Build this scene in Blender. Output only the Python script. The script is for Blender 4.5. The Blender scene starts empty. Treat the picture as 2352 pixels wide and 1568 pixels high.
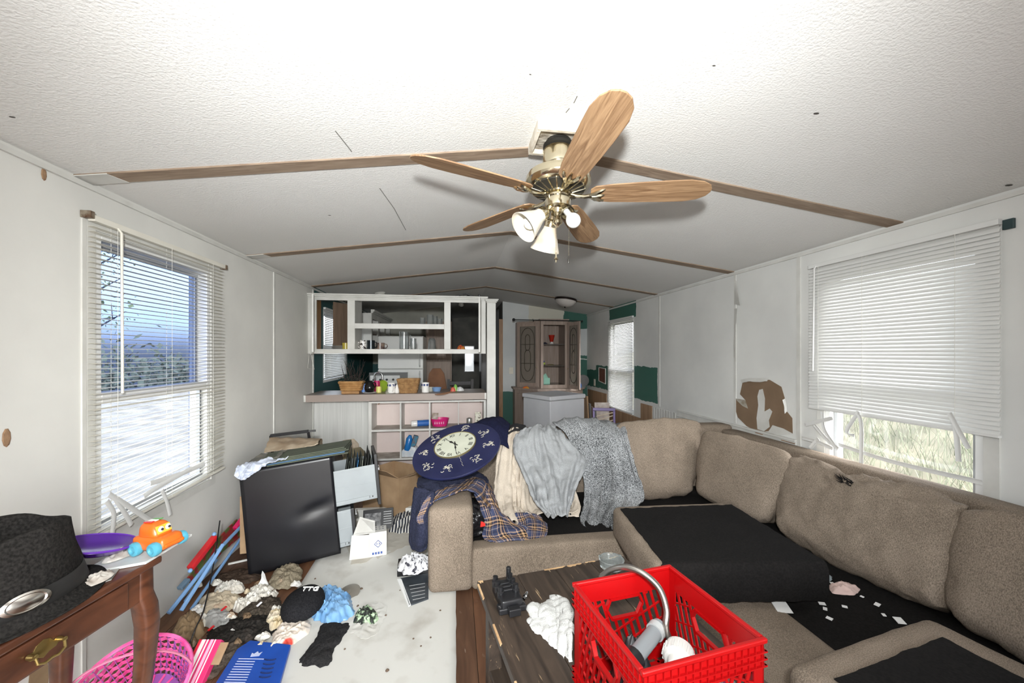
import bpy, bmesh, math, random
from mathutils import Vector, Matrix, Euler, noise

random.seed(7)
S = bpy.context.scene
COL = S.collection

# ---------------------------------------------------------------- camera
F_PX, YAW, HORIZON = 899.0, 0.144, 811.0      # focal length and horizon in pixels of 2352x1568
EYE = Vector((1.541, 0.0, 1.40))
cd = bpy.data.cameras.new('camera'); cam = bpy.data.objects.new('camera', cd); COL.objects.link(cam)
cam.location = EYE; cam.rotation_euler = (math.pi/2, 0, -YAW)
cd.sensor_fit = 'HORIZONTAL'; cd.sensor_width = 36.0; cd.lens = F_PX/2352*36
cd.shift_y = (HORIZON-784)/2352; cd.clip_start = 0.02; cd.clip_end = 200
S.camera = cam

# ---------------------------------------------------------------- sky, flash, exposure
S.view_settings.view_transform = 'Standard'; S.view_settings.look = 'None'
S.view_settings.gamma = 1.0; S.view_settings.use_curve_mapping = False
S.view_settings.exposure = 0.0
wd = bpy.data.worlds.new('sky'); S.world = wd; wd.use_nodes = True
_n = wd.node_tree.nodes; _l = wd.node_tree.links
_sky = _n.new('ShaderNodeTexSky'); _sky.sky_type = 'NISHITA'; _sky.sun_disc = False
_sky.sun_elevation = math.radians(38); _sky.sun_rotation = math.radians(150); _sky.dust_density = 3.0
_hsv = _n.new('ShaderNodeHueSaturation'); _hsv.inputs['Saturation'].default_value = 0.28
_l.new(_sky.outputs[0], _hsv.inputs['Color']); _l.new(_hsv.outputs[0], _n['Background'].inputs['Color'])
_n['Background'].inputs['Strength'].default_value = 1.9
# the photographer's flash, held just above and behind the camera
# its head points ahead and a little up, so the beam thins out towards the near floor and walls
fl = bpy.data.lights.new('camera_flash', 'SPOT'); fl.energy = 455; fl.shadow_soft_size = 0.05; fl.color = (.96, .985, .985)
fl.spot_size = math.radians(122); fl.spot_blend = 1.0
flo = bpy.data.objects.new('camera_flash', fl); COL.objects.link(flo); flo.location = (1.51, -0.20, 1.64)
flo.rotation_euler = Vector((.12, 1.0, .02)).to_track_quat('-Z', 'Y').to_euler()

# ---------------------------------------------------------------- measuring
_c, _s = math.cos(YAW), math.sin(YAW)
def at(u, w, **k):
    """point of the room seen at photo pixel (u,w) on the plane x=, y= or z="""
    r = (u-1176)/F_PX; d = (r*_c+_s, -r*_s+_c, -(w-HORIZON)/F_PX)
    a, v = next(iter(k.items())); i = 'xyz'.index(a)
    t = (v-EYE[i])/d[i]
    return EYE+Vector(d)*t

# ---------------------------------------------------------------- materials
def srgb(c):
    o = []
    for v in c[:3]:
        v = v/255.0
        o.append(v/12.92 if v <= .04045 else ((v+.055)/1.055)**2.4)
    return (*o, 1.0)
MATS = {}
def mat(name, col=(128,128,128), col2=None, scale=8.0, rough=.6, metal=0.0, bump=0.0, bscale=60.0, detail=4.0,
        lo=.35, hi=.65, stretch=(1,1,1), alpha=None, spec=.5, sheen=0.0, coat=0.0, trans=0.0, dist=.02):
    if name in MATS: return MATS[name]
    m = bpy.data.materials.new(name); m.use_nodes = True; MATS[name] = m
    nt = m.node_tree; b = nt.nodes['Principled BSDF']
    b.inputs['Roughness'].default_value = rough; b.inputs['Metallic'].default_value = metal
    b.inputs['Specular IOR Level'].default_value = spec
    b.inputs['Sheen Weight'].default_value = sheen; b.inputs['Coat Weight'].default_value = coat
    b.inputs['Transmission Weight'].default_value = trans
    b.inputs['Base Color'].default_value = srgb(col)
    if alpha is not None: b.inputs['Alpha'].default_value = alpha
    if col2 is not None or bump:
        tc = nt.nodes.new('ShaderNodeTexCoord'); mp = nt.nodes.new('ShaderNodeMapping')
        mp.inputs['Scale'].default_value = stretch; nt.links.new(tc.outputs['Object'], mp.inputs['Vector'])
    if col2 is not None:
        nz = nt.nodes.new('ShaderNodeTexNoise'); nz.inputs['Scale'].default_value = scale; nz.inputs['Detail'].default_value = detail
        cr = nt.nodes.new('ShaderNodeValToRGB'); cr.color_ramp.elements[0].position = lo; cr.color_ramp.elements[1].position = hi
        cr.color_ramp.elements[0].color = srgb(col); cr.color_ramp.elements[1].color = srgb(col2)
        nt.links.new(mp.outputs[0], nz.inputs['Vector']); nt.links.new(nz.outputs['Fac'], cr.inputs[0]); nt.links.new(cr.outputs[0], b.inputs['Base Color'])
    if bump:
        n2 = nt.nodes.new('ShaderNodeTexNoise'); n2.inputs['Scale'].default_value = bscale; n2.inputs['Detail'].default_value = 3
        bp = nt.nodes.new('ShaderNodeBump'); bp.inputs['Strength'].default_value = bump; bp.inputs['Distance'].default_value = dist
        nt.links.new(mp.outputs[0], n2.inputs['Vector']); nt.links.new(n2.outputs['Fac'], bp.inputs['Height']); nt.links.new(bp.outputs[0], b.inputs['Normal'])
    return m
def glass(name, tint=(255,255,255), gloss=.08, dirt=0.0, dirtcol=(230,230,230)):
    """thin window glass: clear with a weak reflection and some dirt"""
    if name in MATS: return MATS[name]
    m = bpy.data.materials.new(name); m.use_nodes = True; MATS[name] = m
    nt = m.node_tree; nt.nodes.clear(); o = nt.nodes.new('ShaderNodeOutputMaterial')
    t = nt.nodes.new('ShaderNodeBsdfTransparent'); t.inputs[0].default_value = srgb(tint)
    g = nt.nodes.new('ShaderNodeBsdfGlossy'); g.inputs['Roughness'].default_value = .03
    x = nt.nodes.new('ShaderNodeMixShader'); x.inputs[0].default_value = gloss
    nt.links.new(t.outputs[0], x.inputs[1]); nt.links.new(g.outputs[0], x.inputs[2]); out = x
    if dirt:
        d = nt.nodes.new('ShaderNodeBsdfDiffuse'); d.inputs[0].default_value = srgb(dirtcol)
        y = nt.nodes.new('ShaderNodeMixShader'); tc = nt.nodes.new('ShaderNodeTexCoord')
        nz = nt.nodes.new('ShaderNodeTexNoise'); nz.inputs['Scale'].default_value = 6; nz.inputs['Detail'].default_value = 6
        mm = nt.nodes.new('ShaderNodeMath'); mm.operation = 'MULTIPLY'; mm.inputs[1].default_value = dirt*1.6
        nt.links.new(tc.outputs['Object'], nz.inputs['Vector']); nt.links.new(nz.outputs['Fac'], mm.inputs[0]); nt.links.new(mm.outputs[0], y.inputs[0])
        nt.links.new(x.outputs[0], y.inputs[1]); nt.links.new(d.outputs[0], y.inputs[2]); out = y
    nt.links.new(out.outputs[0], o.inputs[0]); return m
def wood(name, dark, light, scale=3.0, stretch=(1,10,10), rough=.45, coat=0.0, distort=6.0, wear=None, wear_lo=.62, bands='X'):
    """grained wood: bands run along the axis with the small stretch"""
    if name in MATS: return MATS[name]
    m = bpy.data.materials.new(name); m.use_nodes = True; MATS[name] = m
    nt = m.node_tree; b = nt.nodes['Principled BSDF']; b.inputs['Roughness'].default_value = rough; b.inputs['Coat Weight'].default_value = coat
    tc = nt.nodes.new('ShaderNodeTexCoord'); mp = nt.nodes.new('ShaderNodeMapping'); mp.inputs['Scale'].default_value = stretch
    nt.links.new(tc.outputs['Object'], mp.inputs['Vector'])
    nz = nt.nodes.new('ShaderNodeTexNoise'); nz.inputs['Scale'].default_value = scale; nz.inputs['Detail'].default_value = 8; nz.inputs['Distortion'].default_value = distort*.15
    cr = nt.nodes.new('ShaderNodeValToRGB'); e = cr.color_ramp.elements
    e[0].position = .3; e[0].color = srgb(dark); e[1].position = .7; e[1].color = srgb(light)
    nt.links.new(mp.outputs[0], nz.inputs['Vector']); nt.links.new(nz.outputs['Fac'], cr.inputs[0]); out = cr.outputs[0]
    if wear:
        n2 = nt.nodes.new('ShaderNodeTexNoise'); n2.inputs['Scale'].default_value = scale*2.3; n2.inputs['Detail'].default_value = 9
        r2 = nt.nodes.new('ShaderNodeValToRGB'); r2.color_ramp.elements[0].position = wear_lo; r2.color_ramp.elements[1].position = wear_lo+.06
        mx = nt.nodes.new('ShaderNodeMixRGB'); mx.inputs[2].default_value = srgb(wear)
        nt.links.new(mp.outputs[0], n2.inputs['Vector']); nt.links.new(n2.outputs['Fac'], r2.inputs[0]); nt.links.new(r2.outputs[0], mx.inputs[0]); nt.links.new(out, mx.inputs[1]); out = mx.outputs[0]
    nt.links.new(out, b.inputs['Base Color'])
    return m

# ---------------------------------------------------------------- objects
LOCAL = {}
def tag(o, label=None, cat=None, group=None, kind=None):
    if label: o['label'] = label
    if cat: o['category'] = cat
    if group: o['group'] = group
    if kind: o['kind'] = kind
    return o
def thing(name, label, cat, loc=(0,0,0), rot=(0,0,0), group=None, local=False):
    o = bpy.data.objects.new(name, None); COL.objects.link(o); o.empty_display_size = .05
    o.location = loc; o.rotation_euler = rot; tag(o, label, cat, group); LOCAL[o.name] = local
    return o
def root_of(o):
    while o.parent: o = o.parent
    return o
def root_matrix(o):
    o = root_of(o); return Matrix.LocRotScale(o.location, o.rotation_euler, None)
class B:
    """collects shapes for one mesh"""
    def __init__(s): s.v = []; s.f = []; s.uv = None
    def add(s, vs, fs):
        o = len(s.v); s.v += [Vector(v) for v in vs]; s.f += [tuple(i+o for i in f) for f in fs]; return s
    def bx(s, x0, x1, y0, y1, z0, z1):
        return s.add([(x0,y0,z0),(x1,y0,z0),(x1,y1,z0),(x0,y1,z0),(x0,y0,z1),(x1,y0,z1),(x1,y1,z1),(x0,y1,z1)],
                     [(3,2,1,0),(4,5,6,7),(0,1,5,4),(1,2,6,5),(2,3,7,6),(3,0,4,7)])
    def box(s, c, size, rot=(0,0,0)):
        M = Matrix.Translation(Vector(c))@Euler(rot).to_matrix().to_4x4(); a, b_, d = [t/2 for t in size]
        vs = [M@Vector(p) for p in ((-a,-b_,-d),(a,-b_,-d),(a,b_,-d),(-a,b_,-d),(-a,-b_,d),(a,-b_,d),(a,b_,d),(-a,b_,d))]
        return s.add(vs, [(3,2,1,0),(4,5,6,7),(0,1,5,4),(1,2,6,5),(2,3,7,6),(3,0,4,7)])
    def hexa(s, c8):
        return s.add(c8, [(3,2,1,0),(4,5,6,7),(0,1,5,4),(1,2,6,5),(2,3,7,6),(3,0,4,7)])
    def bar(s, p, q, w, t, up=(0,0,1)):
        p, q = Vector(p), Vector(q); d = (q-p).normalized(); a = d.cross(Vector(up))
        if a.length < 1e-4: a = d.cross(Vector((1,0,0)))
        a.normalize(); b_ = a.cross(d); a = a*w/2; b_ = b_*t/2
        return s.hexa([p-a-b_, p+a-b_, q+a-b_, q-a-b_, p-a+b_, p+a+b_, q+a+b_, q-a+b_])
    def tube(s, pts, r, n=8, closed=False):
        pts = [Vector(p) for p in pts]; m = len(pts); rs = r if isinstance(r, (list, tuple)) else [r]*m
        vs = []; ref = None
        for i in range(m):
            a = pts[(i-1) % m] if (closed or i > 0) else pts[i]; b_ = pts[(i+1) % m] if (closed or i < m-1) else pts[i]
            d = (b_-a).normalized()
            if ref is None:
                ref = d.cross(Vector((0,0,1)))
                if ref.length < .05: ref = d.cross(Vector((1,0,0)))
            ref = (ref-d*ref.dot(d)).normalized(); o2 = d.cross(ref)
            for k in range(n):
                t = 2*math.pi*k/n; vs.append(pts[i]+(ref*math.cos(t)+o2*math.sin(t))*rs[i])
        fs = []
        for i in range(m if closed else m-1):
            for k in range(n):
                a = i*n+k; b_ = i*n+(k+1) % n; j = ((i+1) % m)*n
                fs.append((a, b_, j+(k+1) % n, j+k))
        if not closed: fs += [tuple(range(n-1, -1, -1)), tuple(range((m-1)*n, m*n))]
        return s.add(vs, fs)
    def lathe(s, prof, n=24, M=None, cap=True):
        M = M or Matrix.Identity(4); vs = []; fs = []; m = len(prof)
        for r, z in prof:
            for k in range(n):
                t = 2*math.pi*k/n; vs.append(M@Vector((r*math.cos(t), r*math.sin(t), z)))
        for i in range(m-1):
            for k in range(n): fs.append((i*n+k, i*n+(k+1) % n, (i+1)*n+(k+1) % n, (i+1)*n+k))
        if cap: fs += [tuple(range(n-1, -1, -1)), tuple(range((m-1)*n, m*n))]
        return s.add(vs, fs)
    def prism(s, poly, h, M=None, z0=0.0):
        M = M or Matrix.Identity(4); n = len(poly)
        vs = [M@Vector((p[0], p[1], z0)) for p in poly]+[M@Vector((p[0], p[1], z0+h)) for p in poly]
        fs = [tuple(range(n-1, -1, -1)), tuple(range(n, 2*n))]+[(i, (i+1) % n, n+(i+1) % n, n+i) for i in range(n)]
        return s.add(vs, fs)
    def grid(s, rows):
        m = len(rows); n = len(rows[0])
        return s.add([p for r in rows for p in r], [(i*n+j, i*n+j+1, (i+1)*n+j+1, (i+1)*n+j) for i in range(m-1) for j in range(n-1)])
    def ball(s, c, r, n=12, sc=(1,1,1)):
        prof = [(max(1e-4, r*math.sin(math.pi*i/n)), -r*math.cos(math.pi*i/n)) for i in range(n+1)]
        return s.lathe(prof, max(8, n), Matrix.Translation(Vector(c))@Matrix.Diagonal((*sc, 1)), cap=False)
    def build(s, name, m, parent=None, smooth=False, bevel=0.0, solid=0.0, sub=0, angle=38, weld=False, loc=None, rot=None):
        vs = s.v
        if loc is None:
            if parent is None:
                xs = [v.x for v in vs]; ys = [v.y for v in vs]; zs = [v.z for v in vs]
                o0 = Vector(((min(xs)+max(xs))/2, (min(ys)+max(ys))/2, min(zs))); vs = [v-o0 for v in vs]
            elif not LOCAL.get(root_of(parent).name, False):
                Mi = root_matrix(parent).inverted(); vs = [Mi@v for v in vs]
        me = bpy.data.meshes.new(name); me.from_pydata([tuple(v) for v in vs], [], s.f)
        bm = bmesh.new(); bm.from_mesh(me)
        if weld: bmesh.ops.remove_doubles(bm, verts=bm.verts, dist=1e-5)
        bmesh.ops.recalc_face_normals(bm, faces=bm.faces); bm.to_mesh(me); bm.free()
        if s.uv:
            ul = me.uv_layers.new(name='UVMap')
            for lp in me.loops: ul.data[lp.index].uv = s.uv[lp.vertex_index]
        me.materials.append(m)
        if smooth:
            for p in me.polygons: p.use_smooth = True
            me.set_sharp_from_angle(angle=math.radians(angle))
        o = bpy.data.objects.new(name, me); COL.objects.link(o)
        if parent is not None: o.parent = parent
        if loc is not None:
            o.location = loc
            if rot: o.rotation_euler = rot
        elif parent is None: o.location = o0
        if solid:
            md = o.modifiers.new('thick', 'SOLIDIFY'); md.thickness = solid; md.offset = 0
        if bevel:
            md = o.modifiers.new('bevel', 'BEVEL'); md.width = bevel; md.segments = 2; md.limit_method = 'ANGLE'
        if sub:
            md = o.modifiers.new('sub', 'SUBSURF'); md.levels = sub; md.render_levels = sub
        return o
def inst(src, loc, rot=None, parent=None):
    o = src.copy(); COL.objects.link(o); o.location = loc
    if rot is not None: o.rotation_euler = rot
    if parent is not None: o.parent = parent
    return o
def struct(b, name, m, **k):
    o = b.build(name, m, **k); o['kind'] = 'structure'; return o

def catmull(P, t):
    n = len(P)
    if n == 2: return P[0].lerp(P[1], t)
    x = t*(n-1); i = min(int(x), n-2); u = x-i
    p1, p2 = P[i], P[i+1]; p0 = P[i-1] if i > 0 else p1*2-p2; p3 = P[i+2] if i+2 < n else p2*2-p1
    return .5*((2*p1)+(p2-p0)*u+(2*p0-5*p1+4*p2-p3)*u*u+(3*p1-p0-3*p2+p3)*u**3)
def nz(p, sc, seed=0): return noise.noise(Vector((p.x*sc+seed*7.3, p.y*sc-seed*3.1, p.z*sc+seed*1.7)))
def fold(p, sc, seed):
    return .55*(1-2.4*abs(nz(p, sc, seed)))+.3*(1-2.4*abs(nz(p, sc*2.1, seed+5)))+.16*nz(p, sc*4.5, seed+8)-.35
def patch(rows, nu=40, nv=40, amp=.008, sc=9, seed=1, fl=0.0, nf=5, edge=.004, thick=0.0):
    """cloth through a net of points; amp crumples it, fl adds nf long folds across the columns.
    With thick, a closed sheet with a real under-side is made"""
    rows = [[Vector(p) for p in r] for r in rows]; g = []
    for i in range(nu):
        ctrl = []
        for k in range(len(rows[0])): ctrl.append(catmull([r[k] for r in rows], i/(nu-1)))
        g.append([catmull(ctrl, j/(nv-1)) for j in range(nv)])
    out = []
    for i in range(nu):
        row = []
        for j in range(nv):
            a = g[min(i+1, nu-1)][j]-g[max(i-1, 0)][j]; c = g[i][min(j+1, nv-1)]-g[i][max(j-1, 0)]
            n = a.cross(c)
            n = n.normalized() if n.length > 1e-9 else Vector((0,0,1))
            p = g[i][j]; h = amp*fold(p, sc, seed)
            if fl:
                q_ = Vector((j/(nv-1)*nf*1.3+seed, i/(nu-1)*nf*.35, seed*.7)); h += fl*1.1*(1-2.2*abs(noise.noise(q_)))+fl*.5*(1-2.2*abs(noise.noise(q_*2.3)))
            if fl: h += .5*fl*math.sin(j/(nv-1)*nf*2*math.pi+2.5*nz(p, 3.0, seed+9))*(.35+.65*i/(nu-1))
            q = p+n*h
            if i in (0, nu-1) or j in (0, nv-1):
                q += Vector((nz(p, 25, seed), nz(p, 25, seed+3), nz(p, 25, seed+6)))*edge
            row.append(q)
        out.append(row)
    b = B(); b.grid(out)
    b.uv = [(j/(nv-1), i/(nu-1)) for i in range(nu) for j in range(nv)]
    if thick:
        top = list(b.v); N = len(top); nrm = [Vector()]*N
        for f in b.f:
            fn = (top[f[1]]-top[f[0]]).cross(top[f[3]]-top[f[0]])
            for i in f: nrm[i] = nrm[i]+fn
        b.v = top+[p-(nrm[i].normalized() if nrm[i].length > 0 else Vector((0,0,1)))*thick for i, p in enumerate(top)]
        fs = list(b.f); b.f = fs+[tuple(N+i for i in reversed(f)) for f in fs]
        ring = [j for j in range(nv)]+[i*nv+nv-1 for i in range(1, nu)]+[(nu-1)*nv+j for j in range(nv-2, -1, -1)]+[i*nv for i in range(nu-2, 0, -1)]
        for k in range(len(ring)):
            a, c = ring[k], ring[(k+1) % len(ring)]; b.f.append((a, N+a, N+c, c))
        b.uv = b.uv+b.uv
    return b
def cushion(c8, n=14, r=.3, puff=.05, amp=.006, sc=10, seed=1, dent=None):
    """upholstered block through eight corners, rounded and slightly inflated"""
    c8 = [Vector(c) for c in c8]; b = B()
    def tri(p):
        x, y, z = [(t+1)/2 for t in p]
        lo = (c8[0]*(1-x)+c8[1]*x)*(1-y)+(c8[3]*(1-x)+c8[2]*x)*y
        hi = (c8[4]*(1-x)+c8[5]*x)*(1-y)+(c8[7]*(1-x)+c8[6]*x)*y
        return lo*(1-z)+hi*z
    ctr = tri((0,0,0))
    L = ((c8[1]-c8[0]).length/2, (c8[3]-c8[0]).length/2, (c8[4]-c8[0]).length/2)
    rr = min(L)*r; rk = [min(.95, rr/l) for l in L]
    for ax in range(3):
        for sg in (-1, 1):
            rows = []
            for i in range(n+1):
                row = []
                for j in range(n+1):
                    p = [0,0,0]; p[ax] = sg; p[(ax+1) % 3] = math.sin((-1+2*i/n)*math.pi/2); p[(ax+2) % 3] = math.sin((-1+2*j/n)*math.pi/2)
                    q = [max(-(1-rk[k]), min(1-rk[k], p[k])) for k in range(3)]
                    d = [(p[k]-q[k])/rk[k] for k in range(3)]; ln = math.sqrt(sum(t*t for t in d))
                    if ln > 1e-6: p = [q[k]+d[k]/ln*rk[k] for k in range(3)]
                    pp = list(p)
                    for k in range(3):
                        a, c = pp[(k+1) % 3], pp[(k+2) % 3]
                        p[k] = pp[k]*(1+puff*min(1.0, .3/L[k])*(1-a*a)*(1-c*c))
                    w = tri(p); n3 = (w-ctr).normalized()
                    row.append(w+n3*(amp*fold(w, sc, seed)+amp*.8*nz(w, sc*.4, seed+2)+(dent(w) if dent else 0)))
                rows.append(row if sg > 0 else row[::-1])
            b.grid(rows)
    bm = bmesh.new(); me = bpy.data.meshes.new('t'); me.from_pydata([tuple(v) for v in b.v], [], b.f); bm.from_mesh(me)
    bmesh.ops.remove_doubles(bm, verts=bm.verts, dist=2e-4); bm.verts.index_update()
    b2 = B(); b2.add([v.co.copy() for v in bm.verts], [tuple(v.index for v in f.verts) for f in bm.faces]); bm.free(); bpy.data.meshes.remove(me)
    return b2
def heap(outline, h=.05, z=0.0, rings=9, amp=.02, sc=14, seed=1, power=2.0, tilt=None, per=48, lift=.0):
    """crumpled thing lying on a floor: closed, its outline in plan given as points"""
    P = [Vector((p[0], p[1], 0)) for p in outline]; n = len(P)
    o = []
    for k in range(per):
        x = k/per*n; i = int(x); u = x-i
        p0, p1, p2, p3 = P[(i-1) % n], P[i % n], P[(i+1) % n], P[(i+2) % n]
        o.append(.5*((2*p1)+(p2-p0)*u+(2*p0-5*p1+4*p2-p3)*u*u+(3*p1-p0-3*p2+p3)*u**3))
    c = sum(P, Vector())/n; b = B(); vs = []; fs = []
    o = [c+(q-c)*(1+.16*nz(q, 22, seed+4)+.10*nz(q, 60, seed+6)) for q in o]
    for i in range(rings+1):
        t = 1-i/(rings+.6)
        for k in range(per):
            p = c+(o[k]-c)*t; hh = h*(1-t**power)
            q = Vector((p.x, p.y, 0))
            hh += amp*(fold(q, sc, seed)+.3)*min(1, (1-t)*4+.15)
            q.z = z+lift+max(.0015, hh)
            if tilt: q.z += tilt(q)
            vs.append(q)
    for i in range(rings):
        for k in range(per): fs.append((i*per+k, i*per+(k+1) % per, (i+1)*per+(k+1) % per, (i+1)*per+k))
    fs.append(tuple(range(rings*per, (rings+1)*per)))
    m = len(vs)
    vs += [Vector((v.x, v.y, z+lift+(tilt(v) if tilt else 0))) for v in vs[:per]]
    for k in range(per): fs.append((m+k, m+(k+1) % per, (k+1) % per, k))
    fs.append(tuple(range(m+per-1, m-1, -1)))
    b.add(vs, fs); return b
def fl_pts(pts, z=0.0): return [at(u, w, z=z) for u, w in pts]
def text(s, size, M, extrude=.0006):
    """lettering as flat raised print, in the plane of M"""
    cu = bpy.data.curves.new('t', 'FONT'); cu.body = s; cu.size = size; cu.align_x = 'CENTER'; cu.align_y = 'CENTER'; cu.extrude = extrude; cu.resolution_u = 2
    o = bpy.data.objects.new('t', cu); COL.objects.link(o); bpy.context.view_layer.update()
    me = o.to_mesh(); b = B(); b.add([M@v.co for v in me.vertices], [tuple(p.vertices) for p in me.polygons])
    o.to_mesh_clear(); bpy.data.objects.remove(o); bpy.data.curves.remove(cu)
    return b
def frame(o, x, y):
    """matrix with origin o, x and y axes given (orthonormalised)"""
    x = Vector(x).normalized(); z = x.cross(Vector(y)).normalized(); y = z.cross(x)
    M = Matrix((x, y, z)).transposed().to_4x4(); M.translation = Vector(o); return M
# ================================================================ STRUCTURE
W, ZW, ZR, YB = 4.0, 2.13, 2.40, 7.10
def ceil_z(x): return ZR-(ZR-ZW)*abs(x-2)/2
def paint(name, base, base2, regions, rough=.55, edge=.06, bump=.05):
    """painted wall: a base coat with smudges and rough-edged patches of other paint, by place on the wall"""
    m = bpy.data.materials.new(name); m.use_nodes = True; nt = m.node_tree; N = nt.nodes; Lk = nt.links
    b = N['Principled BSDF']; b.inputs['Roughness'].default_value = rough; b.inputs['Specular IOR Level'].default_value = .3
    tc = N.new('ShaderNodeTexCoord'); n1 = N.new('ShaderNodeTexNoise'); n1.inputs['Scale'].default_value = 1.3; n1.inputs['Detail'].default_value = 7
    Lk.new(tc.outputs['Object'], n1.inputs['Vector'])
    cr = N.new('ShaderNodeValToRGB'); cr.color_ramp.elements[0].position = .38; cr.color_ramp.elements[1].position = .66
    cr.color_ramp.elements[0].color = srgb(base); cr.color_ramp.elements[1].color = srgb(base2); Lk.new(n1.outputs['Fac'], cr.inputs[0])
    out = cr.outputs[0]
    n2 = N.new('ShaderNodeTexNoise'); n2.inputs['Scale'].default_value = 9; n2.inputs['Detail'].default_value = 5; Lk.new(tc.outputs['Object'], n2.inputs['Vector'])
    sub = N.new('ShaderNodeVectorMath'); sub.operation = 'SUBTRACT'; sub.inputs[1].default_value = (.5,.5,.5); Lk.new(n2.outputs['Color'], sub.inputs[0])
    scl = N.new('ShaderNodeVectorMath'); scl.operation = 'SCALE'; scl.inputs['Scale'].default_value = edge; Lk.new(sub.outputs[0], scl.inputs[0])
    ad = N.new('ShaderNodeVectorMath'); ad.operation = 'ADD'; Lk.new(tc.outputs['Object'], ad.inputs[0]); Lk.new(scl.outputs[0], ad.inputs[1])
    sx = N.new('ShaderNodeSeparateXYZ'); Lk.new(ad.outputs[0], sx.inputs[0])
    def step(sock, v, op):
        q = N.new('ShaderNodeMath'); q.operation = op; q.inputs[1].default_value = v; Lk.new(sock, q.inputs[0]); return q.outputs[0]
    for (ax, a0, a1, z0, z1, col) in regions:
        s_ = sx.outputs['XYZ'.index(ax)]; fac = None
        for so in (step(s_, a0, 'GREATER_THAN'), step(s_, a1, 'LESS_THAN'), step(sx.outputs[2], z0, 'GREATER_THAN'), step(sx.outputs[2], z1, 'LESS_THAN')):
            if fac is None: fac = so
            else:
                q = N.new('ShaderNodeMath'); q.operation = 'MULTIPLY'; Lk.new(fac, q.inputs[0]); Lk.new(so, q.inputs[1]); fac = q.outputs[0]
        mx = N.new('ShaderNodeMixRGB'); mx.inputs[2].default_value = srgb(col); Lk.new(fac, mx.inputs[0]); Lk.new(out, mx.inputs[1]); out = mx.outputs[0]
    Lk.new(out, b.inputs['Base Color'])
    n3 = N.new('ShaderNodeTexNoise'); n3.inputs['Scale'].default_value = 45; n3.inputs['Detail'].default_value = 4; Lk.new(tc.outputs['Object'], n3.inputs['Vector'])
    bp = N.new('ShaderNodeBump'); bp.inputs['Strength'].default_value = bump; bp.inputs['Distance'].default_value = .01
    Lk.new(n3.outputs['Fac'], bp.inputs['Height']); Lk.new(bp.outputs[0], b.inputs['Normal'])
    return m
GREEN = (62,104,92); TEAL = (44,84,84)
M_left = paint('white_wall_paint', (208,207,202), (224,223,217), [('Y', 4.58, 9, 0, 3, TEAL)])
M_right = paint('patched_wall_paint', (206,206,203), (222,222,218), [
    ('Y', 4.50, 5.16, .78, 1.22, GREEN), ('Y', 5.08, 6.02, 1.90, 3, GREEN), ('Y', 5.98, 6.62, .80, 1.19, GREEN),
    ('Y', 6.62, 7.2, .80, 1.10, GREEN)])
M_back = paint('patched_back_wall_paint', (196,200,200), (212,214,212), [
    ('X', 2.30, 3.05, 0, .70, GREEN), ('X', 2.88, 3.60, 1.98, 3, (205,202,188)), ('X', 3.55, 4.1, 0, 1.28, GREEN), ('X', 3.55, 4.1, 1.86, 3, GREEN),
    ('X', 3.6, 4.1, 1.30, 1.36, GREEN)])
M_plain = paint('plain_wall_paint', (212,211,206), (224,223,218), [])
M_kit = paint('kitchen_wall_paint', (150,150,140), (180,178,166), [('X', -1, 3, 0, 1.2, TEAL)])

def wall(name, m, axis, p0, p1, u0, u1, z0, z1, holes=()):
    """wall slab between p0 and p1 on its axis, with rectangular openings (ua,ub,za,zb)"""
    us = sorted({u0, u1, *[h[0] for h in holes], *[h[1] for h in holes]}); zs = sorted({z0, z1, *[h[2] for h in holes], *[h[3] for h in holes]})
    b = B()
    for i in range(len(us)-1):
        for j in range(len(zs)-1):
            cu, cz = (us[i]+us[i+1])/2, (zs[j]+zs[j+1])/2
            if any(h[0] < cu < h[1] and h[2] < cz < h[3] for h in holes): continue
            if axis == 'x': b.bx(p0, p1, us[i], us[i+1], zs[j], zs[j+1])
            else: b.bx(us[i], us[i+1], p0, p1, zs[j], zs[j+1])
    return struct(b, name, m, loc=(0,0,0))
WIN1 = (1.93, 2.74, .60, 1.93); WIN2 = (1.50, 2.30, .58, 1.95); WIN3 = (5.13, 6.00, .54, 1.90); WIN4 = (4.88, 5.80, 1.05, 1.92)
wall_left = wall('wall_left', M_left, 'x', -.1, 0, -1.8, 7.8, 0, ZW+.06, [WIN1, WIN4])
wall_right = wall('wall_right', M_right, 'x', W, W+.1, -1.8, 7.2, 0, ZW+.06, [WIN2, WIN3])
FILL_DOOR = (.45, 3.55, .08, 2.02)
wall_front = wall('wall_front', M_plain, 'y', -1.9, -1.8, -.1, W+.1, 0, 2.5, [FILL_DOOR])
wall_back = wall('wall_back', M_back, 'y', YB, YB+.1, 2.4, W+.1, 0, 2.5)
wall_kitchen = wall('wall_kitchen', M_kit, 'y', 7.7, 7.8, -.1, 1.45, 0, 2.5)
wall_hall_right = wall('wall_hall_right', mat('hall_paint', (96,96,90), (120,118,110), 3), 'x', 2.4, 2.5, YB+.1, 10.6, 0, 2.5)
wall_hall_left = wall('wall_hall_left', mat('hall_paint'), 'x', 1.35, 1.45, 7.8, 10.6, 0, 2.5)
wall_hall_end = wall('wall_hall_end', mat('hall_paint'), 'y', 10.6, 10.7, 1.35, 2.5, 0, 2.5, [(1.78, 2.05, .9, 1.6)])

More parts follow.
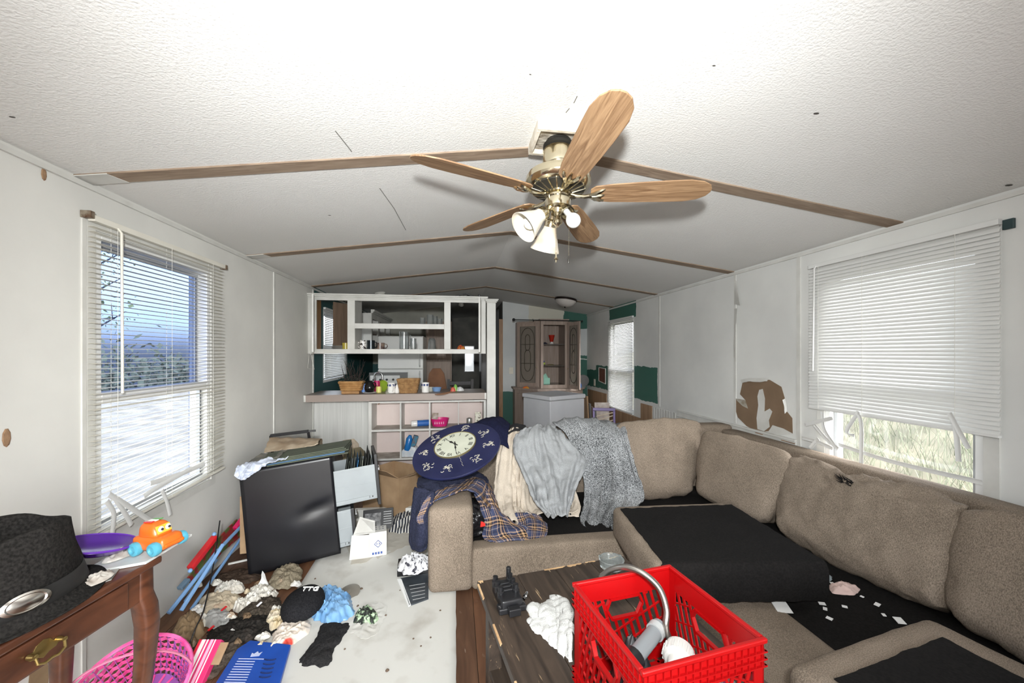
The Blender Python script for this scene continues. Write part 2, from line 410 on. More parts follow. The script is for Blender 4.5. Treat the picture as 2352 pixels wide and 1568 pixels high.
# ceiling: two slopes meeting at the ridge
m = mat('textured_ceiling', (226,225,221), (232,231,228), 1.0, rough=.8, bump=.28, bscale=120, spec=.2, dist=.010)
b = B()
for x0, x1 in ((-.1, 2.0), (2.0, W+.1)):
    z0 = ceil_z(max(x0, 0)) if x0 >= 0 else ZW-.0135; z1 = ceil_z(x1) if x1 <= 4 else ZW-.0135
    b.hexa([(x0,-1.9,z0),(x1,-1.9,z1),(x1,10.7,z1),(x0,10.7,z0),(x0,-1.9,z0+.08),(x1,-1.9,z1+.08),(x1,10.7,z1+.08),(x0,10.7,z0+.08)])
ceiling = struct(b, 'ceiling', m, loc=(0,0,0))
# wooden battens over the panel joints, two halves each
m_bat = wood('batten_wood', (128,108,90), (163,144,124), 2.5, (2,25,10), rough=.7)
m_tan = wood('batten_wood_pale', (128,108,90), (163,144,124), 2.5, (2,25,10), rough=.7)
tn = 0
V0 = lambda *a: Vector(a)
for i in range(4):
    y = 1.878+1.329*i
    for sd in (-1, 1):
        xa = 0.0 if sd < 0 else 4.0; za = ceil_z(xa)
        if i == 0 and sd < 0: xa = .0; za = ceil_z(0)
        b = B(); xk = 2.0+ (0 if i else sd*.10); zk = ceil_z(xk)
        c8 = [(xk,y-.042,zk-.007),(xa,y-.042,za-.007),(xa,y+.042,za-.007),(xk,y+.042,zk-.007)]
        b.hexa([Vector(c) for c in c8]+[Vector(c)+Vector((0,0,.009)) for c in c8]); tn += 1
        struct(b, 'trim_%d' % tn, m_bat)
# thin seam battens along the walls and cover strips
m_trim = mat('white_trim', (212,211,206), (198,197,191), 6, rough=.45)
for spec in ((0,.008,3.605,3.635,0,2.12), (3.992,4,2.485,2.515,0,2.12), (3.994,4,4.44,4.465,.75,2.12), (3.995,4,3.14,3.165,.78,2.1), (0,.006,1.868,1.885,.0,1.98),
             (0,.007,4.54,4.565,.0,2.1)):
    tn += 1; struct(B().bx(*spec), 'trim_%d' % tn, m_trim)
for y in (1.878,3.207):
    tn += 1; c8 = [V0(x, yy, ceil_z(x)-.0085) for x, yy in ((.001,y-.043),(.12,y-.043),(.14,y+.043),(.001,y+.043))]; struct(B().hexa(c8+[c+V0(0,0,.004) for c in c8]), 'trim_%d' % tn, m_trim)
for x0, x1 in ((0,.012), (3.988,4.0)):
    tn += 1; struct(B().bx(x0, x1, -1.8, 7.1, 2.095, 2.115), 'trim_%d' % tn, m_trim)
# chair rail with two beads
tn += 1; b = B(); b.bx(3.985,4,2.515,4.05,.705,.765); b.bx(3.975,4,2.515,4.05,.755,.772); b.bx(3.978,4,2.515,4.05,.70,.712)
struct(b, 'trim_%d' % tn, m_trim, bevel=.003)
# door stud at the hall opening
tn += 1; struct(B().bx(2.33,2.40,YB-.02,YB+.1,0,2.02), 'trim_%d' % tn, wood('raw_stud', (128,92,58), (160,122,84), 3, (8,8,1)))
tn += 1; struct(B().bx(2.28,2.33,YB,YB+.1,0,2.2), 'trim_%d' % tn, mat('dark_door_edge', (40,40,42)))

# floor: boards laid the length of the room
m_sub = mat('subfloor', (70,58,48))
floor = struct(B().bx(-.1, W+.1, -1.9, 10.7, -.12, -.018), 'floor', m_sub, loc=(0,0,0))
floor2 = None
m_plank = [wood('floor_plank_%d' % k, d, l, 2.2, (9,1.2,9), rough=.55, wear=(176,160,140), wear_lo=.66) for k, (d, l) in
           enumerate((((78,50,34),(116,80,56)), ((70,46,32),(104,74,54)), ((86,56,38),(124,88,62))))]
PW = .1025; shared = {}
for i in range(39):
    x0 = i*PW; y = -1.8+random.uniform(-.9, 0)
    while y < 4.5:
        ln = random.choice((1.4, 1.8, 2.2)); y0, y1 = max(y, -1.8), min(y+ln, 4.55); y += ln+.002
        if y1-y0 < .08: continue
        k = (round(y1-y0, 3), random.randrange(3))
        if k not in shared:
            shared[k] = B().bx(.0012, PW-.0012, 0, k[0], -.018, 0).build('plank', m_plank[k[1]], floor, loc=(x0, y0, 0), bevel=.0012)
            shared[k].location = (x0, y0, 0)
        else: inst(shared[k], (x0, y0, random.uniform(-.0008, 0)), parent=floor)
# kitchen and dining vinyl behind the boards
struct(B().bx(0, W, 4.56, 10.6, -.018, 0), 'floor_kitchen', mat('kitchen_vinyl', (92,84,74), (120,112,98), 6))

# ---------------------------------------------------------------- windows
m_alu = mat('window_aluminium', (176,178,180), rough=.35, metal=.3)
m_vinyl = mat('window_white', (228,228,226), rough=.35)
m_dark = mat('window_gasket', (52,54,58), rough=.5)
g_clear = glass('window_glass', (248,250,252), .06, .10)
g_blue = glass('screened_glass', (158,170,194), .05, .06, (150,165,190))
def window(n, xin, xout, y0, y1, z0, z1, meet, g_top, g_bot, fr=.035, m_f=None):
    """double-hung window filling an opening; xin is the room side"""
    m_f = m_f or m_vinyl; lo, hi = min(xin, xout), max(xin, xout); mid = (lo+hi)/2
    b = B(); b.bx(lo,hi,y0,y0+fr,z0,z1); b.bx(lo,hi,y1-fr,y1,z0,z1); b.bx(lo,hi,y0+fr,y1-fr,z0,z0+fr); b.bx(lo,hi,y0+fr,y1-fr,z1-fr,z1)
    root = struct(b, 'window_%d' % n, m_f, bevel=.003)
    LOCAL[root.name] = False
    for nm, za, zb, g, off in (('sash', z0+fr, meet, g_bot, -.012), ('sash', meet, z1-fr, g_top, .012)):
        x = mid+off*(1 if xin > xout else -1)*-1; sw = .024
        s = B(); s.bx(x-.01,x+.01,y0+fr,y0+fr+sw,za,zb); s.bx(x-.01,x+.01,y1-fr-sw,y1-fr,za,zb); s.bx(x-.01,x+.01,y0+fr+sw,y1-fr-sw,za,za+sw); s.bx(x-.01,x+.01,y0+fr+sw,y1-fr-sw,zb-sw,zb)
        so = s.build('sash', m_alu, root)
        B().bx(x-.002,x+.002,y0+fr+sw-.003,y1-fr-sw+.003,za+sw-.003,zb-sw+.003).build('pane', g, so)
        q = B(); q.bx(x+.0101 if xin > x else x-.013,x+.013 if xin > x else x-.0101,y0+fr+sw-.004,y0+fr+sw,za+sw,zb-sw); q.bx(x+.0101 if xin > x else x-.013,x+.013 if xin > x else x-.0101,y1-fr-sw,y1-fr-sw+.004,za+sw,zb-sw)
        if n != 2: q.build('gasket', m_dark, so)
    s = B().bx(min(mid,xin)-.0, max(mid,xin), y0+fr, y1-fr, meet-.022, meet+.022); s.build('meeting_rail', m_vinyl, root, bevel=.004)
    return root
def fix_root(o):
    return o
window(1, 0, -.1, *WIN1, 1.20, g_blue, g_clear)
window(2, 4, 4.1, *WIN2, 1.22, g_clear, g_clear)
window(3, 4, 4.1, *WIN3, 1.15, g_clear, g_clear)
window(4, 0, -.1, *WIN4, 1.48, g_clear, g_clear)
# casing round the two living room windows
for (x0, x1, w4) in ((0,.006,WIN1), (3.992,4.0,WIN2)):
    y0, y1, z0, z1 = w4; b = B(); c = .055 if x0 > 1 else .04
    b.bx(x0,x1,y0-c,y0,z0-c,z1+c); b.bx(x0,x1,y1,y1+c,z0-c,z1+c); b.bx(x0,x1,y0,y1,z1,z1+c); b.bx(x0,x1,y0,y1,z0-c,z0)
    tn += 1; struct(b, 'trim_%d' % tn, m_trim)
# unseen patio door, added behind the camera to let in fill daylight
b = B(); x0, x1, z0, z1 = FILL_DOOR
b.bx(x0,x0+.06,-1.9,-1.8,z0,z1); b.bx(x1-.06,x1,-1.9,-1.8,z0,z1); b.bx(x0+.06,x1-.06,-1.9,-1.8,z0,z0+.06); b.bx(x0+.06,x1-.06,-1.9,-1.8,z1-.06,z1); b.bx(1.96,2.04,-1.9,-1.8,z0+.06,z1-.06)
d1 = struct(b, 'fill_door_1', m_vinyl); LOCAL[d1.name] = False
for xa, xb in ((x0+.06,1.96), (2.04,x1-.06)): B().bx(xa-.003,xb+.003,-1.855,-1.85,z0+.057,z1-.057).build('pane', g_clear, d1)
# the small window of the hall end
b = B(); b.bx(1.78,1.80,10.58,10.7,.9,1.6); b.bx(2.03,2.05,10.58,10.7,.9,1.6); b.bx(1.80,2.03,10.58,10.7,.9,.92); b.bx(1.80,2.03,10.58,10.7,1.58,1.6)
w5 = struct(b, 'window_5', m_vinyl); B().bx(1.795,2.035,10.64,10.645,.915,1.585).build('pane', g_clear, w5)

# ---------------------------------------------------------------- venetian blinds
def slat_mesh(L, wd=.025, th=.0008, cur=.0022, wav=0.0, ny=1):
    b = B(); rows = []
    for k in range(ny+1):
        y = L*k/ny; zz = wav*math.sin(math.pi*k/ny); ring = []
        for i in range(5):
            t = -1+i/2; ring.append((t*wd/2, y, cur*(1-t*t)+zz))
        for i in range(4, -1, -1):
            t = -1+i/2; ring.append((t*wd/2, y, cur*(1-t*t)-th+zz))
        rows.append(ring)
    n = 10; vs = [p for r in rows for p in r]; fs = []
    for k in range(ny):
        for i in range(n): fs.append((k*n+i, k*n+(i+1) % n, (k+1)*n+(i+1) % n, (k+1)*n+i))
    fs += [tuple(range(n-1,-1,-1)), tuple(range(ny*n, ny*n+n))]
    return b.add(vs, fs)
def blind(label, x, y0, y1, ztop, n, pitch, ang, m, sgn, sag=None, cords=(), wand=None, group=None, bottom=True, skip=(), zcut=None):
    root = thing('window_blind', label, 'blind', (x, y0, ztop-n*pitch), local=False)
    L = y1-y0
    B().bx(x-.013,x+.013,y0,y1,ztop-.004,ztop+.022).build('headrail', m, root, bevel=.002)
    src = None; base = root.location
    for i in range(n):
        if i in skip: continue
        z = ztop-.016-pitch*(i+.5); dz0, dz1, da = sag(i) if sag else (0, 0, 0)
        lc = Vector((0, 0, z+dz0-base.z)); rt = (math.atan2(dz1-dz0, L), ang*sgn+da, 0)
        if src is None: src = slat_mesh(L).build('slat', m, root, smooth=True, loc=lc, rot=rt)
        else: inst(src, lc, rt, root)
    zb = ztop-.016-pitch*(n+.3)
    if bottom:
        dz0, dz1, da = sag(n) if sag else (0, 0, 0); d = Vector((0, L, dz1-dz0)).normalized()
        b = B(); b.bar((x, y0, zb+dz0), (x, y0+L, zb+dz1), .022, .012); b.build('bottom_rail', m, root, bevel=.002)
    mc = mat('blind_cord', (226,224,216), rough=.8)
    for t in cords:
        y = y0+L*t
        for dx in (-.0135, .0135):
            dz0, dz1, da = sag(n) if sag else (0, 0, 0)
            B().tube([(x+dx, y, ztop), (x+dx, y, zb+dz0+(dz1-dz0)*t)], .0009, 5).build('ladder_cord', mc, root)
    if wand:
        wy, z0, z1, off, tilt = wand
        b = B(); b.tube([(x+off*.5, wy, z0+.02), (x+off, wy, z0), (x+off, wy+tilt, z1)], .0055, 6); b.build('tilt_wand', m, root, smooth=True)
    return root
m_bl = mat('blind_vinyl', (226,223,212), (216,212,200), 5, rough=.45)
m_bl2 = mat('blind_vinyl_white', (218,218,215), rough=.45)
random.seed(3)
def sag1(i):
    if i < 36: return (random.uniform(-.001,.001), random.uniform(-.001,.001), random.uniform(-.05,.05)-.12)
    t = (i-36)/26; return (-.012*t+random.uniform(-.003,.003), .022*t+random.uniform(-.003,.003), random.uniform(-.12,.10)-.12-.30*t)
blind_left = blind('cream venetian blind hanging open in the left window, its lowest slats broken', .024, 1.885, 2.835, 1.962, 61, .0215, .12, m_bl, 1, sag1, (.12,.48,.86), (2.0,1.94,1.22,.028,.004))
def sag2(i):
    return (random.uniform(-.0012,.0012)-.00002*i*i*.1, random.uniform(-.0012,.0012), random.uniform(-.03,.03))
blind_right = blind('white venetian blind closed over the right window, torn off low down', 3.972, 1.43, 2.39, 1.985, 45, .0208, 1.12, m_bl2, -1, sag2, (.16,.62,.92), (2.33,1.97,1.28,-.025,.01))
blind_dining = blind('white closed venetian blind in the far dining window', 3.976, 5.12, 6.02, 1.90, 62, .0213, .80, m_bl2, -1, None, (.2,.8))
blind_kitchen = blind('white closed venetian blind seen through the kitchen cabinet', .022, 4.86, 5.82, 1.92, 37, .0213, .80, m_bl2, 1, None, (.2,.8))
# broken slats dangling under both blinds: parts of their blind
def strip(root, pts, w, m, wn, name='broken_slat'):
    P = [Vector(p) for p in pts]; rows = []
    for i, p in enumerate(P):
        d = (P[min(i+1, len(P)-1)]-P[max(i-1, 0)]).normalized(); a = d.cross(Vector(wn)).normalized()*w/2; c = a.cross(d).normalized()*.003
        rows.append([p-a, p+c, p+a])
    return patch(rows, 12, 5, 0, 1, thick=.0009, edge=0).build(name, m, root, smooth=True)
XB = .034
for pts in (((245,1150),(262,1180),(258,1225)), ((250,1135),(300,1165),(352,1200)), ((262,1140),(285,1175),(302,1205)), ((372,1125),(383,1150),(391,1182)), ((330,1140),(360,1120),(440,1075)), ((345,1110),(410,1090),(470,1065))):
    strip(blind_left, [at(u, w, x=XB+.006*k) for k, (u, w) in enumerate(pts)], .025, m_bl2, (1,0,.1))
XB = 3.958
for pts in (((1888,945),(1893,985),(1915,1020)), ((1870,975),(1900,1010),(1925,1030)), ((1968,945),(1978,975),(1978,1065)), ((1972,945),(1945,990),(1962,1000)), ((1925,1020),(2050,1060),(2256,1108)),
            ((2180,948),(2200,985),(2225,1030)), ((2192,965),(2197,1000),(2202,1060)), ((1842,1005),(1880,1015),(1912,1030)), ((1850,975),(1890,965),(1912,960)), ((1860,1030),(1875,1012),(1880,1008))):
    strip(blind_right, [at(u, w, x=XB-.005*k) for k, (u, w) in enumerate(pts)], .024, m_bl2, (1,0,.1))
# ================================================================ OUTDOORS
m_gr = mat('dry_ground', (104,106,108), (62,64,66), 1.6, rough=.95, detail=8, bump=.6, bscale=9, dist=.05)
struct(B().bx(-45, -.35, -25, 40, -.7, -.6), 'ground_outside', m_gr, loc=(0,0,0))
# rough bank rising close to the right side
rows = []
for i in range(26):
    x = 4.3+i*.35; row = []
    for j in range(40):
        y = -4+j*.5; z = -.35+max(0, x-4.6)*.42+.12*noise.noise(Vector((x*1.2, y*1.2, 0))); row.append(Vector((x, y, z)))
    rows.append(row)
bank = B(); bank.grid(rows)
struct(bank, 'bank_outside', mat('bank_earth', (100,98,78), (140,132,110), 2.2, rough=.95, detail=8), loc=(0,0,0), smooth=True, angle=180)
random.seed(11)
b = B()
for k in range(9000):
    x = random.uniform(4.7, 8.6); y = random.uniform(.2, 5.6) if k < 8000 else random.uniform(4.5, 11); z = -.37+max(0, x-4.6)*.42+.12*noise.noise(Vector((x*1.2, y*1.2, 0)))
    h = random.uniform(.12, .42); a = random.uniform(0, 6.28); ln = random.uniform(.05, .3); w = random.uniform(.002, .0045)
    d = Vector((math.cos(a)*ln, math.sin(a)*ln, h)); s_ = Vector((-math.sin(a), math.cos(a), 0))*w; p = Vector((x, y, z))
    b.add([p-s_, p+s_, p+d*.55+Vector((0,0,h*.12))+s_*.7, p+d*.55+Vector((0,0,h*.12))-s_*.7, p+d], [(0,1,2,3), (3,2,4)])
tag(b.build('tall_grass', mat('grass_blades', (92,104,74), (138,138,116), 1.1, rough=.9)), 'tall pale green grass on the bank outside the right window', 'grass', kind='stuff')
# leafless trees beyond the left window
m_bark = mat('tree_bark', (84,80,78), (60,58,60), 9, rough=.9)
m_leaf = mat('sparse_leaves', (126,132,80), (160,158,100), 2, rough=.9)
def tree(label, x, y, h, r, seed, leaves):
    rnd = random.Random(seed); root = thing('tree', label, 'tree', (x, y, -.6), group='trees outside the left window')
    tb = B(); pts = [Vector((x, y, -.6))]; 
    for i in range(6): pts.append(pts[-1]+Vector((rnd.uniform(-.12,.12), rnd.uniform(-.12,.12), h/6)))
    tb.tube(pts, [r*(1-.13*i) for i in range(7)], 7); tips = []
    for i in range(26):
        p = pts[rnd.randrange(2, 6)].lerp(pts[rnd.randrange(3, 7)], rnd.random()); a = rnd.uniform(0, 6.28); L = rnd.uniform(.5, 1.5)*h/5
        q = p+Vector((math.cos(a)*L*.6, math.sin(a)*L*.6, L*.45)); e = q+Vector((math.cos(a)*L*.4, math.sin(a)*L*.4, L*.35))
        tb.tube([p, q, e], [r*.28, r*.18, r*.07], 5); tips += [q, e, q.lerp(e, .5)]
        for k in range(4):
            f = p.lerp(e, rnd.uniform(.3, 1)); g2 = f+Vector((rnd.uniform(-.5,.5), rnd.uniform(-.5,.5), rnd.uniform(-.1,.5)))*h/7
            tb.tube([f, g2], [r*.08, r*.03], 4); tips.append(g2)
    tb.build('trunk', m_bark, root, smooth=True)
    lb = B()
    for k in range(leaves):
        p = rnd.choice(tips)+Vector((rnd.gauss(0,.22), rnd.gauss(0,.22), rnd.gauss(0,.2))); s1 = Vector((rnd.uniform(-1,1), rnd.uniform(-1,1), rnd.uniform(-1,1)))*.05; s2 = Vector((rnd.uniform(-1,1), rnd.uniform(-1,1), rnd.uniform(-1,1)))*.05
        lb.add([p, p+s1, p+s1+s2, p+s2], [(0,1,2,3)])
    if leaves: o = lb.build('foliage', m_leaf, root); o['kind'] = 'stuff'
for k, (x, y, h, r, lv, lb) in enumerate((
        (-5.2, 7.2, 4.2, .10, 900, 'thin leafy tree outside the left window, nearest of its row'), (-7.5, 7.6, 5.0, .12, 900, 'leafy tree outside the left window behind the nearest thin one'),
        (-8.5, 11.5, 5.5, .13, 1200, 'taller tree outside the left window at the right of the view'), (-11, 8.5, 5, .12, 1200, 'sparse tree in the middle distance outside the left window'),
        (-13, 15, 6, .16, 1500, 'far tree outside the left window'))):
    tree(lb, x, y, h, r, k+4, lv)
# brush line in the distance and the porch post
b = B(); rnd = random.Random(5)
for k in range(5000):
    y = rnd.uniform(2, 34); x = rnd.uniform(-17, -14); p = Vector((x, y, -.6+abs(rnd.gauss(0, 1.0)))); s1 = Vector((rnd.uniform(-1,1), rnd.uniform(-1,1), rnd.uniform(-1,1)))*.22; s2 = Vector((rnd.uniform(-1,1), rnd.uniform(-1,1), rnd.uniform(-1,1)))*.2
    b.add([p, p+s1, p+s1+s2, p+s2], [(0,1,2,3)])
tag(b.build('brush', mat('brush_leaves', (120,124,92), (150,146,112), .8, rough=.95)), 'grey green brush at the far side of the yard', 'brush', kind='stuff')
b = B(); b.bx(-.62,-.50,3.55,3.67,-.6,2.3); b.bx(-.64,-.48,3.53,3.69,-.6,-.45); b.bx(-.64,-.48,3.53,3.69,2.2,2.3)
tag(b.build('porch_post', mat('post_paint', (66,84,122), rough=.6), bevel=.006), 'dark blue square porch post outside the left window', 'post')
# ================================================================ CEILING FAN
m_brass = mat('polished_brass', (214,204,178), rough=.16, metal=1.0)
m_brass_d = mat('dark_fan_steel', (60,58,54), rough=.4, metal=.6)  # dark steel of the hanger, vent ring and one pull weight
m_glassshade = mat('alabaster_glass', (214,208,194), (182,164,140), 9, rough=.3, lo=.5, hi=.75, detail=2)
m_bulb = mat('frosted_bulb', (218,218,214), rough=.25)
m_blade = wood('fan_blade_oak', (112,82,56), (170,138,104), 2.6, (1.4,20,6), rough=.5, distort=12)
FX, FY, FZ = 2.0, 1.72, 2.115
fan = thing('ceiling_fan', 'five-bladed brass ceiling fan with wooden blades and glass lamp shades', 'ceiling fan', (FX, FY, FZ), (math.radians(-3.0), math.radians(1.5), 0), local=True)
# wooden box on the ridge (kept square to the ceiling by undoing the fan's tilt)
Mi = root_matrix(fan).inverted()
def fb(b): b.v = [Mi@v for v in b.v]; return b
b = B()
y0, y1, x0, x1 = 1.615, 1.835, 1.885, 2.115
for xa, xb, ya, yb in ((x0,x1,y0,y0+.018), (x0,x1,y1-.018,y1), (x0,x0+.018,y0+.018,y1-.018), (x1-.018,x1,y0+.018,y1-.018)):
    b.bx(xa,xb,ya,yb,2.345,2.402)
fb(b).build('box_frame', mat('box_white_paint', (226,220,208), (190,178,158), 20, rough=.7), fan, bevel=.002)
fb(B().bx(x0+.017,x1-.017,y0+.017,y1-.017,2.366,2.38)).build('box_plate', mat('worn_plate', (214,206,190), (120,108,92), 30, rough=.8, stretch=(1,4,1)), fan)
# motor and canopy
B().lathe([(.062,.235),(.070,.228),(.070,.215),(.050,.205),(.050,.195)], 28).build('hanger_ring', m_brass_d, fan, smooth=True)
B().lathe([(.052,.250),(.057,.248),(.057,.235),(.052,.235)], 20).build('hanger_bracket', m_brass_d, fan)
B().lathe([(.052,.208),(.068,.205),(.070,.190),(.069,.178),(.071,.165),(.072,.140),(.066,.118),(.058,.112),(.058,.100)], 36).build('canopy', m_brass, fan, smooth=True)
B().lathe([(.058,.112),(.090,.106),(.122,.096),(.140,.084),(.143,.074),(.146,.072),(.148,.050),(.142,.038),(.128,.028),(.118,.024)], 44).build('motor_housing', m_brass, fan, smooth=True, angle=30)
b = B(); b.lathe([(.119,.026),(.119,.020),(.060,.006),(.060,.02)], 36); b.build('vent_ring', m_brass_d, fan, smooth=True)
for k in range(20):
    t = k*math.pi/10; c, s_ = math.cos(t), math.sin(t); b = B(); b.bar((c*.062, s_*.062, .006), (c*.122, s_*.122, .023), .006, .006)
    b.build('vent_rib', m_brass, fan, bevel=.001)
B().lathe([(.060,.012),(.060,-.002),(.048,-.006),(.046,-.016),(.056,-.018),(.058,-.026),(.056,-.060),(.050,-.066),(.036,-.072),(.030,-.088)], 32).build('switch_housing', m_brass, fan, smooth=True, angle=30)
# five blades, each with its cast iron arm
out = []
hw = [(.145,.030),(.165,.048),(.24,.058),(.36,.064),(.48,.068),(.56,.068),(.615,.056),(.648,.034),(.660,.010)]
outline = [(x, y) for x, y in hw]+[(x, -y) for x, y in reversed(hw)]
for k, ang in enumerate((-162, -88.5, -14.5, 57, 127)):
    a = math.radians(ang); Mr = Matrix.Rotation(a, 4, 'Z')@Matrix.Rotation(math.radians(-13), 4, 'X')
    bl = B().prism(outline, .006, Matrix.Identity(4), -.003)
    o = bl.build('blade', m_blade, fan, loc=(0,0,0), bevel=.0015)
    o.matrix_local = Mr
    LOCAL[o.name] = True
    ir = B(); ir.tube([(.05,0,.004),(.085,0,-.010),(.118,0,-.014),(.150,0,-.010)], [.008,.007,.0085,.010], 8)
    for s_ in (-1, 0, 1):
        ir.tube([(.140,.004*s_,-.011),(.165,.018*s_,-.013),(.190,.031*s_,-.010),(.205,.036*s_,-.006)], [.007,.009,.008,.004], 6)
    io = ir.build('blade_arm', m_brass, o, smooth=True)
    nail = B()
    for s_ in (-1, 0, 1): nail.lathe([(.004,-.0125),(.0045,-.011),(.0045,-.004)], 8, Matrix.Translation((.19,.026*s_,0)))
    nail.build('screw', m_brass, o)
# light kit: four sockets, two still with shades, one bare bulb
def zto(d):
    d = Vector(d).normalized(); return d.to_track_quat('Z', 'Y').to_matrix().to_4x4()
for k, (az, dn, kind) in enumerate(((195, 40, 'shade'), (-72, 48, 'bulb'), (15, 35, 'empty'), (105, 62, 'shade'))):
    a = math.radians(az); e = math.radians(dn); h = Vector((math.cos(a), math.sin(a), 0)); d = h*math.cos(e)-Vector((0,0,1))*math.sin(e)
    base = h*.040+Vector((0,0,-.070)); neck = base+d*.030
    ab = B(); ab.tube([h*.02+Vector((0,0,-.06)), base, neck], [.010,.012,.012], 8); M = Matrix.Translation(neck)@zto(d)
    ab.lathe([(.012,-.006),(.026,.0),(.031,.008),(.031,.030),(.028,.030),(.028,.010),(.010,.008)], 20, M)
    arm = ab.build('lamp_arm', m_brass, fan, smooth=True)
    if kind != 'empty':
        B().lathe([(.0135,.012),(.0135,.045),(.020,.062),(.029,.080),(.031,.094),(.027,.110),(.016,.121),(.003,.124)], 18, M).build('bulb', m_bulb, arm, smooth=True)
    else:
        B().lathe([(.016,.008),(.016,.034),(.013,.034),(.013,.012)], 14, M).build('socket', mat('socket_ceramic', (220,214,200)), arm)
    if kind == 'shade':
        B().lathe([(.028,.020),(.030,.040),(.038,.060),(.049,.085),(.058,.110),(.068,.132),(.070,.140),(.067,.139),(.056,.112),(.047,.086),(.036,.062),(.028,.042),(.026,.022)], 32, M, cap=False).build('glass_shade', m_glassshade, arm, smooth=True)
B().lathe([(.012,-.080),(.018,-.088),(.013,-.098),(.016,-.112),(.022,-.122),(.020,-.134),(.010,-.142),(.006,-.150)], 20).build('finial', m_brass, fan, smooth=True)
for (dx, dy, z1, nm) in ((-.018,-.050,-.285,'pull'), (.040,-.045,-.300,'pull')):
    b = B(); n = int((z1+.07)/-.006)
    for k in range(n): b.ball((dx, dy, -.065-.006*k), .0017, 4)
    ch = b.build('pull_chain', m_brass, fan)
    if dx < 0: q = B().lathe([(.002,.004),(.004,0),(.003,-.010),(.007,-.022),(.011,-.027),(.005,-.030),(.004,-.040)], 12, Matrix.Translation((dx, dy, z1)))
    else: q = B().lathe([(.001,.004),(.004,-.01),(.003,-.022),(.001,-.026)], 8, Matrix.Translation((dx, dy, z1)))
    q.build('pull_weight', m_brass if dx < 0 else m_brass_d, ch, smooth=True)
for q in fan.children_recursive:
    pass

# dome light, smoke detector and bare bulb of the far ceiling
p = Vector((3.213, 5.79, ceil_z(3.213)))
dl = thing('ceiling_dome_light', 'frosted dome ceiling light with dark metal rim over the dining area', 'ceiling light', p, (0, math.atan2(.27, 2), 0), local=True)
B().lathe([(.06,.0),(.165,-.005),(.172,-.018),(.170,-.034),(.158,-.036)], 32).build('rim', mat('dark_bronze', (44,36,32), rough=.35, metal=.7), dl, smooth=True)
B().lathe([(.160,-.030),(.152,-.055),(.130,-.085),(.090,-.112),(.045,-.126),(.012,-.130)], 32).build('glass_bowl', mat('dome_glass', (196,190,184), rough=.35), dl, smooth=True)
B().lathe([(.012,-.128),(.014,-.134),(.006,-.146)], 12).build('finial', mat('dark_bronze'), dl, smooth=True)
p = Vector((.552, 5.4, ceil_z(.552)))
sd = thing('smoke_detector', 'round white smoke detector on the kitchen ceiling above the cabinet', 'smoke detector', p, (0, -math.atan2(.27, 2), 0), local=True)
B().lathe([(.066,0),(.068,-.012),(.062,-.016)], 24).build('base', m_trim, sd, smooth=True)
B().lathe([(.060,-.015),(.056,-.030),(.040,-.040),(.01,-.042)], 24).build('cover', mat('detector_plastic', (206,204,196), rough=.5), sd, smooth=True)
p = Vector((1.62, 6.6, ceil_z(1.62)))
kb = thing('bulb_fixture', 'bare bulb in a dark socket under the kitchen ceiling', 'ceiling light', p, (0, -math.atan2(.27, 2), 0), local=True)
B().lathe([(.05,0),(.052,-.015),(.03,-.03),(.026,-.07)], 16).build('socket', mat('dark_bronze'), kb, smooth=True)
B().lathe([(.018,-.07),(.03,-.10),(.042,-.13),(.04,-.155),(.02,-.172)], 16).build('bulb', m_bulb, kb, smooth=True)
# ================================================================ KITCHEN BAR
m_cab = mat('cabinet_white_paint', (216,215,210), (200,199,193), 5, rough=.45)
m_lam = mat('pinkish_laminate', (150,137,129), (138,125,117), 14, rough=.4)
m_panel = mat('grey_panelling', (196,196,192), (208,208,204), 3, rough=.6, stretch=(12,1,.6))
half = wall('wall_half', m_panel, 'y', 4.57, 4.62, 0, .602, 0, .90)
struct(B().bx(.602, 1.93, 4.765, 4.80, 0, .90), 'wall_half_rear', m_panel)
# panel grooves of the half wall as thin battens
for k in range(3):
    tn += 1; struct(B().bx(.10+.2*k, .106+.2*k, 4.567, 4.57, 0, .90), 'trim_%d' % tn, m_panel)
# hanging cabinet, open on both faces
YF = 4.40
cab = thing('hanging_cabinet', 'white open-fronted kitchen cabinet hung over the bar counter', 'cabinet', (.94, 4.55, 1.395))
b = B()
def ff(x0, x1, z0, z1): b.bx(x0, x1, YF, YF+.02, z0, z1)
ff(0,.085,1.395,2.0); ff(.398,.474,1.445,1.965); ff(1.42,1.49,1.445,1.965); ff(1.80,1.88,1.395,2.0)
ff(.085,1.80,1.395,1.445); ff(.085,1.80,1.965,2.0); ff(.474,1.42,1.666,1.722)
b.build('face_frame', m_cab, cab, bevel=.002)
b = B(); b.bx(-.0,1.90,YF-.018,YF+.02,2.0,2.016); b.bx(0,1.905,YF-.03,YF+.02,2.016,2.034); b.bx(0,1.885,YF-.008,YF,1.985,2.0)
b.build('crown_moulding', m_cab, cab, bevel=.003)
B().bx(.0,1.88,YF+.02,4.72,1.425,1.443).build('bottom_panel', m_cab, cab)
B().bx(.0,1.88,YF+.02,4.72,2.0,2.016).build('top_panel', m_cab, cab)
B().bx(.474,1.42,YF+.02,4.72,1.698,1.714).build('shelf', m_cab, cab)
for x0, x1 in ((.45,.474), (1.42,1.444)): B().bx(x0,x1,YF+.02,4.72,1.443,2.0).build('partition', m_cab, cab)
B().bx(.004,.03,YF+.02,4.72,1.443,2.0).build('side_panel', wood('raw_cabinet_wood', (138,98,56), (174,132,86), 3, (10,10,1)), cab)
B().bx(1.862,1.88,YF+.02,4.72,1.443,2.0).build('side_panel', m_cab, cab)
m_bdoor = wood('brown_cabinet_door', (112,92,76), (136,114,96), 3, (12,12,1))
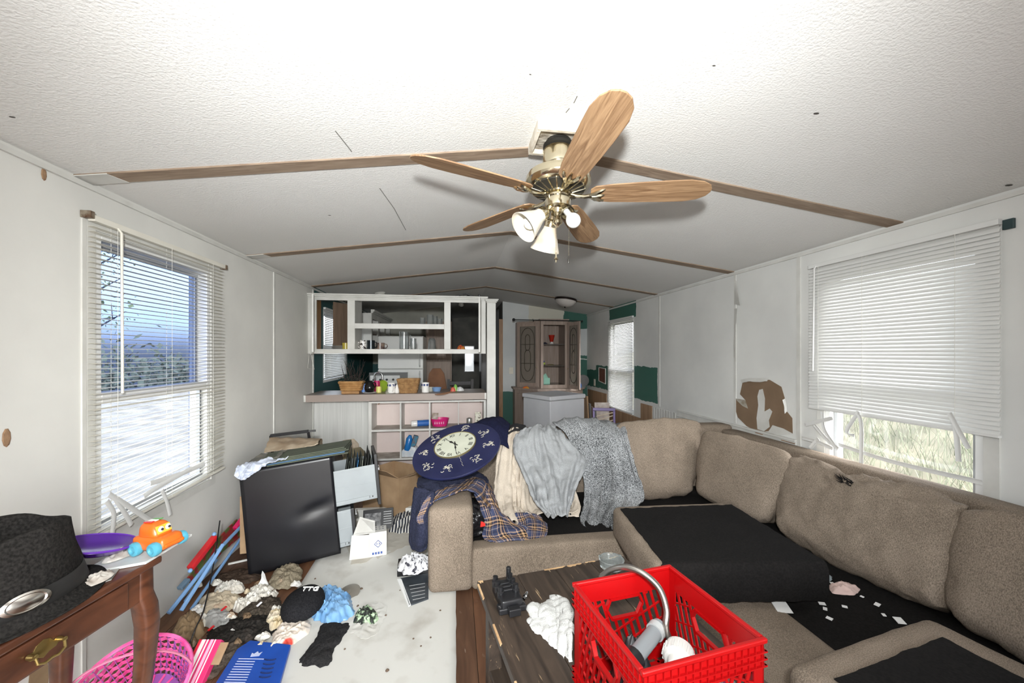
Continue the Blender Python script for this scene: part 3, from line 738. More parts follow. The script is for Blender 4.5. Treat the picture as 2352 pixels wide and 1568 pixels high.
def door(name, p, d, w, z0, z1, m, n, parent=cab, t=.018):
    p = Vector(p); d = Vector((d[0], d[1], 0)).normalized(); s_ = Vector((-d.y, d.x, 0))*t/2
    q = p+d*w; b = B(); b.hexa([p-s_, q-s_, q+s_, p+s_]+[v+Vector((0,0,z1-z0)) for v in (p-s_, q-s_, q+s_, p+s_)])
    o = b.build(name, m, parent, bevel=.003)
    for zz in (.06, z1-z0-.06):
        h = B(); h.box(p+Vector((0,0,zz))-d*.004, (.012,.012,.04)); h.build('hinge', mat('dull_hinge', (120,108,92), rough=.4, metal=.8), o)
    return o
door('door', (.060, YF-.012, 1.41), (.30,-.954), .33, 1.41, 1.985, m_cab, 0)
door('door', (1.822, YF-.012, 1.41), (-.10,-.995), .33, 1.41, 1.985, m_cab, 0)
door('door', (.16, 4.735, 1.43), (.42,.9), .34, 1.43, 1.99, m_bdoor, 0)
# post at the end of the bar with a flared cap
post = thing('square_post', 'white square post with flared cap at the end of the bar', 'post', (1.945, 4.41, 0))
B().bx(1.89,1.99,4.36,4.46,0,1.965).build('shaft', m_cab, post, bevel=.003)
b = B(); b.bx(1.884,2.000,4.350,4.470,1.965,1.978); b.bx(1.874,2.012,4.338,4.482,1.978,1.992); b.bx(1.866,2.02,4.33,4.49,1.992,2.004); b.build('cap', m_cab, post, bevel=.003)
ct = thing('bar_counter', 'pinkish grey laminate bar counter under the hanging cabinet', 'counter', (.94, 4.5, .9))
B().bx(.003,1.88,4.283,4.80,.905,.968).build('worktop', m_lam, ct, bevel=.003)
B().bx(.003,1.88,4.281,4.2835,.897,.966).build('edge_strip', mat('laminate_edge', (154,140,132), rough=.45), ct)
for x in (.012, 1.868): B().bx(x-.009,x+.009,4.277,4.283,.90,.967).build('end_cap', m_trim, ct)
# book shelf with pink backs built in below
sh = thing('cubby_shelf', 'white built-in cubby shelf with pale pink backs below the bar', 'shelf', (1.25, 4.6, 0))
m_pink = mat('pale_pink_paint', (226,210,204), (218,202,196), 3, rough=.7)
m_dusty = mat('dusty_shelf_top', (196,190,182), (160,152,142), 10, rough=.8)
B().bx(.635,1.865,4.745,4.765,0,.868).build('back_panel', m_pink, sh)
for x0, x1 in ((.603,.637), (1.863,1.886)): B().bx(x0,x1,4.45,4.765,0,.872).build('side', m_cab, sh, bevel=.002)
B().bx(.637,1.863,4.45,4.765,.852,.872).build('top', m_cab, sh)
for z in (.225,.543): B().bx(.637,1.863,4.452,4.745,z,z+.017).build('shelf_board', m_dusty, sh); B().bx(.637,1.863,4.447,4.452,z-.002,z+.019).build('shelf_lip', m_cab, sh)
B().bx(.637,1.863,4.45,4.745,.0,.05).build('plinth', m_cab, sh)
for x, w_ in ((.944,.016), (1.259,.016), (1.577,.008)):
    for z0, z1 in ((.244,.541), (.562,.852)): B().bx(x-w_/2,x+w_/2,4.452,4.745,z0,z1).build('divider', m_cab, sh)
for x0, sg in ((.66,1), (1.85,-1)):
    for zt in ((.852,) if sg < 0 else (.852,.541)):
        M = Matrix(((sg,0,0,x0),(0,0,1,4.70),(0,1,0,zt),(0,0,0,1))); B().prism([(0,0),(.05,0),(0,-.05)], .02, M).build('corner_block', wood('raw_stud', 0, 0), sh)

# ---------------------------------------------------------------- on the bar and in the cabinet
m_white = mat('glazed_white', (232,230,226), rough=.15)
m_cgl = mat('drinking_glass', (226,230,230), rough=.05, trans=.92, spec=.5)
def mug(name, label, x, y, z, r, h, m, cat='mug', band=None, ha=-.6, group=None, handle=True):
    t = thing(name, label, cat, (x, y, z), local=True, group=group)
    b = B(); b.lathe([(r*.85,0),(r,.004),(r,h),(r-.004,h),(r-.004,.008),(.001,.007)], 20); b.build('cup', m, t, smooth=True)
    if handle:
        c, s_ = math.cos(ha), math.sin(ha); q = B(); pts = [Vector((c*(r+o_), s_*(r+o_), h*f)) for o_, f in ((-.003,.82),(.022,.78),(.03,.5),(.02,.24),(-.003,.2))]; q.tube(pts, .0055, 6); q.build('handle', m, t, smooth=True)
    if band:
        for k in range(8):
            a = k*math.pi/4-.2; q = B(); q.box((math.cos(a)*(r+.0006), math.sin(a)*(r+.0006), h*.78), (.0022,.020,.022), (0,0,a)); q.build('blue_square', band, t)
    return t
m_blue = mat('blue_glaze', (58,74,120), rough=.2)
ZC = .968
P = lambda u, y: at(u, 900, y=y).x
mug('mug', 'white mug with blue squares left of the wicker basket', P(899,4.40), 4.40, ZC, .040, .11, m_white, band=m_blue, ha=-1.2)
mug('mug', 'white mug with blue squares right of the wicker basket', P(977,4.40), 4.40, ZC, .040, .11, m_white, band=m_blue, ha=1.2)
t = thing('pepper_shaker', 'small white figurine shaker between mug and wicker basket', 'shaker', (P(912,4.40), 4.40, ZC), local=True)
B().lathe([(.022,0),(.026,.012),(.022,.045),(.016,.06),(.018,.075),(.008,.09)], 16).build('body', m_white, t, smooth=True)
B().lathe([(.006,.089),(.004,.098)], 8).build('stopper', m_white, t)
def weave_basket(name, label, x, y, z, w0, w1, d0, d1, h, m, rows=9, handle=False, cat='basket', nb=11):
    t = thing(name, label, cat, (x, y, z), local=True)
    def ring(f):
        a, c = (w0+(w1-w0)*f)/2, (d0+(d1-d0)*f)/2; pts = []
        for k in range(48):
            th = 2*math.pi*k/48; cx, sx = math.cos(th), math.sin(th); e = 2/5
            pts.append(Vector((a*math.copysign(abs(cx)**e, cx), c*math.copysign(abs(sx)**e, sx), h*f)))
        return pts
    for r_ in range(rows):
        f = (r_+.5)/rows; pts = ring(f); 
        pts = [p*1+Vector((p.x, p.y, 0)).normalized()*(.0025 if (k//2+r_) % 2 else -.0025) for k, p in enumerate(pts)]
        B().tube(pts, h/rows*.52, 5, True).build('weaver', m, t, smooth=True)
    B().tube(ring(1.0), h/rows*.7, 6, True).build('rim', m, t, smooth=True)
    b = B(); b.prism([(p.x, p.y) for p in ring(0)], .004); b.build('base', m, t)
    return t
m_wick = mat('wicker', (176,138,92), (140,104,66), 30, rough=.7)
wb = weave_basket('wicker_basket', 'square tan wicker basket on the bar between the two mugs', P(939,4.42), 4.42, ZC, .17, .235, .13, .17, .145, m_wick)
sb = weave_basket('splint_basket', 'low wooden splint basket with dried twigs on the bar', P(808,4.44), 4.44, ZC+.03, .19, .235, .13, .16, .09, mat('splint_wood', (190,148,96), (164,120,72), 20, rough=.6), rows=4)
tag(B().bx(P(808,4.44)-.09,P(808,4.44)+.09,4.375,4.505,ZC,ZC+.0275).build('wooden_tray', mat('tray_wood', (178,134,84), (150,108,62), 12, rough=.5), bevel=.004), 'small wooden tray under the splint basket', 'tray')
rnd = random.Random(4); bx_, by_ = P(808,4.44), 4.44
tw = thing('dried_twigs', 'bunch of dark dried twigs standing in the splint basket', 'plant', (bx_, by_, ZC+.04))
for k in range(34):
    a = rnd.uniform(0, 6.28); L = rnd.uniform(.14,.34); sp = rnd.uniform(.02,.09); p = Vector((bx_+rnd.uniform(-.05,.05), by_+rnd.uniform(-.03,.03), ZC+.04)); q = p+Vector((math.cos(a)*sp, math.sin(a)*sp*.6, L*.6)); e = q+Vector((math.cos(a+1)*sp*.7, math.sin(a+1)*.02, L*.4))
    B().tube([p, q, e], [.004,.003,.0015], 5).build('twig', mat('twig_bark', (58,46,40), (36,32,32), 30, rough=.9), tw)
b = B()
for k in range(220):
    p = Vector((bx_+rnd.gauss(0,.055), by_+rnd.gauss(0,.04), ZC+.12+abs(rnd.gauss(0,.03)))); s1 = Vector((rnd.uniform(-1,1), rnd.uniform(-1,1), rnd.uniform(-1,1)))*.014; s2 = Vector((rnd.uniform(-1,1), rnd.uniform(-1,1), rnd.uniform(-1,1)))*.012
    b.add([p, p+s1, p+s1+s2, p+s2], [(0,1,2,3)])
b.build('moss', mat('dark_moss', (52,58,48), (34,38,36), 20, rough=.95), tw)['kind'] = 'stuff'
gl = lambda: None
# jug, faucet and washing-up things behind
jg = thing('black_jug', 'glossy black round jug with narrow neck on a saucer', 'jug', (P(849,4.42), 4.42, ZC+.012), local=True)
B().lathe([(.035,0),(.048,.012),(.054,.04),(.050,.075),(.036,.098),(.030,.108),(.034,.122),(.031,.122),(.026,.108)], 24).build('body', mat('black_glaze', (18,18,20), rough=.08), jg, smooth=True)
B().tube([(.03,0,.105),(.06,0,.10),(.066,0,.07),(.05,0,.045)], .006, 6).build('handle', mat('black_glaze'), jg, smooth=True)
tag(B().lathe([(.04,0),(.075,.008),(.078,.012),(.04,.006)], 24, Matrix.Translation((P(849,4.42), 4.42, ZC))).build('saucer', m_white, smooth=True), 'pale saucer under the black jug', 'saucer')
m_chrome = mat('chrome', (206,208,212), rough=.08, metal=1)
fa = thing('kitchen_faucet', 'tall arched chrome kitchen faucet behind the black jug', 'faucet', (P(860,4.72), 4.72, ZC), local=True)
pts = [Vector((0,0,.0)), Vector((0,0,.16))]+[Vector((.045-.045*math.cos(t), 0, .16+.05*math.sin(t))) for t in [math.pi*k/8 for k in range(1, 9)]]+[Vector((.09,0,.12)), Vector((.088,0,.06))]
B().tube(pts, .011, 10).build('spout', m_chrome, fa, smooth=True)
B().lathe([(.03,0),(.028,.012),(.018,.02)], 18).build('base', m_chrome, fa, smooth=True)
B().tube([(.0,0,.03),(-.03,-.0,.045),(-.06,0,.05)], [.008,.007,.006], 8).build('lever', m_chrome, fa, smooth=True)
for nm, lb, u, y, r, h, c in (('plastic_cup', 'bright pink plastic cup behind the black jug', 851, 4.56, .036, .10, (206,44,120)), ('plastic_cup', 'magenta cup beside the faucet', 866, 4.60, .034, .12, (190,30,100)),
                              ('plastic_cup', 'sky blue plastic cup left of the black jug', 836, 4.54, .036, .09, (92,140,210)), ('yellow_jar', 'small pale yellow candle jar right of the black jug', 870, 4.46, .030, .065, (214,206,120))):
    mug(nm, lb, P(u,y), y, ZC, r, h, mat('plastic_%d_%d_%d' % c, c, rough=.3), cat='cup' if 'cup' in nm else 'jar', handle=False)
t = thing('plastic_bowl', 'lime green plastic bowl standing on edge by the faucet', 'bowl', (P(880,4.60), 4.60, ZC+.062), (math.radians(78), 0, math.radians(35)), local=True)
B().lathe([(.03,-.03),(.05,-.022),(.062,0),(.066,.002),(.060,.0),(.048,-.018),(.001,-.026)], 24).build('bowl', mat('lime_plastic', (140,164,50), rough=.3), t, smooth=True)
B().lathe([(.03,-.034),(.03,-.03)], 16).build('foot', mat('lime_plastic'), t)
tag(heap(fl_pts([(885,903),(905,900),(908,893),(890,890)], .968), .05, .968, amp=.012, sc=30, seed=4).build('crumpled_bag', mat('clear_bag', (206,206,190), (170,176,160), 20, rough=.3), smooth=True, angle=60), 'small crumpled clear bag left of the first mug', 'bag')
for nm, lb, u, y, sz, c, rz in (('blue_dish', 'light blue plastic dish at the right end of the bar', 1003, 4.52, (.11,.09,.045), (118,150,192), .1), ('paper_box', 'small grey paper box on the bar beside the right mug', 990, 4.52, (.06,.05,.05), (190,188,176), .4)):
    x = P(u,y); b = B(); w_, d_, h_ = sz
    b.lathe([(w_*.36,0),(w_*.5,h_),(w_*.47,h_),(w_*.34,.006),(.001,.006)], 20 if 'dish' in nm else 4, Matrix.Translation((x, y, ZC))@Matrix.Rotation(rz, 4, 'Z'))
    tag(b.build(nm, mat('c_%d_%d_%d' % c, c, rough=.4), smooth='dish' in nm), lb, 'dish' if 'dish' in nm else 'box')
tag(heap(fl_pts([(1000,905),(1040,899),(1036,902),(1012,907)], ZC), .006, ZC, amp=.004, sc=30).build('orange_card', mat('orange_card', (188,140,108), rough=.7)), 'flat orange brown card lying on the bar', 'card')
for k, (u, y, c, lb) in enumerate(((1040,4.50,(200,90,70),'red sweet wrapper on the right end of the bar'), (1046,4.55,(120,170,70),'green sweet wrapper on the right end of the bar'), (1056,4.56,(206,206,206),'crumpled silver wrapper on the right end of the bar'))):
    x = P(u,y); r_ = .03+.018*(k == 2)
    tag(heap([(x+r_*math.cos(t), y+r_*math.sin(t)*.7) for t in [i*.9 for i in range(7)]], .035+.03*(k == 1), ZC, amp=.02, sc=50, seed=k).build('wrapper', mat('c_%d_%d_%d' % c, c, rough=.35), smooth=True, angle=40), lb, 'wrapper')
# cabinet contents
ZS, ZS2 = 1.443, 1.714
mug('mug', 'white cartoon-spotted mug at the left of the cabinet shelf', P(834,4.52), 4.52, ZS, .036, .10, mat('spotted_glaze', (230,226,220), (60,50,48), 34, rough=.25, lo=.56, hi=.60, detail=1), ha=2.8)
mug('mug', 'dark metallic mug beside the spotted mug in the cabinet', P(852,4.52), 4.52, ZS, .042, .10, mat('dark_metal_glaze', (38,44,48), rough=.18, metal=.5), ha=-.2)
mug('bowl', 'patterned brown bowl behind the dark mug', P(873,4.60), 4.60, ZS, .05, .075, mat('brown_pattern', (150,130,116), (60,44,44), 30, rough=.3), cat='bowl', ha=.3)
mug('beer_mug', 'large clear glass beer mug in the lower cabinet opening', P(928,4.55), 4.55, ZS, .052, .20, m_cgl, ha=0.0, cat='glass')
mug('drinking_glass', 'short clear tumbler beside the beer mug', P(949,4.55), 4.55, ZS, .034, .125, m_cgl, handle=False, cat='glass')
t = thing('upturned_glass', 'tall clear glass standing upside down in the cabinet', 'glass', (P(992,4.52), 4.52, ZS), local=True)
B().lathe([(.046,0),(.040,.10),(.028,.125),(.006,.128),(.006,.122),(.026,.118),(.037,.098),(.043,0)], 22, cap=False).build('bowl', m_cgl, t, smooth=True)
B().lathe([(.0461,0),(.0465,.004),(.0461,.008)], 22, cap=False).build('rim', m_cgl, t)
for k, (u, h) in enumerate(((970,.085), (988,.12), (999,.11), (1010,.075))):
    mug('glass_jar', ['clear ribbed glass jar, leftmost on the top cabinet shelf', 'rounded clear glass carafe on the top cabinet shelf', 'tall clear glass behind the carafe on the top cabinet shelf', 'short clear glass at the right end of the top cabinet shelf'][k], P(u, 4.5+.07*(k == 2)), 4.5+.07*(k == 2), ZS2, .030+.006*(k == 1), h, m_cgl, handle=False, cat='glass')
mug('yellow_cup', 'yellow cup in the left cabinet compartment', P(794,4.50), 4.50, ZS, .036, .07, mat('yellow_glaze', (176,160,66), rough=.3), cat='cup', handle=False)
for k in range(4):
    tag(B().lathe([(.05,0),(.085,.010),(.088,.014),(.05,.006)], 24, Matrix.Translation((.28+.004*k, 4.55, ZS+.009*k))).build('plate', mat('grey_plate', (150,146,140), rough=.3), smooth=True),
        ['lowest grey plate of the small stack in the left cabinet compartment','second grey plate from the bottom in the left cabinet compartment','third grey plate from the bottom in the left cabinet compartment','topmost grey plate of the small stack in the left cabinet compartment'][k], 'plate', 'stacked plates in the cabinet')
tag(heap([(1.56,4.50),(1.62,4.48),(1.66,4.53),(1.58,4.56)], .04, ZS, amp=.02, sc=40).build('red_packet', mat('red_packet', (176,50,40), (200,140,60), 25, rough=.5), smooth=True), 'crumpled red packet in the right cabinet compartment', 'packet')
# key string hanging at the left end
b = B(); b.tube([at(711,805,y=4.375), at(707,845,y=4.37), at(722,848,y=4.37), at(712,805,y=4.375)], .002, 5)
tag(b.build('hanging_string', mat('blind_cord'), smooth=True), 'loop of white string hanging from the left end of the cabinet', 'string')
# cubby contents
def shelf_x(u, y): return at(u, 960, y=y).x
x = shelf_x(958, 4.60); t = thing('cleaner_bottle', 'blue and white plastic bottle lying in the cubby shelf', 'bottle', (x+.02, 4.58, .60), (0, math.radians(90), math.radians(12)), local=True)
B().lathe([(.030,-.02),(.036,-.015),(.036,.10),(.034,.125)], 18).build('body', mat('blue_label', (52,104,178), rough=.35), t, smooth=True)
B().lathe([(.030,-.085),(.036,-.075),(.036,-.02),(.030,-.016)], 18).build('cap', m_white, t, smooth=True)
B().box((-.037,0,.03), (.002,.03,.035)).build('label', m_white, t)
x = shelf_x(1010, 4.58); t = thing('pink_basket', 'hot pink plastic handled basket in the cubby shelf', 'basket', (x, 4.58, .5625), local=True)
b = B(); b.lathe([(.070,0),(.078,.004),(.100,.085),(.104,.09),(.098,.09),(.074,.008),(.001,.006)], 24, Matrix.Diagonal((1.05,.8,1,1))); b.build('bowl', mat('hot_pink', (222,40,128), rough=.35), t, smooth=True)
for k in range(5): B().box((-.05+.024*k,-.072,.05), (.012,.03,.022), (.2,0,0)).build('slot', mat('pale_pink_slot', (240,170,200)), t)
tag(B().box((x-.055, 4.58, .66), (.07,.006,.11), (.15,.1,.3)).build('paper_card', mat('clear_card', (214,206,200), (150,130,110), 22)), 'grey clear card standing in the pink basket', 'card')
x = shelf_x(1078, 4.60); tag(B().lathe([(.03,0),(.033,.01),(.033,.075),(.030,.08),(.012,.088)], 18, Matrix.Translation((x, 4.60, .5625))).build('tin_can', mat('tin', (180,178,174), rough=.25, metal=.7), smooth=True), 'small silver tin can on the right of the cubby shelf', 'can')
x = shelf_x(1098, 4.62); bk = thing('paper_carton', 'upright printed cream carton in the right cubby', 'carton', (x, 4.62, .5625), local=True)
B().bx(-.035,.035,-.03,.03,0,.13).build('body', mat('cream_carton', (224,220,204), (120,112,96), 40, lo=.55, hi=.6), bk, bevel=.002)
B().bx(-.035,.035,-.004,.004,.13,.145).build('folded_top', mat('cream_carton'), bk)
x = shelf_x(938, 4.56); t = thing('shopping_bag', 'white bag with blue bottle and packets in the lower cubby', 'bag', (x, 4.56, .2445))
heap([(x-.07,4.50),(x+.10,4.49),(x+.13,4.58),(x+.08,4.64),(x-.06,4.62)], .13, .2445, amp=.03, sc=22, seed=3).build('bag', mat('white_bag', (214,216,218), (180,190,200), 16, rough=.4), t, smooth=True, angle=50)
B().lathe([(.034,.0),(.036,.02),(.036,.13),(.022,.155),(.016,.17)], 16, Matrix.Translation((x-.01,4.53,.31))@Matrix.Rotation(.2, 4, 'Y')).build('bottle', mat('blue_plastic', (30,110,180), rough=.25), t, smooth=True)
B().box((x+.07,4.53,.41), (.05,.04,.13), (.1,.3,.2)).build('packet', mat('teal_brown_packet', (40,130,160), (120,74,52), 30), t, bevel=.004)

# black folded stand left on top of the hanging cabinet
t = thing('folded_stand', 'black folded wire stand lying on top of the hanging cabinet', 'stand', (1.66,4.55,2.017))
for p, q in (((1.48,4.50,2.03),(1.66,4.52,2.085)), ((1.66,4.52,2.085),(1.80,4.50,2.03)), ((1.50,4.60,2.03),(1.68,4.60,2.075)), ((1.68,4.60,2.075),(1.80,4.62,2.03)), ((1.50,4.52,2.028),(1.78,4.60,2.028))): B().bar(p, q, .022, .016).build('strut', mat('black_plastic_stand', (22,22,24), rough=.4), t, bevel=.003)
B().bx(1.80,1.83,4.48,4.51,2.034,2.075).build('end_knob', mat('black_plastic_stand'), t, bevel=.006)
# ================================================================ KITCHEN BEYOND THE BAR
m_app = mat('appliance_white', (206,206,202), rough=.3)
def xat(u, y): return at(u, 811, y=y).x
fr = thing('refrigerator', 'white refrigerator standing in the dim kitchen', 'refrigerator', (.78, 6.35, 0))
x0, x1 = xat(868, 6.0), xat(972, 6.0)
B().bx(x0,x1,6.06,6.7,0,1.66).build('body', m_app, fr, bevel=.008)
B().bx(x0,x1,6.0,6.055,.03,1.16).build('door', m_app, fr, bevel=.008)
B().bx(x0,x1,6.0,6.055,1.17,1.65).build('freezer_door', m_app, fr, bevel=.008)
for z0, z1 in ((.62,1.13), (1.20,1.46)): B().tube([(x1-.05,6.0,z1),(x1-.05,5.96,z1-.03),(x1-.05,5.96,z0+.03),(x1-.05,6.0,z0)], .010, 8).build('handle', m_app, fr, smooth=True)
st = thing('kitchen_range', 'white kitchen range with dark back panel beside the refrigerator', 'stove', (.62, 5.72, 0))
xa, xb = xat(838, 5.6), xat(930, 5.6)
B().bx(xa,xb,5.45,5.93,0,.92).build('body', m_app, st, bevel=.004)
B().bx(xa,xb,5.87,5.93,.93,1.12).build('back_panel', mat('grey_back_panel', (84,84,82), rough=.4), st)
B().bx(xa+.02,xb-.1,5.84,5.87,.96,1.08).build('control_panel', m_app, st, bevel=.003)
for k in range(4): B().lathe([(.09,.92),(.092,.926),(.02,.924)], 20, Matrix.Translation((xa+.14+(k%2)*.26,5.56+.2*(k//2),0))).build('burner', mat('burner_black', (26,26,26)), st)
for k in range(5): B().lathe([(.016,0),(.014,.02)], 12, Matrix.Translation((xa+.07+.09*k,5.84,1.02))@Matrix.Rotation(math.pi/2,4,'X')).build('knob', mat('burner_black'), st)
# white wall cabinets along the left wall, their doors missing
for k in range(3):
    ya, yb = 5.86+.55*k, 5.86+.55*(k+1)-.004
    kc = thing('wall_cabinet', ['doorless white wall cabinet nearest the bar in the kitchen', 'middle doorless white wall cabinet of the kitchen', 'farthest doorless white wall cabinet of the kitchen'][k], 'cabinet', (.17, (ya+yb)/2, 1.42), group='kitchen wall cabinets')
    b = B(); b.bx(.33,.35,ya,ya+.06,1.42,1.98); b.bx(.33,.35,yb-.06,yb,1.42,1.98); b.bx(.33,.35,ya+.06,yb-.06,1.42,1.48); b.bx(.33,.35,ya+.06,yb-.06,1.90,1.98); b.build('face_frame', m_cab, kc)
    b = B(); b.bx(.01,.33,ya,ya+.016,1.42,1.98); b.bx(.01,.33,yb-.016,yb,1.42,1.98); b.bx(.01,.33,ya+.016,yb-.016,1.42,1.436); b.bx(.01,.33,ya+.016,yb-.016,1.964,1.98); b.build('carcass', m_cab, kc)
    B().bx(.02,.32,ya+.016,yb-.016,1.68,1.695).build('shelf', wood('brown_cabinet_door', 0, 0), kc)
    b = B(); b.bx(.34,.372,ya,yb,1.98,2.0); b.bx(.34,.39,ya,yb,2.0,2.03); b.build('crown', m_cab, kc)
for k in range(2):
    ya, yb = 5.98+.8*k, 5.98+.8*(k+1)-.004; 
    kc = thing('base_cabinet', ['brown kitchen base cabinet beside the range', 'brown kitchen base cabinet in the far corner'][k], 'cabinet', (.15, (ya+yb)/2, 0))
    B().bx(.01,.30,ya,yb,.08,.88).build('carcass', m_bdoor, kc); B().bx(.301,.32,ya+.02,yb-.02,.1,.86).build('door', m_bdoor, kc, bevel=.003)
# brown board with an arched top, and clutter
y = 5.30; M = Matrix.Translation((xat(1003, y), y, .0))@Matrix.Rotation(math.pi/2, 4, 'X')
ar = [(-.125,.0),(.125,0)]+[(.125*math.cos(t)*1.0, .93+.20*math.sin(t)) for t in [math.pi*k/10 for k in range(1, 10)]]
ar = [(-.14,0),(.14,0),(.13,.95),(.10,1.13),(.05,1.20),(-.05,1.20),(-.10,1.13),(-.13,.95)]
tag(B().prism(ar, .02, M).build('brown_board', mat('brown_cardboard', (122,84,58), (104,70,48), 6, rough=.8), bevel=.003), 'brown round-shouldered board standing in the kitchen behind the bar', 'board')
y = 6.9
for u, w_, h_, c, nm, lb, ct_ in ((978,.20,1.16,(110,98,84),'pantry_cabinet','tan pantry cabinet right of the refrigerator','cabinet'),):
    x = xat(u+30, y); pc = thing(nm, lb, ct_, (x, y, 0)); B().bx(x-.22,x+.22,y,y+.5,0,1.95).build('body', m_bdoor, pc)
    for k in range(3): B().bx(x-.2,x+.2,y-.02,y-.001,.1+.6*k,.66+.6*k).build('door', m_bdoor, pc, bevel=.004)
# dark cupboard and chair shapes in the hall
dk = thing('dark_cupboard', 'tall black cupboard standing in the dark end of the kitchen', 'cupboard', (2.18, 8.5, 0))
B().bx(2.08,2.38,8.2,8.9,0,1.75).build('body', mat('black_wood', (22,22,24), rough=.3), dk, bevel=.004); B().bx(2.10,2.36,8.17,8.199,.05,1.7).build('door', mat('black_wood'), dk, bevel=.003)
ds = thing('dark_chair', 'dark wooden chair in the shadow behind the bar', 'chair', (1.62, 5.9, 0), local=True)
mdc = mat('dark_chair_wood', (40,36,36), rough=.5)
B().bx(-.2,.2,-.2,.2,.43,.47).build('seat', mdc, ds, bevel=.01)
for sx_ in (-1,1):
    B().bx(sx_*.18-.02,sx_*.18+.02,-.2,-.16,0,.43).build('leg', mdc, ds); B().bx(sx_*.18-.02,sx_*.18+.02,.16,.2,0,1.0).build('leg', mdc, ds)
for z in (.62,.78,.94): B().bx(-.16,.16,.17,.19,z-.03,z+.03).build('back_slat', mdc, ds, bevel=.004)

# ================================================================ DINING END
m_hut = wood('pickled_oak', (146,128,116), (170,152,140), 3, (10,10,.8), rough=.55)
hb = thing('china_hutch', 'pickled oak china hutch with an open middle and leaded glass doors', 'hutch', (3.1, 6.7, 0))
X0, X1, XL, XR = 2.98, 3.455, 2.63, 3.70; YH = 6.52; Z0, Z1 = .80, 1.955
b = B(); b.bx(X0,X0+.05,YH,YH+.02,Z0,Z1); b.bx(X1-.05,X1,YH,YH+.02,Z0,Z1); b.bx(X0+.05,X1-.05,YH,YH+.02,Z1-.07,Z1); b.bx(X0+.05,X1-.05,YH,YH+.02,Z0,Z0+.06); b.build('face_frame', m_hut, hb, bevel=.003)
B().bx(X0,X1,7.06,7.08,Z0,Z1).build('back', m_hut, hb)
for x in (X0,X1-.018): B().bx(x,x+.018,YH+.02,7.06,Z0,Z1).build('side', m_hut, hb)
B().bx(X0-.02,X1+.02,YH-.02,7.08,Z1,Z1+.03).build('top', m_hut, hb, bevel=.003)
m_shg = mat('smoked_shelf', (70,62,56), rough=.2)
for z in (Z0+.06,1.19,1.56): B().bx(X0+.018,X1-.018,YH+.03,7.06,z-.016,z).build('shelf', m_shg, hb)
m_lead = mat('lead_came', (66,60,54), rough=.4, metal=.4); m_leadg = mat('obscure_glass', (150,140,128), rough=.15, alpha=.55)
def glass_door(p, q, z0, z1):
    p, q = Vector((*p, 0)), Vector((*q, 0)); d = (q-p).normalized(); nrm = Vector((d.y, -d.x, 0)); w_ = (q-p).length; H = z1-z0
    M = frame(p+Vector((0,0,z0)), d, (0,0,1)); b = B()
    def r_(bb, xa, xb, za, zb, t0=-.011, t1=.011): bb.hexa([M@Vector(v) for v in ((xa,za,t0),(xb,za,t0),(xb,zb,t0),(xa,zb,t0),(xa,za,t1),(xb,za,t1),(xb,zb,t1),(xa,zb,t1))])
    e = .06; r_(b,0,e,0,H); r_(b,w_-e,w_,0,H); r_(b,e,w_-e,0,e); r_(b,e,w_-e,H-e,H)
    o = b.build('glass_door', m_hut, hb, bevel=.003)
    g = B(); r_(g,e,w_-e,e,H-e,-.003,.003); g.build('pane', m_leadg, o)
    c = B(); cx, rx = w_/2, (w_-2*e)/2-.025
    def loop(rx_, za, zb):
        pts = [M@Vector((cx-rx_,za+rx_,.006))]+[M@Vector((cx-rx_*math.cos(t), za+rx_-rx_*1.4*math.sin(t), .006)) for t in [math.pi*k/8 for k in range(1,8)]]+[M@Vector((cx+rx_,za+rx_,.006)), M@Vector((cx+rx_,zb-rx_,.006))]+[M@Vector((cx+rx_*math.cos(t), zb-rx_+rx_*1.4*math.sin(t), .006)) for t in [math.pi*k/8 for k in range(1,8)]]+[M@Vector((cx-rx_,zb-rx_,.006))]
        c.tube(pts, .005, 5, True)
    loop(rx, e+.08, H-e-.08); loop(rx*.45, e+.22, H*.55); loop(rx*.35, H*.58, H-e-.16)
    for zz in (H*.36, H*.66): c.tube([M@Vector((e,zz,.006)), M@Vector((w_-e,zz,.006))], .004, 5)
    for xx in (e+.008, w_-e-.008): c.tube([M@Vector((xx,e,.006)), M@Vector((xx,H-e,.006))], .005, 5)
    c.build('lead_pattern', m_lead, o)
    k = B(); k.ball(M@Vector((w_-.03 if p.x < 3 else .03, H*.30, .018)), .012, 8); k.build('knob', mat('polished_brass'), o, smooth=True)
glass_door((XL,6.86), (X0-.03,YH+.03), Z0+.03, Z1-.03)
glass_door((X1-.005,YH-.015), (X1+.10,YH-.36), Z0+.0, Z1-.03)
b = B(); b.prism([(XL,6.88),(X0,YH+.06),(X0,7.07),(XL,7.07)], Z1-Z0, None, Z0); b.build('corner_case', m_hut, hb)
B().prism([(X1,YH+.06),(XR,6.80),(XR,7.07),(X1,7.07)], Z1-Z0, None, Z0).build('corner_case', m_hut, hb)
b = B(); b.prism([(2.55,6.80),(2.90,6.40),(3.55,6.40),(3.82,6.70),(3.82,7.07),(2.55,7.07)], .035, None, .765); b.build('buffet_top', m_hut, hb, bevel=.003)
B().prism([(2.58,6.83),(2.93,6.44),(3.52,6.44),(3.79,6.72),(3.79,7.06),(2.58,7.06)], .765, None, 0).build('buffet_body', m_hut, hb)
d = Vector((2.93-2.58, 6.44-6.83, 0)); p0 = Vector((2.58,6.83,0)); dn = Vector((d.y,-d.x,0)).normalized()*-1
for f0, f1 in ((.12,.88),):
    q0, q1 = p0+d*f0, p0+d*f1; off = Vector((-.012,-.012,0)); b = B(); b.hexa([q0,q1,q1+off,q0+off]+[v+Vector((0,0,.62)) for v in (q0,q1,q1+off,q0+off)]); b.v = [v+Vector((0,0,.08)) for v in b.v]; b.build('buffet_door', m_hut, hb, bevel=.003)
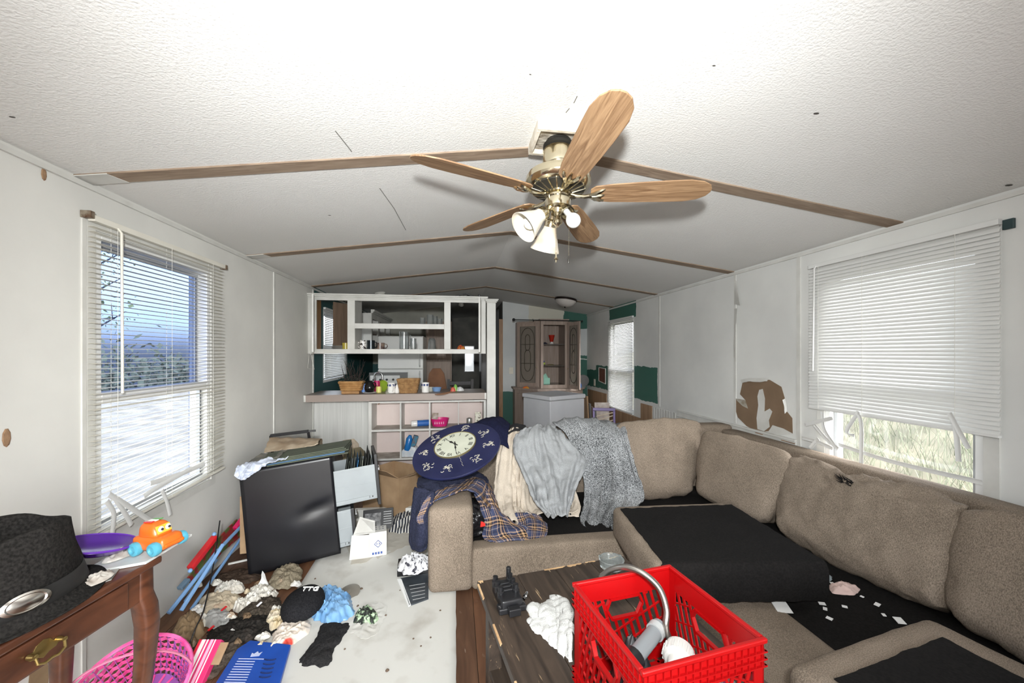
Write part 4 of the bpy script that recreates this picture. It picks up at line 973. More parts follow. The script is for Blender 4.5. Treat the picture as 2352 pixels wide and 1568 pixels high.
# things in and on the hutch
x = xat(1267, 6.72); t = thing('red_tumbler', 'flared red glass on a white foot on the upper hutch shelf', 'glass', (x, 6.72, 1.56), local=True)
B().lathe([(.028,.04),(.055,.16),(.052,.16),(.024,.05)], 18).build('bowl', mat('red_glass', (170,40,24), rough=.15), t, smooth=True); B().lathe([(.034,0),(.036,.008),(.02,.03),(.026,.04)], 16).build('foot', m_white, t, smooth=True)
tag(heap([(x-.16,6.70),(x-.08,6.68),(x-.08,6.74),(x-.15,6.75)], .03, 1.56, amp=.006).build('dark_bundle', mat('dark_navy', (36,40,60)), smooth=True), 'small dark folded bundle on the upper hutch shelf', 'bundle')
x = xat(1248, 6.70); t = thing('toy_car', 'small green and blue toy on the middle hutch shelf', 'toy', (x, 6.70, 1.19), local=True)
B().box((0,0,.03), (.06,.05,.04)).build('body', mat('toy_green', (160,180,60), rough=.4), t, bevel=.01); B().box((-.005,0,.066), (.045,.04,.03)).build('cap', mat('toy_blue', (40,60,130), rough=.4), t, bevel=.008)
tag(heap([(x+.06,6.68),(x+.19,6.68),(x+.2,6.73),(x+.07,6.74)], .018, 1.19, amp=.006).build('brown_cloth', mat('olive_cloth', (110,100,70)), smooth=True), 'flat olive cloth on the middle hutch shelf', 'cloth')
x = xat(1256, 6.66); t = thing('letter_holder', 'pale teal letter holder on the lowest hutch shelf', 'holder', (x, 6.66, .86), local=True)
m_tl = mat('pale_teal', (140,190,170), rough=.5)
B().bx(-.055,.055,-.005,.005,0,.11).build('front', m_tl, t, bevel=.003); B().prism([(-.05,0),(.03,0),(.03,.12),(-.01,.19),(-.05,.16)], .008, Matrix.Translation((0,.05,0))@Matrix.Rotation(math.pi/2,4,'X')).build('back', m_tl, t); B().bx(-.055,.055,-.005,.05,0,.006).build('base', m_tl, t)
x = xat(1208, 6.55); tag(heap([(x-.05,6.61),(x+.0,6.575),(x+.05,6.55),(x+.06,6.585),(x-.0,6.63)], .035, .80, amp=.01).build('toy_gun', mat('orange_red_plastic', (210,70,40), (200,150,50), 14, rough=.4), smooth=True), 'small orange and yellow toy on the left end of the hutch', 'toy')
x = xat(1332, 6.5); t = thing('water_bottle', 'small blue labelled bottle by the hutch door', 'bottle', (x+.02, 6.56, .80), local=True)
B().lathe([(.025,0),(.028,.01),(.028,.06),(.012,.08)], 14).build('body', mat('blue_label'), t, smooth=True); B().lathe([(.012,.08),(.012,.095)], 10).build('cap', m_white, t)
cx, cz = xat(1341, 6.62), 1.0; t = thing('round_fan', 'grey round fan head standing on the hutch beside the wall', 'fan', (cx, 6.66, .80), local=True)
m_gf = mat('grey_fan', (110,108,106), rough=.6)
for k, rr in enumerate((.10,.075,.05,.03)): B().tube([(rr*math.cos(a), -.02-.006*k, .118+rr*math.sin(a)) for a in [i*math.pi/10 for i in range(20)]], .004, 5, True).build('grille_ring', m_gf, t)
B().lathe([(.104,0),(.104,.03),(.02,.05)], 24, Matrix.Translation((0,0,.118))@Matrix.Rotation(-math.pi/2,4,'X')).build('housing', m_gf, t, smooth=True); B().bx(-.05,.05,-.03,.06,0,.016).build('foot', m_gf, t, bevel=.004)
# curtain rod over the hutch
rp0, rp1 = at(1180,734,y=6.42), at(1337,737,y=6.42)
t = thing('curtain_rod', 'black curtain rod with ball end above the china hutch', 'curtain rod', rp0); m_irn = mat('black_iron', (24,24,26), rough=.5)
B().tube([rp0, rp1], .008, 8).build('rod', m_irn, t, smooth=True); B().ball(rp0, .026, 10).build('ball_end', m_irn, t, smooth=True); B().ball(rp1, .016, 10).build('ball_end', m_irn, t, smooth=True)
for f in (.3,.95): q = rp0.lerp(rp1, f); B().tube([q, q+Vector((0,.12,-.012)), q+Vector((0,.15,Z1+.03-q.z if f < .9 else -.03))], .006, 6).build('bracket', m_irn, t)
# chest freezer
fz = thing('chest_freezer', 'white chest freezer standing in front of the china hutch', 'freezer', (2.71, 4.75, 0), (0, 0, math.radians(27)), local=True)
m_fz = mat('freezer_enamel', (206,206,208), (196,196,200), 3, rough=.35)
B().bx(0,.60,0,.56,.02,.80).build('body', m_fz, fz, bevel=.01); B().bx(-.012,.612,-.012,.572,.805,.86).build('lid', m_fz, fz, bevel=.012)
B().bx(.0,.6,.0,.56,.0,.02).build('foot', mat('black_iron'), fz); B().bx(.02,.58,.01,.55,.795,.808).build('gasket', mat('grey_gasket', (110,108,100)), fz)
# boards leaning between freezer and window, and a purple crate
m_ply = wood('plywood', (138,108,80), (176,146,112), 3, (8,8,1)); m_grey = mat('grey_board', (120,118,116), (90,88,86), 6)
for k, (u, h_, w_, m_, lb) in enumerate(((1350,.80,.40,m_ply,'bright plywood board leaning behind the freezer'), (1358,.70,.34,m_grey,'grey board leaning second from the freezer'), (1365,.66,.30,wood('brown_cabinet_door',0,0),'brown board leaning between the grey ones'), (1371,.62,.3,m_grey,'thin grey panel leaning nearest the window'))):
    y = 5.30-.06*k; x = at(u, 900, y=y).x; a = .10
    b = B(); b.box((x, y+.15, h_/2), (.022,w_,h_), (0,-a*.6,0)); b.v = [v+Vector((0,0,-min(q.z for q in b.v))) if 0 else v for v in b.v]; mz = min(v.z for v in b.v); b.v = [v-Vector((0,0,mz)) for v in b.v]
    tag(b.build('leaning_board', m_, bevel=.002), lb, 'board', 'boards beside the freezer')
y = 5.02; c0 = at(1388, 955, y=y)
t = thing('purple_crate', 'purple plastic frame with a lattice leaning under the dining window', 'crate', (c0.x, y, 0), (math.radians(-8), 0, math.radians(-18)), local=True)
m_pur = mat('purple_plastic', (96,70,138), rough=.4); m_lat = mat('cream_lattice', (206,190,168), rough=.6)
for q in ((-.15,.15,0,.03), (-.15,.15,.62,.66), (-.15,-.12,.03,.62), (.12,.15,.03,.62)): B().bx(q[0],q[1],-.015,.015,q[2],q[3]).build('frame_bar', m_pur, t, bevel=.004)
for k in range(9): z = .06+.06*k; B().bar((-.12,0,z), (.12,0,z+.08 if z < .5 else z+.06), .008, .012).build('lattice_strip', m_lat, t)
x = 3.93; tag(B().box((at(1383,930,y=5.16).x,5.17,.36), (.20,.02,.72), (0,0,-.2)).build('white_card', mat('cream_carton2', (214,206,196), (170,150,140), 9)), 'pale card leaning against the wall behind the purple frame', 'card')
# wood panelling below the chair line on the right wall: each panel its own board
m_pan = wood('brown_panelling', (140,110,84), (168,138,108), 2.5, (10,6,.7), rough=.6)
for k in range(8):
    ya = 4.62+.3*k; B().bx(3.988,3.999,ya+.002,ya+.298,0,.735).build('wall_panel', m_pan, wall_right) if 0 else None
LOCAL['wall_right'] = False
for k in range(8):
    ya = 4.62+.3*k; B().bx(3.986,3.9995,ya+.002,min(ya+.298,7.09),0,.735 if not WIN3[0]-.3 < ya < WIN3[1] else .53).build('panel', m_pan, wall_right)
for k in range(9): ya = 4.09+.058*k; B().bx(3.988,3.9995,ya+.003,ya+.055,0,.73).build('bead_board', m_trim, wall_right, bevel=.003)
# switch, outlet, hole in the wall
def plate_(name, label, cat, c, ax, w_=.075, h_=.12, sw=True):
    t = thing(name, label, cat, c, local=True); m_ = mat('ivory_plate', (222,216,200), rough=.4)
    if ax == 'y': B().bx(-w_/2,w_/2,-.006,0,-h_/2,h_/2).build('plate', m_, t, bevel=.002); B().bx(-.006,.006,-.016,-.006,-.012,.014).build('lever', m_, t)
    else: 
        B().bx(-.006,0,-w_/2,w_/2,-h_/2,h_/2).build('plate', m_, t, bevel=.002)
        for z in (-.028,.028): B().bx(-.0085,-.006,-.016,.016,z-.014,z+.014).build('socket', m_, t, bevel=.002)
plate_('light_switch', 'ivory light switch on the white wall left of the hutch', 'switch', at(1174,851,y=7.098), 'y')
plate_('wall_outlet', 'ivory outlet on the green wall by the far corner', 'outlet', at(1366,878,x=3.998), 'x')
c = at(1383,862,x=3.9975); b = B(); ya, yb = c.y-.16, c.y+.14
b.prism([(ya,c.z-.13),(yb,c.z-.10),(yb,c.z+.13),(ya,c.z+.12)], .004, Matrix(((0,0,1,3.9945),(1,0,0,0),(0,1,0,0),(0,0,0,1)))); b.build('wall_hole_board', mat('hole_brown', (104,62,48), (84,50,40), 8), wall_right)
b = B()
for p, q in (((ya,c.z-.13),(yb,c.z-.10)), ((yb,c.z-.10),(yb,c.z+.13)), ((ya,c.z+.12),(yb,c.z+.13)), ((ya,c.z-.13),(ya,c.z+.12))): b.bar((3.9945,p[0],p[1]), (3.9945,q[0],q[1]), .012, .012)
b.build('wall_hole_edge', m_trim, wall_right)
# ================================================================ SECTIONAL SOFA
def fabric(name, c1, c2, sc=160, rough=.95, streak=(1,1,1), bump=.5, c3=None):
    """woven cloth: fine fleck between two tones over a broad soft mottling"""
    if name in MATS: return MATS[name]
    m = bpy.data.materials.new(name); m.use_nodes = True; MATS[name] = m; nt = m.node_tree; N = nt.nodes; Lk = nt.links
    b = N['Principled BSDF']; b.inputs['Roughness'].default_value = rough; b.inputs['Specular IOR Level'].default_value = .15; 
    tc = N.new('ShaderNodeTexCoord'); mp = N.new('ShaderNodeMapping'); mp.inputs['Scale'].default_value = streak; Lk.new(tc.outputs['Object'], mp.inputs['Vector'])
    n1 = N.new('ShaderNodeTexNoise'); n1.inputs['Scale'].default_value = sc; n1.inputs['Detail'].default_value = 3; Lk.new(mp.outputs[0], n1.inputs['Vector'])
    n2 = N.new('ShaderNodeTexNoise'); n2.inputs['Scale'].default_value = 5; n2.inputs['Detail'].default_value = 5; Lk.new(tc.outputs['Object'], n2.inputs['Vector'])
    ad = N.new('ShaderNodeMath'); ad.operation = 'MULTIPLY_ADD'; ad.inputs[1].default_value = .35; Lk.new(n2.outputs['Fac'], ad.inputs[0]); Lk.new(n1.outputs['Fac'], ad.inputs[2])
    cr = N.new('ShaderNodeValToRGB'); cr.color_ramp.elements[0].position = .52; cr.color_ramp.elements[0].color = srgb(c1); cr.color_ramp.elements[1].position = .84; cr.color_ramp.elements[1].color = srgb(c2)
    Lk.new(ad.outputs[0], cr.inputs[0]); Lk.new(cr.outputs[0], b.inputs['Base Color'])
    bp = N.new('ShaderNodeBump'); bp.inputs['Strength'].default_value = bump; bp.inputs['Distance'].default_value = .002; Lk.new(n1.outputs['Fac'], bp.inputs['Height']); Lk.new(bp.outputs[0], b.inputs['Normal'])
    return m
m_sofa = fabric('taupe_chenille', (106,95,83), (148,134,119), 190, streak=(1.6,1.6,.7))
m_deck = fabric('black_deck_cloth', (17,16,15), (27,25,24), 120)
def V(*a): return Vector(a)
def blk(x0, x1, y0, y1, z0, z1): return [V(x0,y0,z0),V(x1,y0,z0),V(x1,y1,z0),V(x0,y1,z0),V(x0,y0,z1),V(x1,y0,z1),V(x1,y1,z1),V(x0,y1,z1)]
sofa = thing('sectional_sofa', 'taupe corner sectional sofa with its seat cushions pulled off', 'sofa', (2.9, 2.3, 0))
def part(name, c8, m, parent=sofa, **k):
    return cushion(c8, **k).build(name, m, parent, smooth=True, angle=70)
part('arm', blk(1.385,1.645,2.285,3.12,.012,.505), m_sofa, n=16, r=.30, puff=.04, amp=.004, sc=7)
part('front_rail', blk(1.640,2.62,2.29,2.42,.015,.255), m_sofa, n=12, r=.35, puff=.03, amp=.003)
part('front_rail', blk(2.58,3.0,.30,2.30,.015,.262), m_sofa, n=18, r=.28, puff=.03, amp=.004)
part('back_frame', blk(1.645,3.99,3.155,3.33,.02,.765), m_sofa, n=18, r=.45, puff=.03, amp=.005)
part('back_frame', blk(3.85,3.992,.30,3.15,.02,.735), m_sofa, n=20, r=.45, puff=.03, amp=.006)
part('seat_deck', blk(1.645,3.85,2.41,3.16,.03,.243), m_deck, n=10, r=.06, puff=.0, amp=.003)
part('seat_deck', blk(2.99,3.85,.32,2.42,.03,.246), m_deck, n=10, r=.06, puff=.0, amp=.003)
for x, y in ((1.42,2.33),(1.42,3.2),(2.64,.4),(3.9,.4),(3.9,3.2)): B().bx(x,x+.05,y,y+.05,0,.03).build('foot', mat('black_iron'), sofa)
# loose back cushions
def back_cushion(label, bl, br, tr, tl, thick, seed, dent=None, n=26, amp=.014, puff=.12):
    """front face through four corners, the body behind it"""
    bl, br, tr, tl = [Vector(p) for p in (bl, br, tr, tl)]; nrm = (br-bl).cross(tl-bl).normalized(); k = -nrm*thick
    up = Vector((0,0,.045)); c8 = [bl+up, br+up, br+up+k, bl+up+k, tl, tr, tr+k*.45, tl+k*.45]
    t = thing('back_cushion', label, 'cushion', (bl+br)/2, group='sofa back cushions')
    cushion(c8, n=n, r=.62, puff=puff, amp=amp, sc=8, seed=seed, dent=dent).build('cover', m_sofa, t, smooth=True, angle=180)
    # piped seam around the front face
    c = sum((bl,br,tr,tl), Vector())/4; pts = []
    q = [bl, br, tr, tl]
    for i in range(4):
        for f in (.08,.3,.5,.7,.92): pts.append(c+(q[i].lerp(q[(i+1)%4], f)-c)*.955+nrm*-.012)
    return t
# A faces the camera, B, C and D stand along the right wall facing the room
back_cushion('taupe back cushion beside the grey marled blanket, facing the camera', V(2.88,2.84,.25), V(3.42,2.86,.25), V(3.60,3.03,.83), V(2.86,3.05,.83), .16, 1)
back_cushion('taupe back cushion in the corner of the sectional', V(3.36,2.82,.27), V(3.50,2.27,.26), V(3.64,2.22,.765), V(3.48,2.88,.79), .20, 2)
def tear(w): return (.022*(1-2.6*abs(noise.noise(V(w.x*9,w.y*9,w.z*14))))+.010*(1-2.6*abs(noise.noise(V(w.x*22,w.y*20,w.z*30)))))*math.exp(-((w.z-.75)/.11)**2)-.045*math.exp(-(((w.y-1.98)/.10)**2+((w.z-.74)/.09)**2))-.02*math.exp(-(((w.y-1.7)/.2)**2+((w.z-.76)/.05)**2))
bc = back_cushion('wide taupe back cushion with a torn top seam under the right window', V(3.49,2.205,.26), V(3.56,1.375,.26), V(3.73,1.41,.735), V(3.66,2.25,.745), .24, 3, dent=tear, n=54, amp=.018, puff=.16)
back_cushion('taupe back cushion at the right edge, nearest the camera', V(3.545,1.365,.26), V(3.60,.62,.26), V(3.74,.62,.77), V(3.71,1.40,.75), .22, 4, n=28, amp=.018, puff=.14)
# torn black tuft on the wide cushion
p = at(1945, 1107, x=3.62); b = B(); rnd = random.Random(2)
for k in range(16):
    q = p+V(rnd.uniform(-.01,.01), rnd.uniform(-.04,.03), rnd.uniform(-.012,.012)); b.tube([q, q+V(rnd.uniform(-.03,.0), rnd.uniform(-.03,.03), rnd.uniform(.0,.03))], [.004,.001], 5)
b.build('torn_seam', m_deck, bc)
# flipped seat cushions: black undersides up
def flipped(label, c, z0, z1, seed, inset, front_black):
    """c: four plan corners back-left, back-right, front-right, front-left"""
    bl, br, fr_, fl_ = [Vector((p[0], p[1], 0)) for p in c]; lo = V(0,0,z0); hi = V(0,0,z1)
    t = thing('seat_cushion', label, 'cushion', (sum((bl,br,fr_,fl_), Vector())/4)+lo, group='flipped seat cushions')
    cushion([fl_+lo, fr_+lo, br+lo, bl+lo, fl_+hi, fr_+hi, br+hi, bl+hi], n=20, r=.38, puff=.05, amp=.004, sc=6, seed=seed).build('cover', m_sofa, t, smooth=True, angle=180)
    il, ir, ib, if_ = inset
    def pt(u, v): return (fl_.lerp(fr_, u)).lerp(bl.lerp(br, u), v)
    def puf(u, v): return .05*min(1,.3/((z1-z0)/2))*(z1-z0)/2*(1-(2*u-1)**2)*(1-(2*v-1)**2)
    rows = []
    for i in range(15):
        v = if_+(1-ib-if_)*(1-i/14); rows.append([pt(il+(1-il-ir)*j/14, v)+hi+V(0,0,.004+puf(il+(1-il-ir)*j/14, max(0,v))) for j in range(15)])
    if front_black:
        fdir = ((fl_-bl).normalized())
        for dz, df in ((-.004,.012), (-.03,.022), (-.09,.024), (-.16,.016)):
            rows.append([pt(max(.0, il-.02)+(1-max(.0, il-.02)-max(.0, ir-.02))*j/14, 0)+hi+V(0,0,dz)+fdir*(df+.003*math.sin(j*2.4)*(dz < -.02)) for j in range(15)])
    patch(rows, 34, 40, .0015, 20, seed, thick=.003).build('underside_cloth', m_deck, t, smooth=True, angle=60)
    return t
flipped('upside-down seat cushion with black underside lying across the sofa corner', ((2.49,2.285),(3.22,2.25),(3.17,1.53),(2.42,1.62)), .284, .468, 5, (.04,.0,.10,.0), True)
flipped('upside-down seat cushion with black underside in the bottom right foreground', ((2.52,1.045),(3.20,1.17),(3.33,.45),(2.64,.33)), .286, .472, 6, (.10,.17,.13,.02), False)
# scraps on the bare deck
m_paper = mat('white_scrap', (230,230,228), rough=.7)
rnd = random.Random(8)
scr = ((1795,1393,.055,'largest white paper scrap on the sofa rail'), (1850,1368,.02,0), (1865,1372,.016,0), (1888,1386,.018,0), (1895,1398,.014,0), (1912,1340,.014,0), (2015,1388,.018,0), (2066,1425,.028,0), (1940,1393,.014,0), (1835,1362,.012,0), (1980,1370,.010,0), (1905,1420,.016,0), (2030,1412,.012,0), (1812,1350,.014,0))
sp = ['below the pink cloth','right of the black pen','in the middle of the scraps','beside the middle scraps','near the pink cloth','far right below the wide cushion','at the right end of the deck, bluish','among the small scraps','near the flipped cushion','towards the wide cushion','lowest of the scraps','right of the centre scraps','by the black edge of the flipped cushion']
for k, (u, w, s_, lb) in enumerate(scr):
    p = at(u, w, z=.266 if k == 0 else .252); a = rnd.uniform(0, 3)
    b = B(); b.prism([(s_*math.cos(a), s_*.8*math.sin(a)), (s_*math.cos(a+1.3), s_*.8*math.sin(a+1.3)), (-s_*math.cos(a), -s_*.8*math.sin(a)), (-s_*math.cos(a+1.3), -s_*.8*math.sin(a+1.3))], .002, Matrix.Translation(p)@Matrix.Rotation(.15, 4, 'X'))
    tag(b.build('paper_scrap', m_paper), lb or 'tiny white paper scrap on the black deck, '+sp[(k-1) % len(sp)], 'scrap', 'paper scraps on the sofa deck')
tag(heap(fl_pts([(1905,1345),(1930,1338),(1975,1352),(1960,1366),(1915,1362)], .25), .02, .25, amp=.014, sc=25, seed=5).build('pink_cloth', mat('dusty_pink', (206,180,172), rough=.9), smooth=True, angle=60), 'small dusty pink cloth on the black sofa deck', 'cloth')
tag(heap(fl_pts([(1875,1328),(1905,1320),(1908,1334),(1880,1340)], .25), .01, .25, amp=.01, sc=30, seed=6).build('plastic_wrap', mat('grey_film', (150,160,164), rough=.2), smooth=True), 'grey plastic film under the end of the flipped cushion', 'film')
b = B(); pts = [at(u, w, z=.272) for u, w in ((1762,1372),(1772,1368),(1782,1378),(1790,1372))]; b.tube(pts, .004, 6)
tag(b.build('black_twist', mat('black_iron'), smooth=True), 'short twisted black strip on the sofa rail', 'strip')

# ================================================================ CLOTHES ON THE SOFA
m_navy = fabric('navy_cotton', (34,37,54), (50,53,72), 120)
m_navy2 = fabric('navy_dark', (20,22,44), (30,33,58), 120)
m_tee = fabric('grey_jersey', (140,142,143), (160,162,163), 220)
m_beige = fabric('beige_cotton', (186,174,158), (206,194,178), 200)
m_marl = fabric('marled_knit', (46,48,50), (172,174,175), 125, streak=(1.5,1.5,.8), bump=1.0)
def plaid(name):
    if name in MATS: return MATS[name]
    m = bpy.data.materials.new(name); m.use_nodes = True; MATS[name] = m; nt = m.node_tree; N = nt.nodes; Lk = nt.links
    b = N['Principled BSDF']; b.inputs['Roughness'].default_value = .95; b.inputs['Specular IOR Level'].default_value = .1
    uv = N.new('ShaderNodeUVMap'); sx = N.new('ShaderNodeSeparateXYZ'); Lk.new(uv.outputs[0], sx.inputs[0])
    cols = []
    for ax, rep in ((0, 3.0), (1, 3.0)):
        mu = N.new('ShaderNodeMath'); mu.operation = 'MULTIPLY'; mu.inputs[1].default_value = rep; Lk.new(sx.outputs[ax], mu.inputs[0])
        fr_ = N.new('ShaderNodeMath'); fr_.operation = 'FRACT'; Lk.new(mu.outputs[0], fr_.inputs[0])
        cr = N.new('ShaderNodeValToRGB'); cr.color_ramp.interpolation = 'CONSTANT'; e = cr.color_ramp.elements
        e[0].position = 0; e[0].color = srgb((66,72,98)); e[1].position = .31; e[1].color = srgb((206,172,136))
        for p_, c_ in ((.36,(66,72,98)), (.42,(40,36,38)), (.52,(206,168,128)), (.60,(52,42,38)), (.70,(206,168,128)), (.75,(44,38,40)), (.82,(70,76,104)), (.92,(206,190,166)), (.94,(70,76,104))):
            q = e.new(p_); q.color = srgb(c_)
        Lk.new(fr_.outputs[0], cr.inputs[0]); cols.append(cr.outputs[0])
    mx = N.new('ShaderNodeMixRGB'); mx.inputs[0].default_value = .5; Lk.new(cols[0], mx.inputs[1]); Lk.new(cols[1], mx.inputs[2]); Lk.new(mx.outputs[0], b.inputs['Base Color'])
    return m
m_plaid = plaid('plaid_flannel')
def cloth(name, label, cat, rows, m, nu=46, nv=40, amp=.010, sc=9, seed=1, fl=0.0, nf=4, thick=.005, parent=None, edge=.006):
    """rows of (pixel x, pixel y, depth y) placed in the room"""
    net = [[at(u, w, y=d) if not isinstance(u, Vector) else u for (u, w, d) in r] for r in rows]
    o = patch(net, nu, nv, amp, sc, seed, fl, nf, edge=edge, thick=thick).build(name, m, parent, smooth=True, angle=180)
    if parent is None: tag(o, label, cat)
    return o
# marled blanket over the back and down to the seat
cloth('marled_blanket', 'grey marled knit blanket draped over the sofa back and seat', 'blanket', [
    [(1290,985,3.36),(1330,975,3.36),(1380,972,3.36),(1425,985,3.36)],
    [(1270,975,3.16),(1315,966,3.16),(1380,970,3.16),(1432,980,3.16)],
    [(1300,1000,3.06),(1350,1000,3.04),(1410,1000,3.0),(1440,1000,2.97)],
    [(1335,1080,2.96),(1380,1070,2.96),(1430,1070,2.88),(1462,1075,2.80)],
    [(1340,1150,2.78),(1380,1150,2.77),(1430,1145,2.72),(1480,1145,2.68)],
    [(1332,1200,2.60),(1370,1200,2.58),(1405,1192,2.56),(1440,1180,2.56)],
    [(1350,1228,2.47),(1375,1234,2.45),(1400,1232,2.45),(1420,1222,2.45)]], m_marl, 80, 70, .015, 7, 3, .013, 4, thick=.010)
# beige shirt under the grey one
bs = thing('beige_shirt', 'beige long-sleeved shirt hanging down the sofa back', 'shirt', at(1170,1100,y=2.9))
cloth('sleeve', '', '', [[(1168,990,3.14),(1180,984,3.15),(1196,988,3.15)], [(1148,1030,3.06),(1165,1030,3.03),(1190,1030,3.04)], [(1140,1090,2.95),(1160,1090,2.92),(1185,1085,2.94)], [(1138,1150,2.80),(1160,1150,2.77),(1186,1148,2.78)],
    [(1150,1190,2.66),(1168,1185,2.63),(1185,1185,2.64)], [(1162,1206,2.58),(1176,1203,2.56),(1188,1214,2.55)]], m_beige, 60, 30, .014, 12, 4, .018, 2, parent=bs, thick=.006)
cloth('body', '', '', [[(1176,1010,3.09),(1220,1000,3.10),(1270,1005,3.10)], [(1174,1070,2.98),(1220,1060,2.98),(1290,1060,3.0)], [(1176,1120,2.88),(1215,1120,2.86),(1300,1120,2.88)], [(1178,1165,2.76),(1220,1170,2.72),(1320,1150,2.76)], [(1184,1185,2.68),(1230,1188,2.62),(1328,1180,2.64)]], m_beige, 70, 60, .016, 9, 5, .026, 4, parent=bs)
cloth('sleeve', '', '', [[(1300,1120,2.84),(1318,1120,2.84)], [(1312,1150,2.76),(1330,1150,2.75)], [(1312,1172,2.68),(1334,1168,2.66)], [(1300,1186,2.62),(1330,1188,2.60)]], m_beige, 20, 12, .006, 14, 6, parent=bs)
for u, w, d in ((1310,1180,2.60), (1180,1206,2.55)):
    B().lathe([(.006,0),(.006,.003)], 10, Matrix.Translation(at(u, w, y=d))@Matrix.Rotation(math.pi/2,4,'X')).build('button', mat('black_iron'), bs)
# grey tee
cloth('grey_tshirt', 'plain light grey t-shirt spread over the sofa back', 'shirt', [
    [(1196,990,3.10),(1235,985,3.13),(1265,985,3.13),(1285,1005,3.11)],
    [(1182,1012,3.03),(1225,1000,3.03),(1265,1000,3.03),(1310,1020,3.03)],
    [(1180,1040,2.96),(1225,1035,2.94),(1280,1035,2.94),(1345,1060,2.95)],
    [(1196,1080,2.86),(1235,1080,2.83),(1285,1080,2.83),(1340,1085,2.85)],
    [(1212,1120,2.75),(1245,1120,2.72),(1285,1120,2.72),(1326,1115,2.75)],
    [(1226,1160,2.62),(1250,1165,2.59),(1285,1165,2.58),(1312,1155,2.62)],
    [(1252,1186,2.52),(1265,1193,2.50),(1285,1193,2.50),(1302,1190,2.52)]], m_tee, 90, 80, .018, 8, 7, .026, 4)
# plaid flannel over the arm
pl = thing('plaid_shirt', 'blue and brown plaid flannel shirt thrown over the sofa arm', 'shirt', at(1100,1150,y=2.6))
cloth('body', '', '', [
    [(1052,1096,2.86),(1080,1092,2.90),(1110,1102,2.90),(1128,1120,2.88)],
    [(1010,1120,2.60),(1050,1112,2.66),(1100,1106,2.72),(1134,1140,2.76)],
    [(985,1140,2.44),(1030,1130,2.50),(1090,1120,2.60),(1136,1165,2.66)],
    [(966,1165,2.34),(1010,1150,2.38),(1078,1128,2.48),(1130,1180,2.58)]], m_plaid, 46, 46, .010, 9, 8, .004, 2, parent=pl, thick=.006)
cloth('sleeve', '', '', [[(978,1142,2.36),(995,1130,2.42)], [(966,1165,2.33),(985,1155,2.35)], [(958,1190,2.31),(972,1185,2.32)], [(962,1203,2.31),(972,1200,2.32)]], m_plaid, 20, 14, .006, 12, 9, parent=pl, thick=.006)
cloth('body', '', '', [
    [(1085,1128,2.66),(1110,1120,2.72),(1134,1140,2.74)],
    [(1100,1165,2.57),(1130,1160,2.62),(1148,1180,2.62)],
    [(1112,1200,2.52),(1145,1195,2.54),(1185,1205,2.52)],
    [(1108,1232,2.41),(1150,1228,2.42),(1215,1215,2.46)],
    [(1125,1246,2.355),(1165,1246,2.355),(1225,1244,2.36)]], m_plaid, 40, 40, .012, 9, 10, .006, 2, parent=pl, thick=.006)
cloth('front_panel', '', '', [
    [(1180,1180,2.62),(1215,1178,2.64),(1240,1182,2.62)],
    [(1190,1205,2.54),(1225,1195,2.56),(1256,1205,2.54)],
    [(1190,1230,2.41),(1225,1225,2.42),(1256,1228,2.41)],
    [(1205,1245,2.35),(1222,1254,2.325),(1245,1240,2.37)]], m_plaid, 30, 30, .012, 10, 11, parent=pl, thick=.006)
# navy trousers down the outer side of the arm
nv = thing('navy_trousers', 'dark navy trousers hanging off the left side of the sofa arm', 'trousers', at(970,1180,y=2.4))
cloth('waist', '', '', [
    [(962,1100,2.72),(1010,1085,2.84),(1070,1080,2.92),(1110,1090,2.94)],
    [(958,1115,2.56),(1000,1100,2.66),(1050,1100,2.74),(1120,1110,2.82)],
    [(962,1130,2.45),(995,1125,2.52),(1030,1118,2.60),(1070,1112,2.70)],
    [(965,1142,2.40),(990,1138,2.46),(1020,1128,2.54),(1050,1120,2.62)]], m_navy, 40, 40, .016, 8, 12, .006, 2, parent=nv, thick=.008)
cloth('leg', '', '', [
    [(956,1120,2.50),(975,1125,2.44),(996,1135,2.42)],
    [(952,1150,2.46),(970,1152,2.38),(994,1150,2.38)],
    [(950,1190,2.44),(966,1192,2.36),(984,1190,2.36)],
    [(946,1230,2.43),(962,1235,2.34),(983,1232,2.35)],
    [(952,1255,2.43),(962,1264,2.37),(978,1260,2.37)]], m_navy, 40, 24, .010, 9, 13, .006, 1.5, parent=nv, thick=.012)
cloth('navy_cloth', 'dark navy cloth lying on the sofa back behind the clock', 'cloth', [
    [(1085,975,3.30),(1115,962,3.32),(1145,958,3.32),(1165,972,3.30)], [(1080,985,3.18),(1110,968,3.20),(1145,965,3.20),(1170,978,3.18)], [(1088,1000,3.08),(1115,985,3.08),(1145,985,3.08),(1166,995,3.08)], [(1100,1030,2.99),(1125,1025,2.99),(1150,1022,2.99),(1168,1030,2.99)]], m_navy2, 30, 30, .012, 9, 14, thick=.010)
cloth('black_cloth', 'crumpled black cloth on the sofa back beside the navy cloth', 'cloth', [[(1160,985,3.34),(1185,976,3.36),(1206,980,3.36)], [(1160,988,3.22),(1185,977,3.22),(1208,984,3.22)], [(1166,998,3.10),(1185,990,3.10),(1204,994,3.10)]], mat('black_cotton', (26,25,27), rough=.95), 24, 24, .012, 12, 15, thick=.01)
cloth('black_bag', 'shiny black plastic bag tucked between arm and plaid shirt', 'bag', [[(1045,1150,2.50),(1075,1146,2.54),(1100,1155,2.56)], [(1050,1170,2.44),(1078,1168,2.46),(1105,1175,2.47)], [(1070,1195,2.42),(1092,1195,2.44),(1110,1195,2.45)], [(1085,1235,2.41),(1098,1232,2.43),(1110,1225,2.44)]], mat('black_plastic', (20,20,22), rough=.18), 30, 24, .018, 16, 16, thick=.004)
